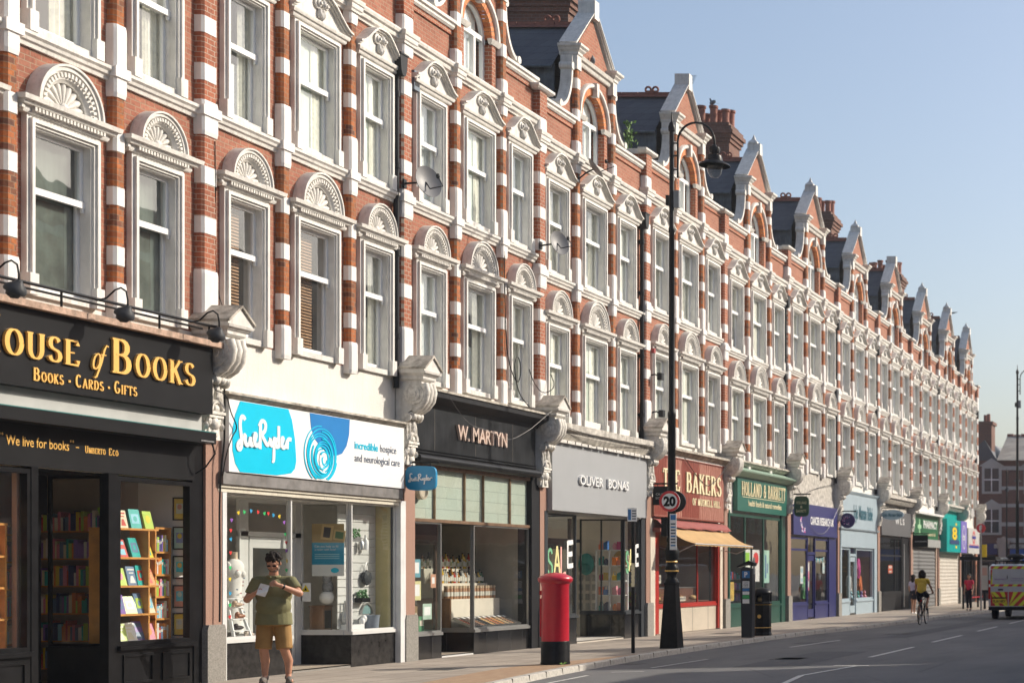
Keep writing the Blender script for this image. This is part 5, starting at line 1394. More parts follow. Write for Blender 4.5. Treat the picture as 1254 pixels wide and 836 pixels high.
for si, z in enumerate((.02, .42, .78, 1.16, 1.55)):
    for j, y in enumerate((-.24, -.12, .10, .22)):
        nm, c = G[(gi*5+si) % 9]; gi += 1; mb = MB(); m = paint('gift_'+nm, c, .4)
        if (si+j) % 4 == 0: mb.box(-.05, .05, -.055, .055, 0, .20, m); mb.box(-.045, .045, -.05, .05, .2, .21, SIGNW); kk = 'box'
        elif (si+j) % 4 == 1: mb.lathe([(.04, 0), (.055, .05), (.055, .12), (.03, .15), (.03, .17)], m, 12); kk = 'vase'
        elif (si+j) % 4 == 2:
            for q in range(3): mb.box(-.055, .055, -.05+.035*q, -.022+.035*q, 0, .22-.02*q, m)
            kk = 'book stack'
        else: mb.box(-.05, .05, -.055, .055, 0, .13, m); mb.tube([(0, -.04, .12), (0, -.03, .22), (0, .03, .22), (0, .04, .12)], .008, m, 6, cap=False); kk = 'bag'
        tag(mb.build(kk.replace(' ', '_'), None, (41.66, .51+y, .66+z+.001)), f'{nm} {kk}, {ORD[3-j]} from the left on the {["floor", "lower", "middle", "upper", "top"][si]} level of the gift shelf', kk, 'gifts on the white framed shelf')
t = thing('backpack', 'dark teal rucksack hung behind the gift shelf', 'bag', (42.0, 1.25, 1.6))
mb = MB(); mb.ell((0, 0, .25), (.1, .2, .28), paint('gift_teal', (.05, .32, .30)), 14, 10); mb.build('body', t); mb = MB(); mb.ell((-.08, 0, .15), (.05, .14, .13), paint('pocket_teal', (.03, .22, .21)), 12, 8); mb.build('pocket', t)
mb = MB(); mb.ell((0, 0, 0), (.03, .22, .22), surf('straw', (.5, .36, .14), .8, var=.2, scale=40), 16, 8); mb.ell((-.03, 0, 0), (.07, .11, .12), MATS['straw'], 14, 8)
tag(mb.build('straw_hat', None, (42.0, .35, 1.98)), 'straw hat on the wall behind the gift shelf', 'hat')
for k, z in enumerate((1.62, 1.1, .82)):
    mb = MB(); mb.lathe([(0, -.003), (.09, -.003), (.09, .003), (0, .003)], paint('pink_paper', (.72, .45, .42)), 20, M=Matrix.Rotation(pi/2, 4, 'X'))
    tag(mb.build('paper_disc', None, (41.31, .045, z)), f'{["upper", "middle", "lower"][k]} pink paper disc hung at the corner of the gift shop glass', 'decoration', 'pink paper discs')
mb = MB()
for r in range(6):
    for c in range(4): mb.box(0, .01, .2+c*.17, .3+c*.17, .7+r*.24, .86+r*.24, paint('card_rack', (.35, .35, .33)))
o = mb.build('card_rack', None, (42.24, .9, 0)); tag(o, 'wall rack of small greeting cards inside the gift shop', 'card rack')

# ============ 4 bakery
def marble(name, a, b_, sc=2.5):
    m, nt, bb, out = _new(name)
    wv = N(nt, 'ShaderNodeTexWave'); wv.inputs['Scale'].default_value = sc; wv.inputs['Distortion'].default_value = 9; wv.inputs['Detail'].default_value = 4
    nt.links.new(pos(nt, (1, 1, -.8)), wv.inputs['Vector'])
    nt.links.new(ramp(nt, wv.outputs['Fac'], [(.1, a), (.55, tuple((x+y)/2 for x, y in zip(a, b_))), (.95, b_)]), bb.inputs['Base Color']); bb.inputs['Roughness'].default_value = .25
    MATS[name] = m; return m
M1 = marble('rose_marble', (.27, .09, .065), (.44, .22, .17)); M2 = marble('oxblood_marble', (.17, .03, .02), (.26, .065, .045))
RED = paint('pillarbox_red_frame', (.38, .026, .018), .3)
header(4, 42.75, 48.58, 2.7)
interior(4, 42.75, 48.5, 3.05, surf('bakery_wall', (.34, .24, .18), .9))
f = fascia(4, 42.88, 48.45, 3.08, 4.72, -.15, -.01, M1)
mb = MB(); mb.box(44.95, 46.35, -.153, -.151, 3.14, 4.68, M2); mb.box(42.9, 43.8, -.153, -.151, 3.14, 4.68, M2)
for a in (3.085, 4.69): mb.box(42.88, 48.45, -.175, -.15, a, a+.03, M2)
mb.build('marble_band', f)
mb = MB(); put_serif(mb, 'THE', 43.45, 44.75, 3.83, .55, -.155, CREAM, .03, T=.2); put_serif(mb, 'BAKERS', 45.2, 48.2, 3.83, .55, -.155, CREAM, .03, T=.2)
put_serif(mb, 'OF MUSWELL HILL', 45.75, 48.1, 3.5, .19, -.155, CREAM, .012, T=.2, t=.08); mb.build('lettering', f)
ledge(4, 42.75, 48.6, 4.78, 4.95, .34, WEATHER)
mb = MB(); mb.box(42.75, 48.6, -.15, 0, 4.72, 4.78, WHITE2); part(4, 'trim', mb)
MAROON = surf('maroon_canvas', (.26, .06, .05), .8, var=.2, scale=12)
mb = MB(); n = 24; vs = []
for k in range(n+1):
    x = 42.9+k*(48.5-42.9)/n; vs += [(x, -.05, 3.06), (x, -.22, 3.0), (x, -.36, 2.86+.01*sin(k*2)), (x, -.36, 2.82+.015*cos(k*1.3))]
mb.add(vs, [(4*k+j, 4*k+4+j, 4*k+5+j, 4*k+1+j) for k in range(n) for j in range(3)], MAROON)
mb.box(42.9, 48.5, -.30, -.02, 2.70, 2.80, surf('awning_case', (.25, .07, .05), .5)); part(4, 'folded_blind', mb)
t = thing('shop_awning', 'ochre orange canvas awning let down over the bakery window', 'awning', (43.5, 0, 2.8))
CANV = surf('ochre_canvas', (.47, .30, .13), .85, var=.12, scale=3, streak=.15, bmp=.2, bscale=12)
mb = MB(); n = 30; vs = []; W_ = 4.95
for k in range(n+1):
    x = k*W_/n; s = .012*sin(k*.9)
    for u in range(7):
        q = u/6; vs.append((x, -.28-.72*q, .0-.40*q-.07*sin(pi*q)+s*q))
    vs.append((x, -1.005, -.46+.018*(k % 2)))
mb.add(vs, [(8*k+j, 8*k+8+j, 8*k+9+j, 8*k+1+j) for k in range(n) for j in range(7)], CANV, True); mb.build('canvas', t)
mb = MB(); mb.tube([(0, -1.0, -.41), (W_, -1.0, -.41)], .018, METAL, 8); mb.build('front_bar', t)
for x in (.06, W_-.06): mb = MB(); mb.tube([(x, -.05, -.5), (x, -.55, -.62), (x, -.98, -.42)], .013, METAL, 6); mb.build('arm', t)
win(4, 43.42, 48.18, .76, 2.70, RED, t=.05, vert=(46.6,), horiz=()); 
mb = MB(); mb.box(43.10, 43.42, -.08, .12, 0.03, 2.72, RED); mb.box(48.18, 48.30, -.08, .12, .03, 2.72, RED); part(4, 'red_post', mb)
riser(4, 43.42, 48.18, .76, courses('cream_tile', (.55, .48, .38), (.60, .53, .43), (.2, .17, .14), 1.3, 1.2, .02, rough=.3, stain=.2), RED, -.02, .10, .03, .07)
mb = MB(); mb.box(42.76, 43.10, -.10, .12, 0, 3.05, surf('cream_pillar', (.62, .55, .45), .6, streak=.3)); mb.box(48.3, 48.52, -.1, .12, 0, 3.05, MATS['cream_pillar']); part(4, 'pillar', mb)
mb = MB(); mb.box(0, 4.5, 0, .06, 0, .35, surf('brown_back_panel', (.16, .07, .045), .4)); mb.box(0, 4.5, -.35, .06, -.03, 0, MATS['brown_back_panel']); mb.box(0, 4.5, -.02, .08, .35, .38, METAL)
tag(mb.build('bakery_counter', None, (43.55, .5, .85)), 'long brown display counter along the bakery window', 'counter')
for k, (x, w_, h, lab) in enumerate(((43.62, .25, .22, 'small white price card beside the red bakery post'), (44.6, .28, .3, 'leaning white card on the bakery counter'), (45.7, .5, .12, 'long pale box on the bakery counter'), (43.6, .3, .3, 'square pale notice high on the bakery glass'))):
    mb = MB(); mb.box(0, w_, 0, .03, 0, h, CREAMCL); mb.box(.03, w_-.03, -.002, 0, h*.3, h*.8, paint('text_grey', (.3, .28, .26)))
    tag(mb.build('price_card', None, (x, .18 if k else .03, [1.35, .85, .85, 1.9][k])), lab, 'card')
for k, (x, c, nm) in enumerate(((44.3, (.5, .3, .12), 'round brown'), (45.2, (.6, .42, .2), 'pale golden'), (46.1, (.42, .22, .08), 'dark crusted'), (47.1, (.55, .36, .15), 'long golden'))):
    mb = MB(); mb.ell((0, 0, .07), (.16, .1, .07), paint('bread%d' % k, c, .8), 12, 8); tag(mb.build('loaf', None, (x, .3, .86)), f'{nm} loaf on the bakery counter', 'loaf')

# ============ helper for the plainer fronts
def front(i, x0, x1, zsill, ztop, fm, vert=(), horiz=(), dx=None, wall=None, t=.08):
    interior(i, x0+.02, x1-.02, ztop+.02, wall or SHOPWALL)
    if dx:
        segs = [(x0, dx[0]), (dx[1], x1)]
        door(i, dx[0]+.04, dx[1]-.04, .02, 2.15, fm, .35, METAL); mb = MB(); mb.box(dx[0], dx[1], -.03, .05, 2.26, 2.36, fm); mb.box(dx[0], dx[0]+.05, -.04, .05, .02, ztop, fm); mb.box(dx[1]-.05, dx[1], -.04, .05, .02, ztop, fm); part(i, 'door_frame', mb)
        g = MB(); g.quad((dx[0]+.05, 0, 2.36), (dx[1]-.05, 0, 2.36), (dx[1]-.05, 0, ztop), (dx[0]+.05, 0, ztop), SHOPGLASS); part(i, 'fanlight', g)
    else: segs = [(x0, x1)]
    for a, b in segs:
        if b-a < .1: continue
        win(i, a, b, zsill, ztop, fm, t=t, vert=[v for v in vert if a < v < b], horiz=horiz); riser(i, a, b, zsill, fm, fm)
def poster(x, z, w_, h, c, lab, c2=(.75, .75, .72), y=.05, shape=0):
    t = thing('window_poster', lab, 'poster', (x, y, z)); mb = MB(); mb.box(0, w_, 0, .004, 0, h, paint('poster%.2f%.2f' % (x, z), c)); mb.build('paper', t)
    mb = MB(); m = paint('posterb%.2f%.2f' % (x, z), c2)
    if shape == 0: mb.box(w_*.12, w_*.88, -.002, 0, h*.62, h*.9, m); mb.box(w_*.2, w_*.8, -.002, 0, h*.1, h*.3, m)
    elif shape == 1: mb.prism([(w_*.5+w_*.36*cos(a*pi/8), h*.72+h*.2*sin(a*pi/8)) for a in range(16)], -.002, 0, m); mb.box(w_*.3, w_*.42, -.002, 0, h*.1, h*.42, m)
    else: mb.box(w_*.3, w_*.5, -.002, 0, h*.15, h*.85, m); mb.box(w_*.6, w_*.8, -.002, 0, h*.3, h*.6, m)
    mb.build('artwork', t); return t
# ============ 5 green health shop
HG = paint('forest_green', (.006, .06, .042), .35, .1); HG2 = paint('sea_green_fascia', (.012, .11, .082), .4, .08)
header(5, 49.0, 55.1, 3.4)
f = fascia(5, 49.75, 54.95, 3.5, 4.52, -.15, -.01, HG2)
mb = MB(); put_serif(mb, 'HOLLAND & BARRETT', 50.1, 54.75, 3.98, .42, -.152, CREAM, .02, T=.16); mb.box(50.2, 54.6, -.16, -.151, 3.93, 3.945, CREAM)
put_text(mb, 'health foods & natural remedies', 50.8, 54.3, 3.68, .17, -.152, CREAM, .004, bold=.01); mb.build('lettering', f)
mb = MB(); mb.mould(49.6, 55.0, [(0, 4.53), (.2, 4.53), (.42, 4.66), (.44, 4.70), (0, 4.86)], paint('pale_green_canopy', (.30, .42, .33)), True, True); part(5, 'fascia_canopy', mb)
ledge(5, 49.0, 55.1, 4.88, 5.03, .25, WEATHER)
front(5, 49.35, 54.65, .62, 3.42, HG, (50.9, 52.8), (), None, surf('green_shop_wall', (.14, .17, .13), .9), .09)
mb = MB(); mb.box(48.98, 49.35, -.06, .1, 0, 3.5, HG); mb.box(54.65, 55.08, -.06, .1, 0, 3.5, HG); part(5, 'pillar', mb)
mb = MB(); mb.box(49.0, 49.1, -.09, .1, 0, 3.4, paint('turquoise_edge', (.02, .3, .3))); part(5, 'trim', mb)
poster(51.0, 1.35, .65, 1.0, (.72, .74, .70), 'white poster with a lime green corner in the green health shop window', (.30, .6, .05), shape=0)
poster(51.85, 1.35, .75, 1.0, (.74, .72, .70), 'white poster with a big red circle in the green health shop window', (.72, .04, .04), shape=1)
poster(53.0, 1.3, .65, 1.05, (.35, .58, .48), 'mint green poster with blue lettering in the right pane of the health shop', (.04, .15, .35), shape=2)
poster(49.5, .8, .55, .55, (.62, .42, .10), 'ochre board low in the left pane of the green health shop', (.5, .32, .08))
t = thing('shop_gondola', 'low run of packed shelves inside the green health shop', 'shelf', (49.6, 1.2, .05))
rr = random.Random(31)
for k in range(4):
    mb = MB(); mb.box(0, 4.8, 0, .35, .3+k*.35, .32+k*.35, METAL); mb.build('shelf', t); mb = MB(); x = .02
    while x < 4.7: w_ = rr.uniform(.07, .15); c = rr.choice(BN); mb.box(x, x+w_-.01, .02, .2, .321+k*.35, .321+k*.35+rr.uniform(.12, .25), paint('cover_'+c.replace(' ', '_'), BC[c])); x += w_
    o = mb.build('goods', t); o['kind'] = 'stuff'
# ============ 6 royal blue charity shop
RB = paint('royal_blue_paint', (.016, .02, .11), .35, .08); RB2 = paint('royal_blue_fascia', (.022, .024, .13), .4, .05)
header(6, 55.5, 61.75, 2.85, 5.2, GREYSTONE)
f = fascia(6, 55.75, 61.55, 2.92, 4.0, -.15, -.01, RB2)
mb = MB(); put_text(mb, 'CANCER RESEARCH UK', 57.85, 61.0, 3.32, .26, -.152, SIGNW, .003, bold=.03); mb.build('lettering', f)
mb = MB(); rr = random.Random(2)
for k in range(46):
    a = radians(rr.uniform(55, 305)); r = rr.uniform(.27, .43); mb.ell((57.0+r*cos(a), -.155, 3.42+r*sin(a)), (.035, .004, .035), [paint('pink_dot', (.75, .1, .35)), SIGNW, paint('lilac_dot', (.5, .4, .7))][k % 3], 6, 4)
mb.build('logo', f)
front(6, 55.62, 60.7, .55, 2.85, RB, (), (2.42,), (57.9, 58.9), surf('charity_blue_wall', (.18, .15, .14), .9), .07)
mb = MB(); mb.box(60.7, 61.7, -.06, .1, 0, 2.92, RB); mb.box(55.5, 55.62, -.06, .1, 0, 2.92, RB); part(6, 'pillar', mb)
poster(57.3, 1.25, .35, .6, (.72, .73, .72), 'white leaflet by the royal blue shop door', (.3, .5, .6)); poster(58.2, 1.0, .3, 1.1, (.65, .2, .3), 'tall pink and white poster on the royal blue shop door', y=.06); poster(60.2, 1.6, .3, .4, (.5, .65, .68), 'pale blue leaflet in the right pane of the royal blue shop')
GARM = {'crimson': (.35, .03, .06), 'magenta': (.5, .05, .25), 'dark red': (.22, .03, .03), 'sky blue': (.3, .5, .6), 'green': (.1, .3, .12), 'black': (.03, .03, .03), 'lilac': (.4, .3, .5), 'white': (.6, .6, .58), 'orange': (.6, .15, .04)}
def garment(x, y, z, c, shop):
    mb = MB(); m = surf('cloth_'+c.replace(' ', '_'), GARM[c], .9, var=.15, scale=15)
    mb.prism([(-.2, .5), (-.06, .6), (.06, .6), (.2, .5), (.3, .22), (.22, .18), (.16, .35), (.18, -.2), (-.18, -.2), (-.16, .35), (-.22, .18), (-.3, .22)], -.06, .06, m)
    mb.ell((0, -.03, .1), (.17, .09, .3), m, 12, 8)
    tag(mb.build('garment', None, (x, y, z)), f'{c} garment on display in {shop}', 'clothing')
garment(56.3, .5, 1.5, 'crimson', 'the left pane of the royal blue shop'); garment(56.9, .6, 1.0, 'dark red', 'the left pane of the royal blue shop, lower down'); garment(59.6, .6, .9, 'green', 'the right pane of the royal blue shop')
t = thing('bunting', 'string of small white and blue pennants across the royal blue shop pane', 'bunting', (59.0, .08, 2.2))
for k in range(8): mb = MB(); mb.prism([(-.09, .0), (.09, .0), (0, -.2)], -.003, .003, SIGNW if k % 2 else paint('pennant_blue', (.1, .5, .6))); mb.build('pennant', t, (.1+k*.2, 0, -.06*sin(pi*k/7)))
# ============ 7 pale blue baby shop
PB = paint('powder_blue', (.34, .42, .47), .4, .05); PBT = paint('petrol_letters', (.02, .11, .15), .4)
header(7, 62.1, 68.2, 2.6)
f = fascia(7, 62.25, 68.05, 3.35, 4.62, -.14, -.01, PB)
mb = MB(); mb.mould(62.2, 68.1, [(0, 4.62), (.14, 4.62), (.2, 4.7), (.22, 4.75), (0, 4.78)], PB); mb.mould(62.2, 68.1, [(0, 3.27), (.16, 3.27), (.19, 3.33), (.16, 3.345), (0, 3.346)], PB); mb.box(62.3, 68.0, -.10, -.01, 2.6, 3.27, PB); part(7, 'trim', mb)
mb = MB(); put_text(mb, 'JoJo Maman Bébé', 64.0, 67.2, 3.72, .52, -.142, PBT, .004, bold=.02); mb.build('lettering', f)
front(7, 62.45, 67.75, .55, 2.6, PB, (), (), (63.9, 64.9), surf('baby_wall', (.28, .27, .22), .9), .09)
mb = MB(); mb.box(62.1, 62.45, -.09, .1, 0, 3.27, PB); mb.box(67.75, 68.2, -.09, .1, 0, 3.27, PB); part(7, 'pillar', mb)
for k, (x, z, c) in enumerate(((63.1, .9, 'green'), (63.6, 1.3, 'lilac'), (65.5, .9, 'white'), (66.0, 1.3, 'black'), (66.9, 1.6, 'magenta'), (67.2, .9, 'orange'))): garment(x, .4, z, c, f'the pale blue baby shop, {ORD[k]} from the left')
for k in range(9):
    c = RND.choice(BN); mb = MB(); m = paint('cover_'+c.replace(' ', '_'), BC[c]); mb.ell((0, 0, .1), (.1, .08, .1), m, 10, 6); mb.ell((0, 0, .26), (.07, .06, .07), m, 10, 6); [mb.ell((s*.06, 0, .33), (.025, .02, .025), m, 6, 4) for s in (-1, 1)]; [mb.ell((s*.08, -.07, .05), (.035, .06, .035), m, 6, 4) for s in (-1, 1)]
    tag(mb.build('soft_toy', None, (65.1+k*.28, .22+.1*(k % 2), .56)), f'{c} soft toy, {["first","second","third","fourth","fifth","sixth","seventh","eighth","ninth"][k]} along the floor of the pale blue shop window', 'soft toy')
# ============ 8 dark grey shop
DG = surf('dark_grey_fascia', (.085, .085, .09), .5, var=.08)
header(8, 68.6, 74.7, 3.15, 5.2, GREYSTONE)
f = fascia(8, 68.85, 74.6, 3.2, 4.25, -.14, -.01, DG)
mb = MB(); put_text(mb, 'W L S', 71.4, 73.2, 3.72, .26, -.142, SIGNW, .003, bold=.02); mb.build('lettering', f)
ledge(8, 68.6, 74.7, 4.55, 4.9, .4, GREYSTONE, 'weathered_hood')
front(8, 68.95, 73.2, .75, 3.15, CHARCOAL, (71.9,), (2.35,), None, surf('dark_shop_wall', (.13, .14, .13), .9), .07)
mb = MB(); mb.box(73.2, 74.65, -.05, .1, 0, 3.2, CHARCOAL); mb.box(68.62, 68.95, -.05, .1, 0, 3.2, CHARCOAL); mb.box(73.4, 73.55, -.09, -.05, .1, 2.9, METAL); part(8, 'pillar', mb)
garment(69.8, .4, 1.25, 'orange', 'the dark grey shop, upper left'); garment(70.6, .5, .9, 'orange', 'the dark grey shop, lower middle')
poster(70.9, 1.6, .8, .35, (.75, .12, .04), 'orange red banner poster in the dark grey shop window')
# ============ 9 pharmacy
PG = paint('pharmacy_green', (.015, .12, .045), .35, .05)
header(9, 75.1, 81.1, 2.8)
f = fascia(9, 75.3, 80.95, 3.2, 4.3, -.14, -.01, PG)
mb = MB(); put_text(mb, 'PHARMACY', 77.4, 80.7, 3.72, .34, -.142, SIGNW, .003, bold=.03); mb.box(76.4, 76.6, -.146, -.141, 3.4, 4.1, paint('pale_green', (.35, .6, .35))); mb.box(76.1, 76.9, -.148, -.141, 3.66, 3.84, MATS['pale_green'])
put_text(mb, 'muswell hill', 78.4, 80.2, 3.36, .16, -.142, CREAM, .003); mb.build('lettering', f)
mb = MB(); mb.box(75.2, 81.05, -.4, -.0, 4.32, 4.42, SIGNW); part(9, 'canopy', mb)
mb = MB(); mb.box(75.25, 81.0, -.25, -.01, 2.82, 3.19, surf('grey_shutter_case', (.30, .31, .30), .5, streak=.3)); part(9, 'shutter_box', mb)
def shutter(i, x0, x1, z1, mat, grid=False):
    mb = MB(); n = int(z1/.085); vs = []
    for k in range(n+1):
        z = z1*k/n; vs += [(x0, -.01-.02*(k % 2), z), (x1, -.01-.02*(k % 2), z)]
    mb.add(vs, [(2*k, 2*k+1, 2*k+3, 2*k+2) for k in range(n)], mat); return part(i, 'roller_shutter', mb)
shutter(9, 75.5, 80.8, 2.8, surf('dim_mesh_shutter', (.12, .12, .12), .6, var=.1))
mb = MB(); mb.box(75.1, 75.5, -.06, .1, 0, 2.82, surf('stone_pillar', (.35, .25, .19), .7, var=.15)); mb.box(80.8, 81.1, -.06, .1, 0, 2.82, MATS['stone_pillar']); part(9, 'pillar', mb)
# ============ 10 phone shop
TQ = paint('bright_turquoise', (.0, .36, .33), .3, .05); PU = paint('bt_purple', (.20, .16, .50), .35, .05); YL = paint('sunny_yellow', (.80, .55, .01), .4); DT = paint('deep_teal', (.0, .17, .19), .35)
header(10, 81.5, 87.1, 2.6, 4.25)
mb = MB(); mb.box(81.5, 87.1, .0, .3, 4.25, 5.2, TQ); part(10, 'turquoise_band', mb)
f = fascia(10, 81.6, 87.1, 2.65, 4.28, -.45, -.01, TQ)
mb = MB(); mb.box(85.35, 87.1, -.47, -.451, 2.65, 4.28, PU); mb.box(82.4, 84.7, -.465, -.451, 3.05, 3.95, DT); mb.box(82.3, 84.85, -.475, -.466, 3.05, 3.25, paint('ink_blue', (.02, .05, .15)))
mb.build('panel', f)
mb = MB(); put_text(mb, '8', 82.9, 84.2, 3.30, .58, -.467, YL, .01, bold=.03); mb.box(83.9, 84.3, -.456, -.4515, 4.0, 4.12, YL); mb.box(83.9, 84.3, -.456, -.4515, 2.85, 2.98, YL)
for q, yy in ((1, 0), (-1, 0)): nib(mb, arcp(86.2, 3.45, .42, .62, 100 if q > 0 else -80, 260 if q > 0 else 80, 12), .1, .05, lambda u, v, d: (u, -.471-d, v), .005, SIGNW)
put_text(mb, 'bt', 85.95, 86.45, 3.3, .34, -.471, SIGNW, .004, bold=.02); mb.build('lettering', f)
shutter(10, 81.7, 87.0, 2.62, surf('pale_roller_shutter', (.50, .46, .40), .55, var=.12, streak=.3))
ledge(10, 81.4, 87.4, 4.75, 5.05, .4, GREYSTONE, 'weathered_hood')
# ============ 11 last shop with the roundel
header(11, 87.7, 92.3, 2.6)
f = fascia(11, 88.2, 91.7, 2.65, 4.0, -.35, -.01, surf('tube_grey_sign', (.48, .47, .45), .5))
mb = MB(); R1 = paint('roundel_red', (.60, .03, .04), .4); R2 = paint('roundel_blue', (.03, .03, .25), .4)
mb.arc(89.9, 3.52, [(.24, .352), (.24, .36), (.36, .36), (.36, .352)], 0, 2*pi, 24, R1); mb.box(89.35, 90.45, -.368, -.361, 3.45, 3.59, R2)
mb.box(88.4, 91.5, -.356, -.351, 2.95, 3.08, R2); mb.box(88.4, 91.5, -.356, -.351, 3.1, 3.13, R1); mb.build('roundel', f)
front(11, 87.9, 92.0, .4, 2.6, CHARCOAL, (89.5, 91.2), (), None, DARKROOM, .1)
mb = MB(); mb.box(92.0, 92.5, -.1, 3.0, 0, 5.1, PARTYB); part(11, 'corner_wall', mb)
# ------------------------------------------------------------------ ground
KERB = [(-40, -4.9), (5, -4.9), (15, -4.9), (21, -4.75), (24.5, -4.45), (26.5, -4.12), (29.2, -3.78), (33.8, -3.42), (38, -3.28), (44, -3.25), (47.5, -3.32), (50, -3.62), (54, -3.78), (58, -3.9), (64, -4.05), (70, -4.2), (80, -4.35), (96, -4.4)]
def smooth_line(p, n=3):
    for _ in range(n):
        q = [p[0]]
        for a, b in zip(p[:-1], p[1:]): q += [(a[0]*.75+b[0]*.25, a[1]*.75+b[1]*.25), (a[0]*.25+b[0]*.75, a[1]*.25+b[1]*.75)]
        q.append(p[-1]); p = q
    return p
KL = smooth_line(KERB)
def asphalt():
    m, nt, b, out = _new('worn_asphalt')
    p = pos(nt)
    base = ramp(nt, noise(nt, p, 140, 3), [(.3, (.09, .09, .093)), (.7, (.17, .168, .168))])
    big = ramp(nt, noise(nt, pos(nt, (.35, 1, 1)), .55, 5, .6), [(.35, (.78,)*3), (.65, (1.18, 1.16, 1.12))])
    c = mixc(nt, 1.0, base, big, 'MULTIPLY')
    st = ramp(nt, noise(nt, pos(nt, (.12, 1.6, 1)), 1.2, 4), [(.5, (0, 0, 0)), (.72, (.45,)*3)])
    c = mixc(nt, st, c, (.15, .145, .135))
    v = N(nt, 'ShaderNodeTexVoronoi', feature='DISTANCE_TO_EDGE'); v.inputs['Scale'].default_value = .45
    nt.links.new(p, v.inputs['Vector'])
    cr = ramp(nt, v.outputs['Distance'], [(.0, (.35,)*3), (.012, (0, 0, 0))])
    c = mixc(nt, cr, c, (.03, .03, .032))
    nt.links.new(c, b.inputs['Base Color']); b.inputs['Roughness'].default_value = .82
    bump(nt, b, noise(nt, p, 160, 3), .6, .008); return m
ASPH = asphalt()
PATCH = surf('tarmac_patch', (.085, .086, .09), .85, var=.3, scale=60, bmp=.5, bscale=150)
mb = MB(); mb.quad((-600, -700, -.1), (1200, -700, -.1), (1200, 600, -.1), (-600, 600, -.1), ASPH); structure(mb.build('road'))
mb = MB()
for (x0, x1, y0, y1) in ((30.5, 36.5, -7.2, -6.1), (44, 60, -6.4, -5.7), (40.2, 41.3, -5.3, -4.4)): mb.quad((x0, y0, -.096), (x1, y0, -.096), (x1, y1, -.096), (x0, y1, -.096), PATCH)
structure(mb.build('road_patch'))
SLAB = courses('paving_slabs', (.32, .27, .22), (.39, .33, .27), (.11, .095, .08), .75, .6, .012, True, .8, .4, .45, (.20, .17, .14), .9)
SETT = courses('tan_block_paving', (.36, .22, .13), (.42, .28, .17), (.22, .16, .11), .2, .1, .006, True, .8, .4, .4, (.25, .17, .11), 1.4)
KST = surf('granite_kerb', (.46, .43, .38), .75, var=.25, scale=20, streak=.2, bmp=.4)
def strip(line, off0, off1, z, mat, mb):
    vs = []; n = len(line)
    for i, (x, y) in enumerate(line):
        vs += [(x, y+off0, z), (x, (y+off1) if off1 is not None else 6.0, z)]
    mb.add(vs, [(2*i, 2*i+2, 2*i+3, 2*i+1) for i in range(n-1)], mat)
mb = MB(); strip(KL, .14, None, 0, SLAB, mb); structure(mb.build('pavement'))
mb = MB(); seg = [p for p in KL if 10 < p[0] < 33.5]; vs = []
for i, (x, y) in enumerate(seg):
    w_ = .95*min(1, max(.05, (33.5-x)/5)); vs += [(x, y+.142, .004), (x, y+.14+w_, .004)]
mb.add(vs, [(2*i, 2*i+2, 2*i+3, 2*i+1) for i in range(len(seg)-1)], SETT); structure(mb.build('pavement_edging'))
mb = MB(); n = len(KL); vs = []
for x, y in KL: vs += [(x, y-.012, -.1), (x, y, -.005), (x, y+.02, .006), (x, y+.14, .006), (x, y+.14, -.05)]
mb.add(vs, [(5*i+j, 5*i+5+j, 5*i+6+j, 5*i+1+j) for i in range(n-1) for j in range(4)], KST)
# joints between kerb stones
x = 10.0
def ky(x):
    for a, b in zip(KL[:-1], KL[1:]):
        if a[0] <= x <= b[0]: return a[1]+(b[1]-a[1])*(x-a[0])/(b[0]-a[0])
JO = surf('kerb_joint', (.22, .20, .17), .9)
while x < 94:
    y = ky(x); mb.box(x-.003, x+.003, y-.0135, y+.139, -.09, .0085, JO); x += .915
structure(mb.build('kerb'))
# side street between the terrace and the far block, opposite pavement
mb = MB(); mb.box(-60, 38.9, -40, -12.6, -.2, 0, SLAB); mb.box(44.6, 140, -40, -12.6, -.2, 0, SLAB); mb.box(-60, 38.9, -12.6, -12.46, -.2, .006, KST); mb.box(44.6, 140, -12.6, -12.46, -.2, .006, KST); structure(mb.build('opposite_pavement'))
RWP = surf('road_paint', (.62, .61, .57), .7, var=.3, scale=30, col2=(.34, .33, .31), bmp=.2)
mb = MB()
def line(x0, y0, x1, y1, w_=.10):
    dx, dy = x1-x0, y1-y0; l = hypot(dx, dy); nx, ny = -dy/l*w_/2, dx/l*w_/2
    mb.quad((x0+nx, y0+ny, -.092), (x1+nx, y1+ny, -.092), (x1-nx, y1-ny, -.092), (x0-nx, y0-ny, -.092), RWP)
for x0, x1, y in ((34.0, 38.6, -7.78), (41.3, 45.7, -7.63), (49.0, 53.0, -7.45), (56.3, 60.3, -7.3), (63.7, 67.7, -7.2), (71, 75, -7.15), (78.5, 82.5, -7.1), (86, 90, -7.1)): line(x0, y-.03, x1, y+.03)
line(24.5, -8.55, 28.0, -8.06); line(28.0, -8.06, 30.95, -8.30, .09); line(30.95, -8.5, 30.95, -7.85, .12)
line(26.0, -4.62, 28.0, -4.45, .07); line(28.9, -4.5, 29.1, -5.0, .07); line(30.2, -4.72, 33.2, -4.75, .06); line(38.5, -4.9, 42.5, -5.05, .07)
structure(mb.build('road_marking'))

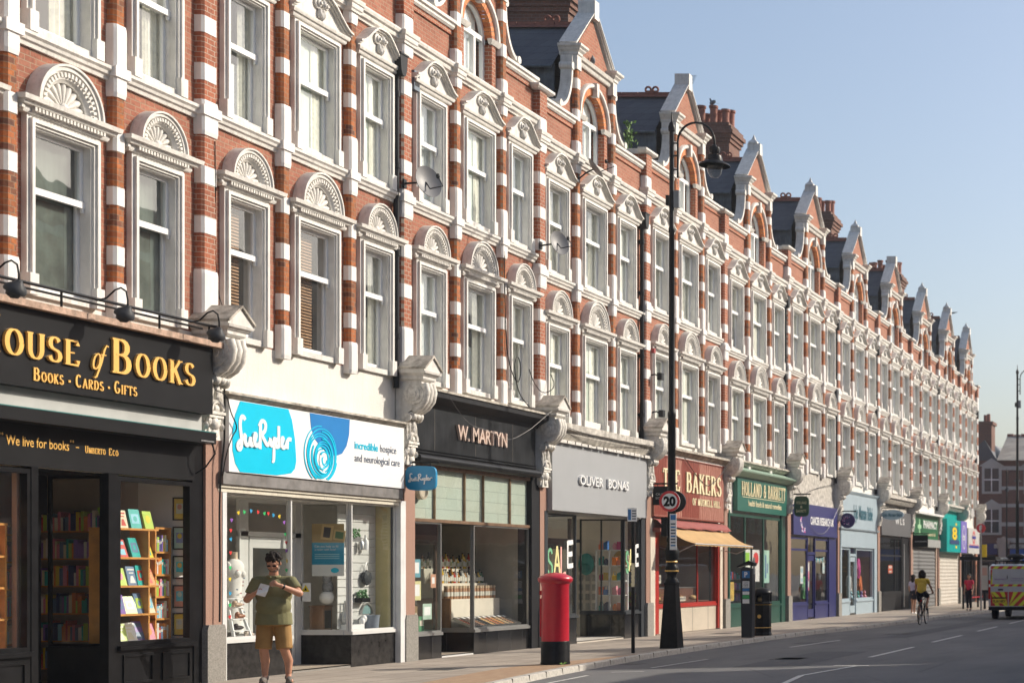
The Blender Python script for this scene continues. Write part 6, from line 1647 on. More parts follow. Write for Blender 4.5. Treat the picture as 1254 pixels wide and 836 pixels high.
# ------------------------------------------------------------------ the other side of the road (casts the shade, fills the reflections)
OPPB = brick('opposite_brick', (.36, .15, .10), (.44, .21, .14), (.24, .10, .07))
OPPW = surf('opposite_render', (.55, .53, .48), .8, var=.1, streak=.2)
OPPG = paint('dark_pane', (.05, .06, .07), .1)
def opposite(x0, x1, h, mat, lab, gables=()):
    t = thing('opposite_building', lab, 'building', (x0, -19.2, 0))
    W = x1-x0
    mb = MB(); mb.box(0, W, -9, 0, 0, h, mat); mb.build('wall', t)
    mb = MB(); mb.box(-.1, W+.1, -9, .15, h, h+.25, OPPW); mb.build('cornice', t)
    mb = MB(); mb.prism([(-9, h+.2), (-5.2, h+4.0), (0, h+.2)] if h < 10 else [(-9, h+.2), (-5, h+3.3), (-.2, h+.2)], 0, W, surf('opposite_tiles', (.20, .10, .07), .8, var=.2), 'yz'); mb.build('roof', t)
    for g, gw, gh in gables:
        mb = MB(); mb.prism([(g-gw/2, h+.25), (g+gw/2, h+.25), (g, h+.25+gh)], -.4, 0, mat); mb.build('gable', t)
    mw = MB(); mw.box(-.62, .62, .0, .07, 0, 2.0, OPPW); m1 = mw.mesh('window'); mg = MB(); mg.box(-.48, .48, .072, .08, .12, 1.88, OPPG); mg.box(-.48, .48, .082, .1, .95, 1.03, OPPW); m2 = mg.mesh('pane')
    n = max(2, int(W/2.6))
    for fl in range(1, int(h/3.3)+1 if h < 11 else 4):
        z = 1.2+fl*3.1
        if z+2 > h: break
        for k in range(n):
            o = link('window', m1, t, (W*(k+.5)/n, 0, z)); link('pane', m2, o)
    mb = MB(); mb.box(.2, W-.2, 0, .2, 3.0, 3.8, [paint('opp_sign_a', (.5, .5, .48)), paint('opp_sign_b', (.1, .12, .2)), paint('opp_sign_c', (.35, .08, .06))][int(x0) % 3]); mb.build('fascia', t)
    mb = MB(); mb.box(.5, W-.5, .0, .06, .4, 2.9, OPPG); mb.build('shop_window', t)
opposite(-12, 6, 9.3, OPPB, 'brick building across the road near the camera, furthest behind it')
opposite(6, 22, 9.6, OPPW, 'pale rendered building across the road behind the camera')
opposite(22, 38.8, 9.5, OPPB, 'brick shop building across the road just before the side street')
opposite(44.7, 62, 11.6, OPPB, 'tall brick building across the road just past the side street', ((3, 3.5, 1.6), (9, 3.5, 1.6), (14.5, 3.5, 1.6)))
opposite(62, 84, 11.2, OPPW, 'tall rendered building across the road opposite the baby clothes shop', ((4, 4, 1.8), (12, 4, 1.8), (19, 4, 1.6)))
opposite(86.5, 118, 10.5, OPPB, 'long brick building across the road at the far end', ((6, 4, 1.6), (18, 4, 1.6)))

# ------------------------------------------------------------------ block that closes the view
t = thing('end_building', 'dark red brick building with white bands closing the street at the far right', 'building', (105, 0, 0))
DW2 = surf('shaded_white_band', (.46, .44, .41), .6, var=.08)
PALE = courses('pale_old_slate', (.30, .28, .25), (.38, .35, .30), (.16, .15, .14), .5, .35, .01, rough=.7, stain=.4)
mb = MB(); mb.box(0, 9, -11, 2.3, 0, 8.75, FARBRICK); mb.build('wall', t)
mb = MB(); mb.prism([(-.35, 8.7), (4.2, 10.6), (9.2, 8.7)], -11, .75, PALE); mb.build('roof', t)
mb = MB()
for k in range(26): mb.box(4.08, 4.32, -10.9+k*.45, -10.5+k*.45, 10.56, 10.68+.05*(k % 2), TERRA)
mb.build('ridge_tiles', t)
mb = MB(); mb.prism([(.75, 8.7), (2.4, 8.7), (1.9, 9.7), (1.55, 10.0)], -.1, 8, surf('dark_slate_cone', (.06, .065, .08), .5), 'yz'); mb.build('dark_roof', t)
mb = MB(); mb.box(.2, 1.6, 1.15, 2.0, 8.7, 11.0, DARKBRICK); mb.box(.1, 1.7, 1.05, 2.1, 11.0, 11.2, DARKBRICK); [mb.lathe([(.12, 11.2), (.11, 11.7)], TERRA, 10, (.6+.6*k, 1.4+.3*k, 0)) for k in range(2)]; mb.build('chimney', t)
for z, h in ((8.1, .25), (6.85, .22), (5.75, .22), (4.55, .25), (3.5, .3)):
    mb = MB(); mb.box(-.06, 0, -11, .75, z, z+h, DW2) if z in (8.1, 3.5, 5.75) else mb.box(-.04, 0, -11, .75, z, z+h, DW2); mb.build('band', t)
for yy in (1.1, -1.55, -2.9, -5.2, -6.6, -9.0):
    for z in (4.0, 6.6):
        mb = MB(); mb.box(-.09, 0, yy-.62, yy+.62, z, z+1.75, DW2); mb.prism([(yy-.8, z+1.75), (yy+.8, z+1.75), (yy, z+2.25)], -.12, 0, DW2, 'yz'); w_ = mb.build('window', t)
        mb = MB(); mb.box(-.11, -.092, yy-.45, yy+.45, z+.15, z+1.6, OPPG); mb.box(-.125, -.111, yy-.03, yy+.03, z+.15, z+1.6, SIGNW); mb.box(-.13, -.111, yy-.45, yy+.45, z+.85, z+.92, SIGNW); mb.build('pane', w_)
mb = MB(); mb.box(-.35, 0, .7, 2.2, 2.75, 3.45, RB2); mb.box(-.35, 0, -11, -.1, 2.35, 3.1, paint('pharmacy_blue', (.03, .10, .38))); mb.box(-.4, 0, -11, .9, 3.15, 3.4, GREYSTONE); mb.build('fascia', t)
mb = MB(); put_text(mb, 'pharmacy', 0, 2.6, 0, .42, 0, SIGNW, .01, bold=.03, P=lambda u, v, d: (-.352-d, -.75-u, 2.5+v)); mb.build('lettering', t)
mb = MB(); mb.prism([(.1, 0), (.6, 0), (.6, 3.2), (.75, 3.6), (.3, 3.9), (-.1, 3.6), (.1, 3.2)], -.55, 0, surf('pinkish_stone', (.45, .36, .30), .8), 'yz'); mb.build('bracket', t)
mb = MB(); mb.box(-.05, 0, .9, 2.1, .3, 2.7, OPPG); mb.box(-.05, 0, -10.8, -.2, .3, 2.3, OPPG); mb.build('shop_window', t)
# ironwork let into the road and pavement
IRON = courses('cast_iron_cover', (.05, .048, .045), (.075, .07, .065), (.02, .02, .02), .06, .06, .012, True, .6, .8, .3)
def cover(name, lab, x, y, w_, d, z):
    mb = MB(); mb.box(x-w_/2, x+w_/2, y-d/2, y+d/2, z, z+.004, IRON); mb.box(x-w_/2-.04, x+w_/2+.04, y-d/2-.04, y+d/2+.04, z-.01, z+.002, PATCH); tag(mb.build(name), lab, 'cover')
cover('drain_grate', 'iron drain grate in the gutter near the red post box', 31.6, -3.85, .45, .3, -.1); cover('drain_grate', 'iron drain grate in the gutter beyond the litter bin', 46.5, -3.5, .45, .3, -.1)
cover('manhole_cover', 'square iron manhole cover in the near carriageway', 33.5, -6.3, .7, .6, -.1); cover('manhole_cover', 'iron manhole cover in the road before the cyclist', 47.0, -5.6, .8, .6, -.1)
cover('inspection_cover', 'small iron cover in the pavement outside the grocer', 28.2, -1.9, .6, .45, .001); cover('inspection_cover', 'small iron cover in the pavement outside the bakery', 44.5, -1.4, .6, .45, .001)
# ------------------------------------------------------------------ street furniture
def lamp_post(loc, lab, s=1.0):
    t = thing('street_lamp', lab, 'street lamp', loc, group='street lamps')
    def b(name, mb, par=None): return mb.build(name, par or t)
    mb = MB(); mb.lathe([(.275, 0), (.27, .05), (.165, 1.36), (.175, 1.38), (.175, 1.42)], CASTIRON, 4, smooth=False, a0=pi/4); b('base', mb)
    mb = MB(); mb.lathe([(.15, 1.42), (.13, 1.48), (.10, 1.52), (.10, 1.6), (.135, 1.66), (.14, 1.74), (.10, 1.80), (.095, 1.86), (.12, 1.90), (.15, 2.0), (.15, 2.1), (.11, 2.2), (.09, 2.28), (.11, 2.32), (.11, 2.38), (.085, 2.42)], CASTIRON, 20)
    mb.lathe([(.116, 1.86), (.124, 1.875), (.116, 1.89)], GOLD, 20); mb.lathe([(.142, 1.66), (.147, 1.675), (.142, 1.69)], GOLD, 20); b('collar', mb)
    mb = MB(); mb.lathe([(.085, 2.4), (.078, 5.0), (.085, 5.02), (.085, 5.1), (.066, 5.14), (.055, 9.0), (.066, 9.02), (.066, 9.1), (.052, 9.14), (.048, 11.2), (.07, 11.22), (.075, 11.30), (.05, 11.38), (.02, 11.42), (.012, 11.6), (0, 11.66)], CASTIRON, 14); b('shaft', mb)
    mb = MB(); pts = [(0, -.13, 10.2), (0, -.13, 10.98)]+[(0, -.13-.40+.40*cos(a*pi/12), 10.98+.42*sin(a*pi/12)) for a in range(1, 13)]+[(0, -.93, 10.86)]
    mb.tube(pts, .024, CASTIRON, 10)
    for z in (10.95, 10.68, 10.38): mb.box(-.018, .018, -.13, 0, z-.015, z+.015, CASTIRON)
    b('arm', mb)
    mb = MB(); c = (0, -.93, 0)
    mb.lathe([(.03, 10.92), (.05, 10.90), (.05, 10.88), (.11, 10.86), (.12, 10.80), (.10, 10.74), (.06, 10.73), (.075, 10.70), (.15, 10.68), (.165, 10.62), (.17, 10.57), (.31, 10.50), (.335, 10.46), (.33, 10.455)], CASTIRON, 24, c); h = b('lamp_head', mb)
    mb = MB(); mb.lathe([(.325, 10.455), (.16, 10.52), (0, 10.53)], paint('lamp_reflector', (.55, .54, .50)), 24, c); b('reflector', mb, h)
    mb = MB(); mb.lathe([(.16, 10.50), (.165, 10.42), (.14, 10.30), (.09, 10.22), (0, 10.19)], glass('lamp_bowl', (.93, .94, .92), 1.4, .06), 18, c); b('lamp_bowl', mb, h)
    mb = MB(); mb.box(-.05, .05, -.17, -.055, 9.55, 9.92, surf('grey_box', (.16, .18, .2), .5)); mb.box(-.04, .04, .055, .12, 9.6, 9.82, CASTIRON); b('control_box', mb)
    return t
lamp_post((36.0, -3.04, 0), 'tall black swan neck street lamp beside the bakery')
SIGNBLUE = paint('sign_blue', (.02, .16, .42), .4)
t = thing('speed_sign', 'round red ringed 20 speed limit sign strapped to the tall black lamp', 'sign', (35.88, -3.04, 3.18))
mb = MB(); MX = Matrix.Rotation(-pi/2, 4, 'Y')
mb.lathe([(.0, 0), (.225, 0), (.225, .012), (0, .012)], SIGNW, 32, M=MX); p = mb.build('plate', t)
mb = MB(); mb.lathe([(.17, .0125), (.17, .015), (.224, .015), (.224, .0125)], paint('sign_red', (.60, .02, .03), .4), 32, M=MX, caps=False); mb.build('ring', t)
mb = MB(); put_text(mb, '20', .13, -.13, -.095, .19, 0, BLACK, .002, bold=.05, P=lambda u, v, d: (-.014-d, u, v)); mb.build('numerals', t)
mb = MB(); mb.lathe([(0, 0), (.235, 0), (.235, .05), (0, .05)], CASTIRON, 28, (0, 0, 0), M=Matrix.Translation((.24, -.04, 0)) @ MX); mb.box(0, .2, -.03, .03, -.03, .03, METAL); mb.build('back_sign', t)
def plate(name, lab, x, y, z, w_, h, rows, cat='sign'):
    t = thing(name, lab, cat, (x, y, z)); mb = MB(); mb.box(-.004, .004, -w_/2, w_/2, 0, h, SIGNW); mb.build('plate', t)
    mb = MB()
    for (a, b, c, d, m) in rows: mb.box(-.0065, -.0042, w_*(.5-b), w_*(.5-a), h*c, h*d, m)
    mb.build('markings', t); return t
G5 = paint('text_dark', (.06, .08, .12))
t = plate('parking_plate', 'tall narrow blue headed parking plate below the 20 sign', 35.86, -3.12, 2.13, .145, .78, [(.12, .88, .83, .97, SIGNBLUE)]+[(.15, .85, .10+.085*k, .14+.085*k, SIGNBLUE if k % 3 == 0 else G5) for k in range(8)])
mb = MB(); mb.box(-.05, .05, -.06, .06, 0, .42, CASTIRON); tag(mb.build('fuse_box', None, (35.88, -2.93, 2.42)), 'black box on the lamp post behind the parking plate', 'box')
mb = MB(); mb.lathe([(.036, 0), (.036, 2.9), (.03, 2.95), (0, 2.96)], CASTIRON, 12); o = tag(mb.build('sign_pole', None, (33.8, -3.03, 0)), 'thin black pole with the small white parking plate in front of the gift shop', 'pole')
t = plate('parking_plate', 'small white and blue parking plate on top of the thin black pole', 33.755, -3.03, 2.68, .19, .27, [(.06, .38, .1, .9, SIGNBLUE)]+[(.48, .92, .15+.2*k, .24+.2*k, G5) for k in range(4)])
mb = MB()
for k in range(6): a, b = k*.08, (k+1)*.08; mb.add([(0, .045, -a), (0, -.03, -a), (-.012*(k % 2), -.028, -b), (-.012*(k % 2), .03, -b)], [(0, 1, 2, 3)], CREAM)
tag(mb.build('torn_sticker', None, (33.755, -3.05, 1.83)), 'torn cream paper sticker hanging on the thin black pole', 'sticker')
# parking meter
t = thing('parking_machine', 'slim dark grey parking pay machine with a blue P, by the kerb', 'parking machine', (41.9, -2.88, 0))
PM = surf('graphite_paint', (.045, .047, .052), .35, var=.1)
mb = MB(); mb.prism([(-.13, 0), (.13, 0), (.145, 1.0), (.15, 1.72), (.08, 1.78), (-.15, 1.74), (-.145, 1.0)], -.12, .12, PM, 'yz'); mb.build('body', t)
mb = MB(); mb.prism([(-.17, 1.80), (-.19, 1.88), (-.05, 1.94), (.24, 1.80), (.24, 1.76), (0, 1.83)], -.13, .13, BLACK, 'yz'); mb.box(-.03, .03, -.17, -.13, 1.6, 2.02, METAL); mb.build('hood', t)
mb = MB(); mb.box(-.125, -.121, -.08, .11, 1.50, 1.68, SIGNBLUE); put_text(mb, 'P', .045, -.035, 1.53, .12, 0, SIGNW, .001, bold=.04, P=lambda u, v, d: (-.1255-d, u+.01, v)); mb.build('parking_panel', t)
mb = MB(); 
for z0, z1, c in ((1.25, 1.42, SIGNW), (1.17, 1.24, SIGNBLUE), (1.08, 1.16, SIGNW), (.98, 1.07, paint('label_green', (.05, .4, .12))), (.86, .97, SIGNW)): mb.box(-.125, -.1215, -.07, .10, z0, z1, c)
for k in range(4): mb.box(-.127, -.1255, -.05, .08, 1.27+k*.035, 1.285+k*.035, G5)
mb.build('instructions', t)
# litter bin
t = thing('litter_bin', 'black domed litter bin with gold bands beside the parking machine', 'litter bin', (43.2, -2.84, 0))
mb = MB(); q = [(.245, 0), (.25, .06), (.235, .08), (.24, .80), (.255, .82), (.255, .86), (.24, .88)]; mb.lathe(q, CASTIRON, 8, smooth=False, a0=pi/8)
mb.build('body', t)
mb = MB(); mb.lathe([(.243, .80), (.247, .81), (.243, .82)], GOLD, 8, smooth=False, a0=pi/8); mb.lathe([(.243, .20), (.247, .21), (.243, .22)], GOLD, 8, smooth=False, a0=pi/8); mb.lathe([(0, -.228), (.05, -.228), (.05, -.225)], GOLD, 12, M=Matrix.Translation((0, 0, .5)) @ Matrix.Rotation(pi/2, 4, 'Y')); mb.build('gold_band', t)
mb = MB()
for a in range(8):
    an = a*pi/4; mb.box(-.02, .02, .20, .245, .88, 1.08, CASTIRON, Matrix.Rotation(an+pi/8, 4, 'Z'))
    if a % 2: mb.box(-.1, .1, .195, .22, .88, 1.08, CASTIRON, Matrix.Rotation(an, 4, 'Z'))
mb.lathe([(.25, 1.07), (.265, 1.09), (.265, 1.12), (.24, 1.17), (.16, 1.22), (.06, 1.245), (0, 1.25)], CASTIRON, 16); mb.build('hood', t)
mb = MB(); mb.ell((0, 0, .93), (.17, .17, .09), surf('litter', (.55, .38, .18), .8, var=.6, scale=30), 12, 6); mb.build('litter', t)
# pillar box
t = thing('post_box', 'red cylindrical post box with a black base near the kerb', 'post box', (29.64, -3.21, 0))
PR = surf('post_office_red', (.50, .012, .03), .32, var=.08, scale=7, bmp=.12, bscale=14, coat=.3)
mb = MB(); mb.lathe([(.245, 0), (.25, .03), (.24, .06), (.24, .40), (.232, .42)], CASTIRON, 36); mb.build('base', t)
mb = MB(); mb.lathe([(.230, .42), (.228, 1.40), (.236, 1.42), (.236, 1.44)], PR, 40); b = mb.build('body', t)
mb = MB(); mb.lathe([(.236, 1.44), (.275, 1.47), (.29, 1.50), (.29, 1.54), (.275, 1.56), (.26, 1.575), (.15, 1.625), (0, 1.645)], PR, 40); mb.build('cap', t)
mb = MB(); mb.box(-.09, .09, .215, .245, 1.24, 1.32, PR); mb.box(-.08, .08, .246, .25, 1.26, 1.29, BLACK); mb.build('letter_slot', t)
mb = MB(); mb.box(-.10, .10, .21, .236, .50, 1.18, PR); mb.box(-.06, .06, .2365, .24, .95, 1.12, SIGNW)
for z in (.62, 1.05): mb.lathe([(.012, 0), (.012, .1)], PR, 8, (.125, .205, z))
mb.build('door', t)
g = MB(); gm = paint('weed_green', (.12, .25, .03), .7)
for k in range(14):
    a = RND.uniform(0, 6.28); l = RND.uniform(.03, .07); g.add([(0, 0, 0), (l*cos(a)+.008, l*sin(a), l*.8), (l*cos(a)*1.3, l*sin(a)*1.3, l*.6)], [(0, 1, 2)], gm)
tag(g.build('weed', None, (29.45, -3.42, .004)), 'tiny green weed at the foot of the red post box', 'plant')

# hanging shop signs (hung square to the wall)
def bracket_sign(name, lab, x, ya, yb, z0, z1, mat, txt=None, tm=None, shape='rect', bracket=True, lines=None):
    t = thing(name, lab, 'shop sign', (x, 0, 0), group='hanging shop signs')
    cy, cz = (ya+yb)/2, (z0+z1)/2; ry, rz = abs(yb-ya)/2, (z1-z0)/2
    if shape == 'rect': pl = [(ya, z0), (yb, z0), (yb, z1), (ya, z1)]
    elif shape == 'oval': pl = [(cy+ry*cos(a*pi/16), cz+rz*sin(a*pi/16)) for a in range(32)]
    else: pl = [(cy+ry*(1 if cos(a*pi/20) >= 0 else -1)*abs(cos(a*pi/20))**.45, cz+rz*(1 if sin(a*pi/20) >= 0 else -1)*abs(sin(a*pi/20))**.45) for a in range(40)]
    mb = MB(); mb.prism(pl, -.03, .03, mat, 'yz'); mb.build('board', t)
    if bracket:
        mb = MB(); zb = z1+.07; mb.tube([(0, -.0, zb), (0, min(ya, yb)-.05, zb)], .022, CASTIRON, 8)
        for y in (cy-ry*.6, cy+ry*.6): mb.tube([(0, y, zb), (0, y, z1-.05*(shape != 'rect'))], .008, CASTIRON, 6)
        mb.build('bracket', t)
    return t
t = bracket_sign('hanging_sign', 'small blue rounded sign with white handwriting between the charity shop and the grocer', 30.5, -.10, -.66, 3.15, 3.60, surf('azure_sign', (.01, .25, .48), .35), shape='soft')
mb = MB(); put_script(mb, 0, 0, .46, .20, lambda u, v, d: (-.034-d, -.15-u, 3.26+v), SIGNW, .13); mb.build('lettering', t)
t = bracket_sign('hanging_sign', 'square black sign on a bar at the right of the grey gift shop', 42.62, -.22, -.80, 3.37, 3.85, CHARCOAL)
mb = MB(); PY = lambda u, v, d: (-.033-d, u, v); put_text(mb, 'OLIVER', -.30, -.66, 3.62, .055, 0, METAL, .001, P=PY); put_text(mb, 'BONAS', -.30, -.60, 3.52, .055, 0, METAL, .001, P=PY); mb.build('lettering', t)
t = bracket_sign('hanging_sign', 'dark green sign hanging beside the green health shop', 55.35, -.28, -.78, 3.50, 4.18, paint('bottle_green', (.01, .06, .035), .4), shape='soft')
mb = MB(); [put_text(mb, s_, -.36, -.70, z, .09, 0, CREAM, .001, P=PY) for s_, z in (('HOLLAND', 3.92), ('BARRETT', 3.64))]; put_text(mb, '&', -.49, -.57, 3.78, .09, 0, CREAM, .001, P=PY); mb.build('lettering', t)
t = bracket_sign('hanging_sign', 'round navy sign with a speckled C beside the pale blue shop', 61.9, -.16, -.72, 3.29, 3.85, paint('navy_disc', (.03, .02, .12), .4), shape='oval')
mb = MB()
for k in range(34):
    a = radians(RND.uniform(50, 310)); r = RND.uniform(.10, .18); mb.ell((-.034, -.44-r*cos(a), 3.57+r*sin(a)), (.003, .015, .015), [MATS['pink_dot'], SIGNW, MATS['lilac_dot']][k % 3], 5, 4)
mb.build('logo', t)
t = bracket_sign('hanging_sign', 'pale blue oval sign hanging left of the dark grey shop', 68.4, -.22, -1.16, 3.80, 4.22, PB, shape='oval')
mb = MB(); put_text(mb, 'JoJo Maman Bébé', -.30, -1.08, 3.94, .13, 0, PBT, .001, bold=.03, P=PY); mb.build('lettering', t)
t = bracket_sign('hanging_sign', 'black rectangular sign hanging left of the green pharmacy', 74.9, -.17, -.85, 2.78, 3.32, BLACK)
mb = MB()
for k in range(9): mb.box(-.033, -.0305, -.27-.06*k-.035, -.27-.06*k, 3.0, 3.06, METAL)
mb.build('lettering', t)

# satellite dishes
def dish(x, y, z, mx, my, mz, lab, r=.30, n=(-.45, -.85, .25)):
    t = thing('satellite_dish', lab, 'satellite dish', (x, y, z), group='satellite dishes on the facade')
    nn = Vector(n).normalized(); M = nn.to_track_quat('Z', 'Y').to_matrix().to_4x4()
    mb = MB(); prof = [(r*k/6, .25*r*(k/6)**2) for k in range(7)]
    gm = paint('dish_grey', (.17, .17, .175), .5); mb.lathe(prof+[(r, .25*r-.012)]+[(r*k/6, .25*r*(k/6)**2-.012) for k in range(5, -1, -1)], gm, 24, M=M @ Matrix.Diagonal((.85, 1, 1, 1))); mb.build('reflector', t)
    mb = MB(); a = M @ Vector((0, -r*.8, .12)); e = M @ Vector((0, -r*.75, .42)); c = M @ Vector((0, 0, .34)); mb.tube([(0, 0, 0), a*.6, e, c], .012, DRAIN, 6); mb.ell(c, (.035, .035, .05), DRAIN, 8, 6); mb.build('feed_arm', t)
    mb = MB(); mb.tube([(0, 0, 0), (mx-x, (my-y)*.5, (mz-z)*.5), (mx-x, my-y, mz-z)], .02, DRAIN, 6); mb.box(mx-x-.05, mx-x+.05, my-y-.01, my-y+.02, mz-z-.08, mz-z+.08, DRAIN); mb.build('mount', t)
dish(30.40, -.52, 8.78, 30.34, -.16, 8.75, 'grey satellite dish on the pilaster above the grocer sign bracket')
dish(36.15, -.50, 8.80, 36.1, -.16, 8.75, 'grey satellite dish at the second floor left of the gift shop house', .27)
dish(38.3, -.42, 10.95, 38.2, -.12, 10.7, 'pale satellite dish seen edge on above the second floor windows', .25, (.35, -.7, .6))

# cables
def cable(lab, pts, r=.008, m=None):
    p = [Vector(q) for q in pts]
    for _ in range(2):
        q = [p[0]]
        for a, b in zip(p[:-1], p[1:]): q += [a*.75+b*.25, a*.25+b*.75]
        q.append(p[-1]); p = q
    mb = MB(); mb.tube(p, r, m or DRAIN, 5); tag(mb.build('cable'), lab, 'cable')
cable('pale cable sagging across the black grocer fascia', [(31.4, -.42, 5.04), (31.8, -.42, 4.75), (32.3, -.42, 4.5), (33.1, -.42, 4.47), (33.9, -.42, 4.30), (34.9, -.42, 4.62), (35.4, -.42, 4.85), (35.9, -.5, 5.15)], .005, GREYMETAL)
cable('black cable bundle down the bracket left of the turquoise charity sign', [(24.95, -.15, 4.75), (24.98, -.2, 4.5), (24.99, -.2, 4.1), (24.95, -.22, 3.9), (24.98, -.2, 3.6), (24.93, -.18, 3.2), (24.92, -.16, 2.6), (24.94, -.16, 1.8), (24.93, -.16, .9)], .014)
cable('thin black cable looped beside the turquoise charity sign', [(24.6, -.3, 4.35), (24.8, -.35, 4.3), (25.0, -.28, 4.05), (25.25, -.24, 3.85), (25.1, -.24, 3.7), (24.98, -.22, 3.4), (24.94, -.2, 3.1)], .009)
cable('thin cable running down the brick pilaster above the bookshop bracket', [(24.85, -.14, 8.1), (24.87, -.14, 7.2), (24.95, -.08, 6.6), (24.88, -.14, 6.2), (25.02, -.1, 5.7), (24.98, -.3, 5.5)], .006)
cable('tangled black cable down the third pilaster above the grocer', [(34.4, -.13, 8.3), (34.42, -.14, 7.2), (34.46, -.14, 6.4), (34.6, -.16, 5.9), (34.85, -.2, 5.6), (35.0, -.2, 5.75), (35.0, -.2, 6.1), (34.8, -.2, 6.2), (34.7, -.2, 5.9), (34.9, -.2, 5.4), (35.2, -.3, 5.15)], .011)
cable('black cable draped over the bracket cap between grocer and gift shop', [(35.6, -.12, 6.0), (35.75, -.14, 5.75), (36.1, -.2, 5.5), (36.4, -.35, 5.7), (36.5, -.2, 6.0)], .01)
cable('thin cable across the crumbling cornice of the gift shop', [(36.5, -.4, 4.9), (37.5, -.41, 4.82), (39, -.41, 4.75), (40.5, -.41, 4.8), (42.2, -.41, 4.85)], .008)
cable('dark cable hanging over the rose marble bakery fascia', [(45.0, -.2, 4.75), (46.0, -.2, 4.3), (47.0, -.2, 4.0), (47.9, -.36, 4.6), (48.5, -.4, 5.0)], .009)
cable('pale cable sagging over the royal blue fascia', [(56.2, -.2, 4.5), (57.2, -.2, 3.4), (58.6, -.2, 2.95), (60, -.2, 3.1), (61.6, -.3, 4.3)], .006, GREYMETAL)
cable('cables strung over the grey band above the royal blue shop', [(55.5, -.2, 5.0), (56.2, -.1, 4.6), (57.0, -.08, 4.25), (58.6, -.06, 4.6), (61.4, -.1, 4.9)], .01)
mb = MB(); mb.box(-.1, .1, -.1, 0, -.18, .18, surf('blue_grey_box', (.10, .14, .18), .5)); mb.box(-.07, .07, -.105, -.1, -.1, .1, DRAIN)
tag(mb.build('alarm_box', None, (30.86, -.02, 10.78)), 'blue grey alarm box beside the second floor pilaster above the grocer', 'alarm box')
mb = MB(); mb.box(-.05, .05, -.08, 0, -.06, .06, paint('dark_red_box', (.35, .03, .03))); tag(mb.build('bell_box', None, (42.75, -.14, 7.35)), 'tiny red box on the pilaster above the grey gift shop', 'box')
def floodlight(x, z, lab):
    t = thing('floodlight', lab, 'light', (x, 0, z)); mb = MB(); mb.tube([(0, 0, 0), (0, -.2, .05), (0, -.3, .0)], .02, DRAIN, 6); mb.build('arm', t); mb = MB(); mb.box(-.08, .08, -.4, -.28, -.1, .08, DRAIN); mb.build('head', t)
floodlight(42.8, 6.7, 'upper small black floodlight on the pilaster left of the bakery'); floodlight(42.9, 5.75, 'lower small black floodlight above the bracket left of the bakery')
# rooftop details
def pigeon(x, y, z, rz, lab):
    t = thing('pigeon', lab, 'bird', (x, y, z), rz); m = paint('pigeon_grey', (.12, .13, .15), .6)
    mb = MB(); mb.ell((0, 0, .10), (.13, .06, .07), m, 12, 8, Matrix.Rotation(.3, 4, 'Y')); mb.ell((.11, 0, .17), (.035, .03, .05), m, 8, 6); mb.ell((.13, 0, .215), (.03, .025, .028), m, 8, 6); mb.add([(-.1, -.03, .06), (-.1, .03, .06), (-.24, .035, .02), (-.24, -.035, .02)], [(0, 1, 2, 3)], m); mb.tube([(.02, .02, 0), (.02, .02, .06)], .005, TERRA, 4); mb.tube([(.02, -.02, 0), (.02, -.02, .06)], .005, TERRA, 4); mb.build('body', t)
    mb = MB(); mb.lathe([(.008, 0), (0, .03)], BLACK, 6, M=Matrix.Translation((.155, 0, .213)) @ Matrix.Rotation(pi/2, 4, 'Y')); mb.build('beak', t)
pigeon(39.0, -.12, 13.58, .4, 'grey pigeon perched on the white string below the gable apex of the gift shop house'); pigeon(55.0, 2.3, 17.12, 1.2, 'pigeon perched on the chimney pots behind the tall street lamp')
def aerial(x, y, z, lab, k=1.0):
    mb = MB(); mb.tube([(0, 0, 0), (0, 0, .9)], .012, DRAIN, 5); mb.tube([(-.3, -.3, .85), (.6, .1, .9)], .012, DRAIN, 5)
    for q in range(7): t_ = q/6; mb.tube([(-.3+.9*t_, -.3+.4*t_-.16, .85+.05*t_), (-.3+.9*t_, -.3+.4*t_+.16, .85+.05*t_)], .006, DRAIN, 4)
    tag(mb.build('tv_aerial', None, (x, y, z)), lab, 'aerial')
aerial(46.1, .2, 14.5, 'thin television aerial behind the gable right of the tall lamp'); aerial(86.5, .3, 14.3, 'television aerial on the roof near the far end of the terrace')
def weeds(x, y, z, lab, s=1.0, n=70):
    t = thing('rooftop_weed', lab, 'plant', (x, y, z)); mb = MB(); m = surf('weed_leaf', (.10, .20, .035), .7, var=.4, scale=20)
    for k in range(n):
        a = RND.uniform(0, 6.28); h = RND.uniform(.05, .75)*s; r = RND.uniform(0, .22)*s*(1-h*.6); c = Vector((r*cos(a), r*sin(a), h)); l = RND.uniform(.05, .1)*s; d = Vector((RND.uniform(-1, 1), RND.uniform(-1, 1), RND.uniform(.2, 1.2))).normalized()*l; e = d.cross(Vector((RND.uniform(-1, 1), 1, .3))).normalized()*l*.3
        mb.add([c, c+d*.5+e, c+d, c+d*.5-e], [(0, 1, 2, 3)], m)
    mb.build('leaves', t); mb = MB()
    for q in range(4): mb.tube([(0, 0, 0), (RND.uniform(-.1, .1)*s, RND.uniform(-.1, .1)*s, .6*s)], .008, m, 4)
    mb.build('stem', t)
weeds(42.9, .5, 12.15, 'leafy green weeds growing behind the parapet before the tall lamp', 1.5, 120); weeds(66.4, .5, 12.3, 'small weeds on the parapet halfway along the terrace', .8)
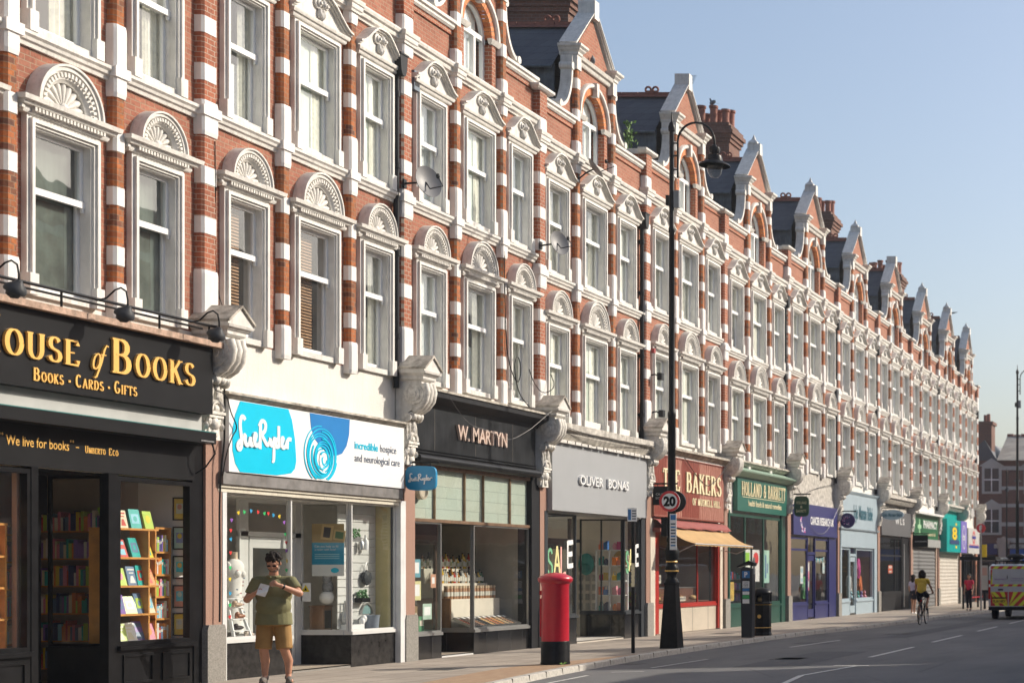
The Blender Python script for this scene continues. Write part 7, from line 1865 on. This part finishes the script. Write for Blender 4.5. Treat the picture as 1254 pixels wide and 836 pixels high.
# bus stop
t = thing('bus_shelter', 'dark bus shelter beyond the shuttered shops', 'bus shelter', (74, 0, 0))
mb = MB(); mb.box(0, 4.2, -4.05, -2.45, 2.18, 2.34, CHARCOAL); mb.build('roof', t)
for x in (0.1, 2.1, 4.0): mb = MB(); mb.box(x, x+.08, -2.62, -2.54, 0, 2.2, CHARCOAL); mb.build('post', t)
mb = MB(); mb.quad((.2, -2.58, .3), (4.0, -2.58, .3), (4.0, -2.58, 2.0), (.2, -2.58, 2.0), SHOPGLASS); mb.build('glass_panel', t)
mb = MB(); mb.box(.05, .13, -3.75, -3.35, .75, 2.05, CHARCOAL); mb.box(.04, .0495, -3.70, -3.40, .85, 1.95, paint('timetable', (.45, .45, .42))); mb.box(.036, .0398, -3.66, -3.44, 1.5, 1.85, paint('timetable_pink', (.5, .3, .25))); mb.box(.05, .13, -3.60, -3.5, 0, .75, CHARCOAL); mb.build('information_board', t)
mb = MB(); mb.box(.5, 3.8, -2.85, -2.65, .48, .52, PR); mb.build('bench', t)
t = thing('bus_stop_flag', 'red round bus stop flag on a pole before the shelter', 'bus stop', (72.2, -3.70, 0))
mb = MB(); mb.lathe([(.04, 0), (.035, 3.7), (0, 3.72)], METAL, 10); mb.build('pole', t)
mb = MB(); mb.lathe([(0, -.02), (.20, -.02), (.20, .02), (0, .02)], R1, 24, M=Matrix.Translation((0, -.0, 3.55)) @ Matrix.Rotation(pi/2, 4, 'Y')); put_text(mb, 'F', .07, -.05, 3.46, .2, 0, SIGNW, .002, bold=.03, P=lambda u, v, d: (-.024-d, u, v)); mb.build('flag', t)
mb = MB(); mb.box(-.02, .02, -.25, -.04, 2.3, 2.85, YL); mb.build('yellow_plate', t)
lamp_post((80.0, -4.15, 0), 'second tall black street lamp rising behind the van')
l2 = lamp_post((100, -.6, 0), 'short dark street lamp far off before the end building'); l2.scale = (.7, .7, .68)
# ------------------------------------------------------------------ people and vehicles
def remeshed(mb, voxel, smooth, name, mat):
    me = mb.mesh('tmp'); ob = bpy.data.objects.new('tmp', me); COL.objects.link(ob)
    r = ob.modifiers.new('r', 'REMESH'); r.mode = 'VOXEL'; r.voxel_size = voxel
    s = ob.modifiers.new('s', 'SMOOTH'); s.iterations = smooth; s.factor = .5
    dg = bpy.context.evaluated_depsgraph_get(); dg.update()
    out = bpy.data.meshes.new_from_object(ob.evaluated_get(dg)); out.name = name
    bpy.data.objects.remove(ob); bpy.data.meshes.remove(me)
    out.materials.clear(); out.materials.append(mat)
    out.polygons.foreach_set('use_smooth', [True]*len(out.polygons)); return out
def cap(mb, a, ra, b, rb, n=14):
    a, b = Vector(a), Vector(b)
    mb.tube([a, a.lerp(b, .33), a.lerp(b, .66), b], [ra, ra*.67+rb*.33, ra*.33+rb*.67, rb], None, n)
    mb.ell(a, (ra,)*3, None, n, 10); mb.ell(b, (rb,)*3, None, n, 10)
def hand(mb, wrist, palm_c, fdir, side, curl=.5):
    """palm, four fingers of unequal length bent at the knuckle, thumb from the side of the palm"""
    w, c, f = Vector(wrist), Vector(palm_c), Vector(fdir).normalized(); s = Vector(side).normalized(); d = f.cross(s).normalized()
    cap(mb, w, .027, c, .03)
    for k, L in enumerate((.062, .072, .068, .052)):
        o = (k-1.5)*.0195; base = c+f*.028+s*o; mid = base+f*L*.55-d*L*.25*curl; tip = mid+f*L*.35*(1-curl)-d*L*.55*curl
        cap(mb, c+s*o*.6, .012, base, .0105, 8); cap(mb, base, .0100, mid, .0090, 8); cap(mb, mid, .0088, tip, .0074, 8)
    tb = c-s*.030-f*.005; tm = tb-s*.022+f*.028; te = tm+f*.022+s*.006-d*.012
    cap(mb, c-s*.012, .014, tb, .0135, 8); cap(mb, tb, .0125, tm, .0105, 8); cap(mb, tm, .0102, te, .0085, 8)
def head(mb, c, tilt=0, yaw=0, k=1.0):
    M = Matrix.Translation(c) @ Matrix.Rotation(yaw, 4, 'Z') @ Matrix.Rotation(tilt, 4, 'X') @ Matrix.Scale(k, 4)
    mb.ell((0, .012, .025), (.078, .096, .098), None, 18, 12, M); mb.ell((0, -.022, -.045), (.060, .066, .068), None, 16, 12, M); mb.ell((0, -.056, -.093), (.027, .022, .020), None, 12, 8, M)
    mb.ell((0, -.088, -.012), (.0125, .018, .026), None, 10, 8, M); mb.ell((0, -.099, -.026), (.0165, .013, .011), None, 10, 8, M)       # nose
    mb.ell((0, -.081, -.060), (.024, .010, .0065), None, 10, 6, M); mb.ell((0, -.080, -.072), (.021, .011, .008), None, 10, 6, M)          # lips
    mb.ell((0, -.080, .022), (.056, .014, .010), None, 12, 6, M)                                                                          # brow
    for s in (-1, 1):
        mb.ell((s*.080, .012, -.012), (.011, .020, .032), None, 8, 8, M); mb.ell((s*.045, -.062, -.03), (.022, .02, .022), None, 10, 8, M)
    return M
def wobble(mb, rr, c, r, n, size, M=None, zmin=-9):
    for k in range(n):
        a = rr.uniform(0, 6.28); z = rr.uniform(-1, 1); q = sqrt(1-z*z); p = Vector((r[0]*q*cos(a), r[1]*q*sin(a), r[2]*z))
        if p.z < zmin: continue
        p = Vector(c)+p; mb.ell(p, (size*rr.uniform(.7, 1.2),)*3, None, 8, 6, M)
def collar():
    c = MB(); c.tube([(.082*cos(a*pi/10)*1.0, -.02+.075*sin(a*pi/10), 1.585+.012*sin(a*pi/10)) for a in range(-4, 15)], .018, None, 8); return c
HAIRD = surf('dark_hair', (.022, .016, .013), .5, var=.6, scale=60, bmp=1, bscale=90)
SKIN = surf('tanned_skin', (.50, .25, .155), .5, var=.06, scale=25); SKIN2 = surf('brown_skin', (.40, .20, .12), .5, var=.06, scale=25)

# --- man reading a paper outside the charity shop
t = thing('person', 'stocky man in olive polo shirt and tan shorts looking at white paper', 'person', (24.6, -1.17, 0), radians(-66))
J = dict(rs=(-.205, .01, 1.53), re=(-.335, -.05, 1.245), rw=(-.225, -.255, 1.33), ls=(.205, .01, 1.53), le=(.345, -.15, 1.335), lw=(.13, -.31, 1.445))
b = MB()
HC_ = (0, -.045, 1.785); Mh = head(b, HC_, radians(26), radians(-10), 1.10)
cap(b, (0, -.0, 1.52), .068, (0, -.025, 1.69), .058)
b.ell((0, .0, 1.30), (.225, .155, .25), None, 20, 14); b.ell((0, -.035, 1.12), (.215, .180, .19), None, 20, 14); b.ell((0, .01, .98), (.195, .15, .14), None, 20, 12)
for s, sh, el, wr in ((-1, J['rs'], J['re'], J['rw']), (1, J['ls'], J['le'], J['lw'])):
    cap(b, (s*.09, .01, 1.48), .07, (sh[0], sh[1], sh[2]-.02), .058); cap(b, (sh[0], sh[1], sh[2]-.02), .056, el, .050); cap(b, el, .052, wr, .033)
hand(b, J['rw'], (-.165, -.315, 1.365), (.55, -.35, .45), (.1, .75, -.4), .55)
hand(b, J['lw'], (.065, -.335, 1.475), (-.8, -.15, .05), (0, -.25, -.9), .75)
for s, hp, kn, an, fx in ((-1, (-.105, .01, .95), (-.125, -.035, .52), (-.115, .02, .10), -.03), (1, (.105, .01, .95), (.135, -.04, .52), (.185, .03, .10), .05)):
    cap(b, hp, .105, kn, .064); cap(b, kn, .062, (an[0], an[1]+.015, .33), .061); cap(b, (an[0], an[1]+.015, .33), .058, an, .037)
    cap(b, an, .04, (an[0]+fx, an[1]-.15, .035), .032)
link('body', remeshed(b, .0065, 2, 'body', SKIN), t)
sh = MB()
sh.ell((0, .0, 1.32), (.240, .170, .245), None, 20, 14); sh.ell((0, -.035, 1.14), (.232, .197, .20), None, 20, 14); sh.lathe([(.245, .87), (.242, .93), (.232, 1.05)], None, 20, M=Matrix.Diagonal((1, .85, 1, 1)))
for s, shd, el in ((-1, J['rs'], J['re']), (1, J['ls'], J['le'])):
    cap(sh, (s*.09, .01, 1.505), .088, (shd[0], shd[1], shd[2]-.015), .082); e = Vector(shd).lerp(Vector(el), .72); sh.tube([shd, e], [.086, .078], None, 14)
sh.tube([(0, .0, 1.50), (0, -.012, 1.605)], [.10, .072], None, 16)
OLIVE = surf('olive_jersey', (.175, .165, .075), .85, var=.12, scale=7, bmp=1.0, bscale=6); sm = link('polo_shirt', remeshed(sh, .009, 2, 'polo_shirt', OLIVE), t)
link('collar', remeshed(collar(), .007, 1, 'collar', OLIVE), t)
mb = MB(); [mb.ell((0, -.172-.006*q, 1.50-.06*q), (.006, .004, .006), SIGNW, 6, 4) for q in range(2)]; mb.build('button', t)
so_ = MB(); so_.lathe([(.185, .86), (.205, .92), (.205, .99), (.20, 1.03)], None, 20, M=Matrix.Diagonal((1, .84, 1, 1)))
for s, hp, kn in ((-1, (-.105, .01, .93), (-.13, -.03, .52)), (1, (.105, .01, .93), (.14, -.035, .52))):
    so_.tube([hp, Vector(hp).lerp(Vector(kn), .5), Vector(hp).lerp(Vector(kn), 1.02)], [.118, .113, .108], None, 16); so_.ell(hp, (.12, .125, .12), None, 14, 10)
link('shorts', remeshed(so_, .010, 2, 'shorts', surf('tan_cotton', (.34, .19, .06), .85, var=.14, scale=6, bmp=1.0, bscale=6)), t)
hb = MB(); rr = random.Random(5); hb.ell((0, .028, .050), (.088, .098, .088), None, 16, 12, Mh); wobble(hb, rr, (0, .03, .06), (.085, .095, .085), 120, .020, Mh, -.03)
for s in (-1, 1): hb.ell((s*.076, .0, .01), (.012, .02, .035), None, 8, 6, Mh)
link('hair', remeshed(hb, .006, 1, 'hair', HAIRD), t)
bd = MB(); bd.ell((0, -.034, -.086), (.056, .056, .040), None, 14, 10, Mh); bd.ell((0, -.083, -.050), (.022, .008, .005), None, 10, 6, Mh)
for s in (-1, 1): bd.ell((s*.054, -.020, -.062), (.015, .040, .034), None, 10, 8, Mh)
link('beard', remeshed(bd, .0055, 1, 'beard', surf('greying_stubble', (.20, .135, .10), .9, var=.5, scale=120)), t)
g = MB()
for s in (-1, 1): g.ell((s*.033, -.092, -.002), (.024, .008, .014), BLACK, 12, 8, Mh); g.tube([Mh @ Vector((s*.058, -.088, .004)), Mh @ Vector((s*.083, .0, .004))], .003, BLACK, 5)
g.tube([Mh @ Vector((-.012, -.098, .004)), Mh @ Vector((.012, -.098, .004))], .003, BLACK, 5); g.build('sunglasses', t)
for s, an, fx in ((-1, (-.115, .02), -.03), (1, (.185, .03), .05)):
    q = MB(); q.ell((an[0]+fx*.5, an[1]-.065, .055), (.052, .145, .05), None, 14, 10); q.ell((an[0], an[1]+.01, .085), (.05, .06, .055), None, 12, 8); q.box(an[0]+fx*.5-.045, an[0]+fx*.5+.045, an[1]-.19, an[1]+.07, 0, .03, None)
    link('shoe', remeshed(q, .008, 2, 'shoe', surf('grey_trainer', (.16, .14, .12), .8, var=.3, scale=25)), t)
mb = MB(); w0 = Vector(J['lw']); dd = (Vector(J['le'])-w0).normalized(); mb.tube([w0+dd*.015, w0+dd*.04], .037, BLACK, 14); mb.build('wristwatch', t)
mb = MB(); mb.add([(-.07, -.01, -.08), (.05, .0, -.09), (.06, -.025, .0), (.075, .0, .085), (-.045, -.005, .095), (-.055, .02, 0)], [(0, 1, 2, 5), (5, 2, 3, 4)], surf('crumpled_paper', (.72, .71, .70), .7, bmp=.8, bscale=25)); mb.add([(-.065, -.018, -.075), (.052, -.01, -.085), (.065, -.03, .0), (.07, -.01, .08), (-.05, -.015, .085), (-.06, .01, 0)], [(0, 1, 2, 5), (5, 2, 3, 4)], MATS['crumpled_paper'])
M = Matrix.Rotation(radians(-66), 4, 'Z'); p = Vector((24.6, -1.17, 0))+M @ Vector((-.10, -.375, 1.385)); o = mb.build('paper', None, p); o.rotation_euler = (0, radians(12), radians(-50)); tag(o, 'folded white paper held in the hands of the man in the olive shirt', 'paper')

def simple_person(lab, loc, rz, H, top, bottom, skin, long_legs=True, hair_long=True, shorts=False):
    t = thing('person', lab, 'person', loc, rz); k = H/1.68
    def S(p): return (p[0]*k, p[1]*k, p[2]*k)
    b = MB(); M_ = head(b, S((0, -.01, 1.55)), radians(6), 0, k); cap(b, S((0, 0, 1.34)), .052*k, S((0, -.005, 1.46)), .046*k)
    b.ell(S((0, 0, 1.20)), (.15*k, .095*k, .19*k), None, 16, 12); b.ell(S((0, .01, .93)), (.155*k, .11*k, .14*k), None, 16, 12); cap(b, S((0, 0, 1.1)), .11*k, S((0, 0, .98)), .115*k)
    for s in (-1, 1):
        cap(b, S((s*.07, 0, 1.33)), .055*k, S((s*.165, 0, 1.33)), .05*k); el = (s*.205, .02, 1.07); wr = (s*.20, -.08, .86); cap(b, S((s*.165, 0, 1.33)), .045*k, S(el), .034*k); cap(b, S(el), .034*k, S(wr), .023*k)
        hand(b, S(wr), S((s*.2, -.10, .80)), (0, -.2, -1), (0, s*1.0, 0), .4)
        dy = -.05*s; cap(b, S((s*.085, 0, .88)), .085*k, S((s*.09, dy-.02, .48)), .053*k); cap(b, S((s*.09, dy-.02, .48)), .051*k, S((s*.09, dy+.04, .09)), .032*k); cap(b, S((s*.09, dy+.04, .07)), .035*k, S((s*.095, dy-.1, .03)), .028*k)
    link('body', remeshed(b, .010, 2, 'body', skin), t)
    q = MB(); q.ell(S((0, 0, 1.21)), (.165*k, .115*k, .19*k), None, 16, 12); cap(q, S((0, 0, 1.14)), .125*k, S((0, 0, .98)), .13*k)
    for s in (-1, 1): cap(q, S((s*.07, 0, 1.325)), .066*k, S((s*.165, 0, 1.325)), .062*k); q.tube([S((s*.165, 0, 1.33)), S((s*.19, .01, 1.2))], [.058*k, .054*k], None, 12)
    link('top', remeshed(q, .012, 2, 'top', top), t)
    q = MB(); cap(q, S((-.03, .01, .95)), .128*k, S((.03, .01, .93)), .128*k)
    for s in (-1, 1):
        dy = -.05*s; q.tube([S((s*.085, 0, .88)), S((s*.09, dy-.02, .62 if shorts else .48))]+([] if shorts else [S((s*.09, dy+.04, .1))]), [.10*k, .085*k if shorts else .072*k]+([] if shorts else [.055*k]), None, 12)
    link('shorts' if shorts else 'trousers', remeshed(q, .012, 2, 'bottom', bottom), t)
    q = MB(); rr = random.Random(int(H*100)); q.ell((0, .025, .045), (.088, .098, .088), None, 14, 10, M_); wobble(q, rr, (0, .03, .04), (.085, .09, .09), 60, .022, M_, -.03)
    if hair_long: q.ell((0, .05, -.07), (.09, .055, .13), None, 12, 10, M_); wobble(q, rr, (0, .05, -.08), (.09, .05, .13), 60, .022, M_)
    link('hair', remeshed(q, .009, 1, 'hair', HAIRD), t)
    for s in (-1, 1):
        dy = -.05*s; mb = MB(); mb.ell(S((s*.093, dy-.03, .035)), (.045*k, .12*k, .04*k), SIGNW if shorts else BLACK, 12, 8); mb.build('shoe', t)
    return t
simple_person('young woman in a pale lilac top and dark shorts walking behind the cyclist', (65.5, -2.15, 0), radians(70), 1.55, surf('lilac_cotton', (.50, .42, .55), .85), surf('dark_shorts', (.03, .03, .04), .8), SKIN2, shorts=True)
simple_person('woman in a red top and black trousers standing by the bus shelter', (71.6, -3.28, 0), radians(-100), 1.58, surf('red_cotton', (.60, .03, .07), .85), surf('black_trousers', (.015, .015, .02), .8), SKIN)

# --- cyclist and bicycle
BX, BY = 55.5, -4.55
t = thing('bicycle', 'black upright bicycle ridden away along the kerb', 'bicycle', (BX, BY, -.1), radians(90))
TY = paint('tyre_black', (.02, .02, .02), .7); FRM = paint('bike_black', (.03, .03, .035), .3)
def wheel(y):
    w_ = MB(); w_.tube([(0, y+.325*cos(a*pi/20), .345+.325*sin(a*pi/20)) for a in range(41)], .019, TY, 8, cap=False); o = w_.build('wheel', t)
    q = MB(); q.tube([(0, y+.302*cos(a*pi/20), .345+.302*sin(a*pi/20)) for a in range(41)], .009, METAL, 6, cap=False)
    for k in range(14): a = k*pi/7; q.tube([(0, y, .345), (0, y+.3*cos(a), .345+.3*sin(a))], .0022, METAL, 3)
    q.tube([(-.05, y, .345), (.05, y, .345)], .02, METAL, 8); q.build('rim', o)
wheel(.52); wheel(-.54)
mb = MB()
for a, b_ in (((0, .08, .30), (0, .20, .86)), ((0, .08, .30), (0, -.34, .76)), ((0, .185, .80), (0, -.36, .88)), ((0, -.34, .74), (0, -.38, .96)), ((.02, .08, .30), (.05, .52, .345)), ((-.02, .08, .30), (-.05, .52, .345)), ((.01, .18, .78), (.05, .52, .345)), ((-.01, .18, .78), (-.05, .52, .345)), ((.05, -.355, .70), (.05, -.54, .345)), ((-.05, -.355, .70), (-.05, -.54, .345)), ((-.05, -.355, .70), (.05, -.355, .70))): mb.tube([a, b_], .015, FRM, 8)
mb.build('frame', t)
mb = MB(); mb.tube([(-.29, -.22, 1.03), (-.28, -.34, 1.03), (-.1, -.42, 1.0), (0, -.40, .98), (.1, -.42, 1.0), (.28, -.34, 1.03), (.29, -.22, 1.03)], .013, FRM, 8); mb.tube([(0, -.38, .94), (0, -.40, 1.0)], .016, FRM, 8); mb.build('handlebar', t)
mb = MB(); mb.ell((0, .24, .93), (.075, .13, .03), BLACK, 14, 8); mb.tube([(0, .20, .84), (0, .225, .92)], .013, METAL, 8); mb.build('saddle', t)
mb = MB(); mb.ell((0, .29, .80), (.025, .015, .03), paint('rear_light', (.55, .02, .02), .2), 8, 6); mb.build('rear_light', t)
mb = MB(); mb.tube([(.06, .08, .30), (.08, .08, .14)], .01, METAL, 6); mb.tube([(-.06, .08, .30), (-.08, .08, .46)], .01, METAL, 6); mb.box(.08, .17, .04, .12, .12, .14, BLACK); mb.box(-.17, -.08, .04, .12, .45, .47, BLACK); mb.lathe([(.09, -.003), (.09, .003)], METAL, 16, M=Matrix.Translation((.04, .08, .3)) @ Matrix.Rotation(pi/2, 4, 'Y')); mb.build('pedal_crank', t)
t = thing('person', 'long haired cyclist in a mustard yellow t-shirt and black shorts seen from behind', 'person', (BX, BY, -.1), radians(90))
b = MB(); Mc = head(b, (0, .10, 1.70), radians(4), 0, .98); cap(b, (0, .16, 1.52), .052, (0, .12, 1.62), .046)
b.ell((0, .17, 1.36), (.155, .10, .19), None, 16, 12); cap(b, (0, .19, 1.28), .12, (0, .22, 1.10), .13); b.ell((0, .22, 1.05), (.17, .13, .12), None, 16, 12)
for s in (-1, 1):
    cap(b, (s*.07, .16, 1.49), .055, (s*.175, .15, 1.48), .052); el = (s*.25, -.02, 1.26); wr = (s*.28, -.20, 1.10); cap(b, (s*.175, .15, 1.48), .045, el, .035); cap(b, el, .034, wr, .024); hand(b, wr, (s*.285, -.245, 1.06), (0, -.9, -.3), (s, 0, 0), .7)
for s, kn, an in ((1, (.12, -.15, .68), (.13, .10, .26)), (-1, (-.13, -.22, .94), (-.13, .05, .58))):
    cap(b, (s*.09, .19, 1.02), .088, kn, .058); cap(b, kn, .055, an, .034); cap(b, an, .036, (an[0], an[1]-.13, an[2]-.07), .028)
link('body', remeshed(b, .009, 2, 'body', SKIN2), t)
q = MB(); q.ell((0, .17, 1.37), (.175, .125, .19), None, 16, 12); cap(q, (0, .185, 1.3), .15, (0, .22, 1.12), .155)
for s in (-1, 1): cap(q, (s*.07, .16, 1.485), .068, (s*.175, .15, 1.475), .066); q.tube([(s*.175, .15, 1.48), (s*.215, .07, 1.38)], [.062, .058], None, 12)
link('t_shirt', remeshed(q, .010, 2, 't_shirt', surf('mustard_jersey', (.55, .38, .05), .85, var=.1, bmp=.3, bscale=10)), t)
q = MB(); cap(q, (-.05, .22, 1.05), .135, (.05, .22, 1.05), .135)
for s, kn in ((1, (.12, -.15, .68)), (-1, (-.13, -.22, .94))): h = Vector((s*.09, .19, 1.02)); q.tube([h, h.lerp(Vector(kn), .62)], [.105, .09], None, 12)
link('shorts', remeshed(q, .010, 2, 'shorts', surf('black_shorts', (.015, .015, .018), .8)), t)
q = MB(); rr = random.Random(8); q.ell((0, .03, .04), (.09, .10, .09), None, 14, 10, Mc); q.ell((0, .055, -.07), (.115, .065, .13), None, 14, 10, Mc); wobble(q, rr, (0, .05, -.05), (.115, .07, .15), 160, .024, Mc)
link('hair', remeshed(q, .008, 1, 'hair', HAIRD), t)
for s, an in ((1, (.13, .10, .26)), (-1, (-.13, .05, .58))): mb = MB(); mb.ell((an[0], an[1]-.07, an[2]-.06), (.045, .125, .045), BLACK, 12, 8); mb.build('shoe', t)

# --- van
VX, VY = 61.4, -5.78; VW = 1.98
t = thing('van', 'white works van with red and yellow chevrons on its rear, parked at the right edge', 'van', (VX, VY, -.1))
VG = surf('van_grey_white', (.42, .43, .46), .3, var=.05, scale=2, streak=.1); CR = paint('chevron_red', (.50, .02, .02), .35); CY = paint('chevron_yellow', (.62, .66, .03), .35)
mb = MB()
prof = [(0, .42), (.0, 1.2), (.05, 1.85), (.12, 1.99), (.5, 2.05), (3.3, 2.05), (3.6, 1.98), (4.45, 1.32), (4.95, 1.12), (5.05, .9), (5.08, .42)]
def sec(ins): return [(x, z) for x, z in prof]
vs = []
for y, k in ((0, .06), (-.06, .0), (-VW+.06, .0), (-VW, .06)):
    for x, z in prof: vs.append((x+(k*.5 if x < 1 else -k*.5), y, z-(k if z > 1.7 else 0)))
n = len(prof); fs = [tuple(range(n-1, -1, -1)), tuple(range(3*n, 4*n))]
for r in range(3):
    for i in range(n): fs.append((r*n+i, r*n+(i+1) % n, (r+1)*n+(i+1) % n, (r+1)*n+i))
mb.add(vs, fs, VG); mb.build('body', t)
# rear doors: panel, seam, chevrons (all on the rear face, sheets a few mm apart)
def rear(name, rows, par=t):
    mb = MB()
    for (a, b_, c, d, m, e) in rows: mb.box(-.012-e, .004, -b_, -a, c, d, m)
    return mb.build(name, par)
D1 = .74
rear('rear_door', [(.07, D1-.006, .46, 1.84, VG, 0)]); rear('rear_door', [(D1+.006, VW-.07, .46, 1.84, VG, 0)])
def stripes(y0, y1, z0, z1, w_, e, sl=1, k0=0):
    mb = MB(); mb.box(-.014-e, -.0125, -y1, -y0, z0, z1, CY); h = z1-z0; y = y0-h; k = k0
    while y < y1:
        if k % 2 == 0:
            pl = [(y, z0), (y+w_, z0), (y+w_+h, z1), (y+h, z1)] if sl > 0 else [(y+h, z0), (y+h+w_, z0), (y+w_, z1), (y, z1)]
            pl = [(max(y0, min(y1, a)), b_) for a, b_ in pl]
            if abs(pl[1][0]-pl[0][0])+abs(pl[2][0]-pl[3][0]) > .02: mb.prism([(-a, b_) for a, b_ in pl], -.017-e, -.0142-e, CR, 'yz')
        y += w_; k += 1
    return mb
stripes(.08, VW-.08, 1.87, 1.97, .17, 0).build('chevron', t, (0.055, 0, 0)); stripes(.09, VW-.09, 1.22, 1.30, .17, .002).build('chevron', t)
stripes(.09, D1-.02, .50, 1.02, .17, .002, -1).build('chevron', t); stripes(D1+.02, VW-.09, .50, 1.02, .17, .002, 1).build('chevron', t); stripes(.09, .15, 1.30, 1.84, .17, .002).build('chevron', t)
mb = MB(); mb.box(-.03, -.02, -.66, -.16, .60, .76, paint('plate_yellow', (.75, .55, .03))); put_text(mb, 'FL16 HKV', .18, .64, .63, .09, 0, BLACK, .001, bold=.03, P=lambda u, v, d: (-.031-d, -u, v)); mb.box(-.035, -.02, -.68, -.14, .77, .82, BLACK); mb.build('number_plate', t)
mb = MB(); put_text(mb, 'openreach', .22, .66, 1.46, .07, 0, paint('violet_text', (.2, .12, .3)), .001, bold=.01, P=lambda u, v, d: (-.014-d, -u, v)); put_text(mb, 'Connecting you', .84, 1.3, 1.5, .045, 0, MATS['violet_text'], .001, P=lambda u, v, d: (-.014-d, -u, v)); put_text(mb, 'to your network', .84, 1.3, 1.42, .045, 0, MATS['violet_text'], .001, P=lambda u, v, d: (-.014-d, -u, v)); mb.build('lettering', t)
for y in (-.045, -VW+.045): mb = MB(); mb.box(-.03, .05, y-.035, y+.035, .75, 1.45, paint('tail_red', (.45, .015, .01), .15)); mb.box(-.032, -.03, y-.03, y+.03, 1.2, 1.3, SIGNW); mb.build('tail_light', t)
mb = MB(); mb.box(-.10, .05, -VW+.02, -.02, .34, .47, BLACK); mb.build('bumper', t)
mb = MB(); mb.box(-.03, -.012, -.55, -.36, 1.07, 1.13, BLACK); mb.tube([(-.014, -.70, 1.5), (-.03, -.70, 1.5), (-.03, -.70, 1.62), (-.014, -.70, 1.62)], .012, BLACK, 6); mb.tube([(-.014, -.10, 1.5), (-.03, -.10, 1.5), (-.03, -.10, 1.66), (-.014, -.10, 1.66)], .014, BLACK, 6); mb.lathe([(0, .0), (.045, .0), (.045, .006)], METAL, 16, M=Matrix.Translation((-.013, -.80, 1.10)) @ Matrix.Rotation(-pi/2, 4, 'Y')); mb.build('handle', t)
for x in (.85, 4.1):
    for y in (-.02, -VW+.22):
        w_ = MB(); M = Matrix.Translation((x, y, .34)) @ Matrix.Rotation(pi/2, 4, 'X'); w_.lathe([(.0, 0), (.2, 0), (.33, .01), (.34, .04), (.34, .18), (.33, .2), (.2, .2), (0, .2)], TY, 24, M=M); o = w_.build('wheel', t)
        q = MB(); q.lathe([(.2, -.004), (.18, .02), (.0, .01)], METAL, 20, M=M); q.build('rim', o)
mb = MB()
for y in (-.25, -VW+.25): mb.tube([(.3, y, 2.18), (3.2, y, 2.18)], .02, BLACK, 6)
for x in (.35, 1.3, 2.3, 3.1):
    mb.tube([(x, -.2, 2.16), (x, -VW+.2, 2.16)], .02, BLACK, 6)
    for y in (-.22, -VW+.22): mb.tube([(x, y, 2.0), (x, y, 2.2)], .02, BLACK, 6)
mb.build('roof_rack', t)
l = thing('ladder', 'folded ladder and gear strapped on the roof rack of the van', 'ladder', (VX+.1, VY, 2.09))
mb = MB()
for y in (-.45, -.85): mb.tube([(.0, y, .06), (3.2, y, .1)], .03, METAL, 6)
mb.build('rail', l)
mb = MB()
for k in range(10): mb.tube([(.15+k*.32, -.45, .07), (.15+k*.32, -.85, .07)], .015, METAL, 5)
mb.build('rung', l)
mb = MB(); mb.ell((.3, -.95, .12), (.3, .35, .13), surf('black_gear', (.03, .03, .03), .7, bmp=1), 12, 8); mb.build('bundle', l)
mb = MB(); mb.quad((3.62, -.2, 1.95), (4.43, -.12, 1.35), (4.43, -VW+.12, 1.35), (3.62, -VW+.2, 1.95), OPPG); mb.build('windscreen', t, (.01, 0, .012))
# ------------------------------------------------------------------ thin summer haze over the street
m = bpy.data.materials.new('summer_haze'); m.use_nodes = True; nt = m.node_tree
for n_ in list(nt.nodes): nt.nodes.remove(n_)
o_ = nt.nodes.new('ShaderNodeOutputMaterial'); pv = nt.nodes.new('ShaderNodeVolumePrincipled'); nt.links.new(pv.outputs[0], o_.inputs['Volume'])
pv.inputs['Color'].default_value = (.92, .94, .97, 1); pv.inputs['Density'].default_value = .0006; pv.inputs['Anisotropy'].default_value = .3
mb = MB(); mb.box(-60, 260, -90, 90, -1.2, 26, m); hz = mb.build('haze'); hz['kind'] = 'stuff'
# ------------------------------------------------------------------ camera, light, sky
cam = bpy.data.cameras.new('camera'); co = bpy.data.objects.new('camera', cam); COL.objects.link(co)
co.location = (0, -15.78, 1.65); co.rotation_euler = (radians(90), 0, radians(-90))
cam.sensor_width = 36; cam.lens = 2030/1254*36
cam.shift_x = -(1541-627)/1254; cam.shift_y = (700-418)/1254
cam.clip_start = .1; cam.clip_end = 3000
cam.dof.use_dof = True; cam.dof.focus_distance = 28; cam.dof.aperture_fstop = 1.9
scene.camera = co
S = Vector((.74, -1.0, .727)).normalized()          # towards the sun
sun = bpy.data.lights.new('sun', 'SUN'); so = bpy.data.objects.new('sun', sun); COL.objects.link(so)
so.rotation_euler = (-S).to_track_quat('-Z', 'Y').to_euler()
sun.energy = 4.0; sun.angle = radians(.53); sun.color = (1, .92, .80)
w = bpy.data.worlds.new('World'); scene.world = w; w.use_nodes = True
nt = w.node_tree; bg = nt.nodes['Background']
sky = nt.nodes.new('ShaderNodeTexSky'); sky.sky_type = 'NISHITA'; sky.sun_disc = False
sky.sun_elevation = math.asin(S.z); sky.sun_rotation = atan2(S.x, S.y)
sky.air_density = 1.0; sky.dust_density = 3.2; sky.ozone_density = 1.2
nt.links.new(sky.outputs[0], bg.inputs[0]); bg.inputs[1].default_value = .14
vs = scene.view_settings; vs.view_transform = 'Standard'; vs.look = 'None'; vs.gamma = 1; vs.exposure = .33; vs.use_curve_mapping = False
scene.cycles.max_bounces = 6; scene.cycles.transparent_max_bounces = 12
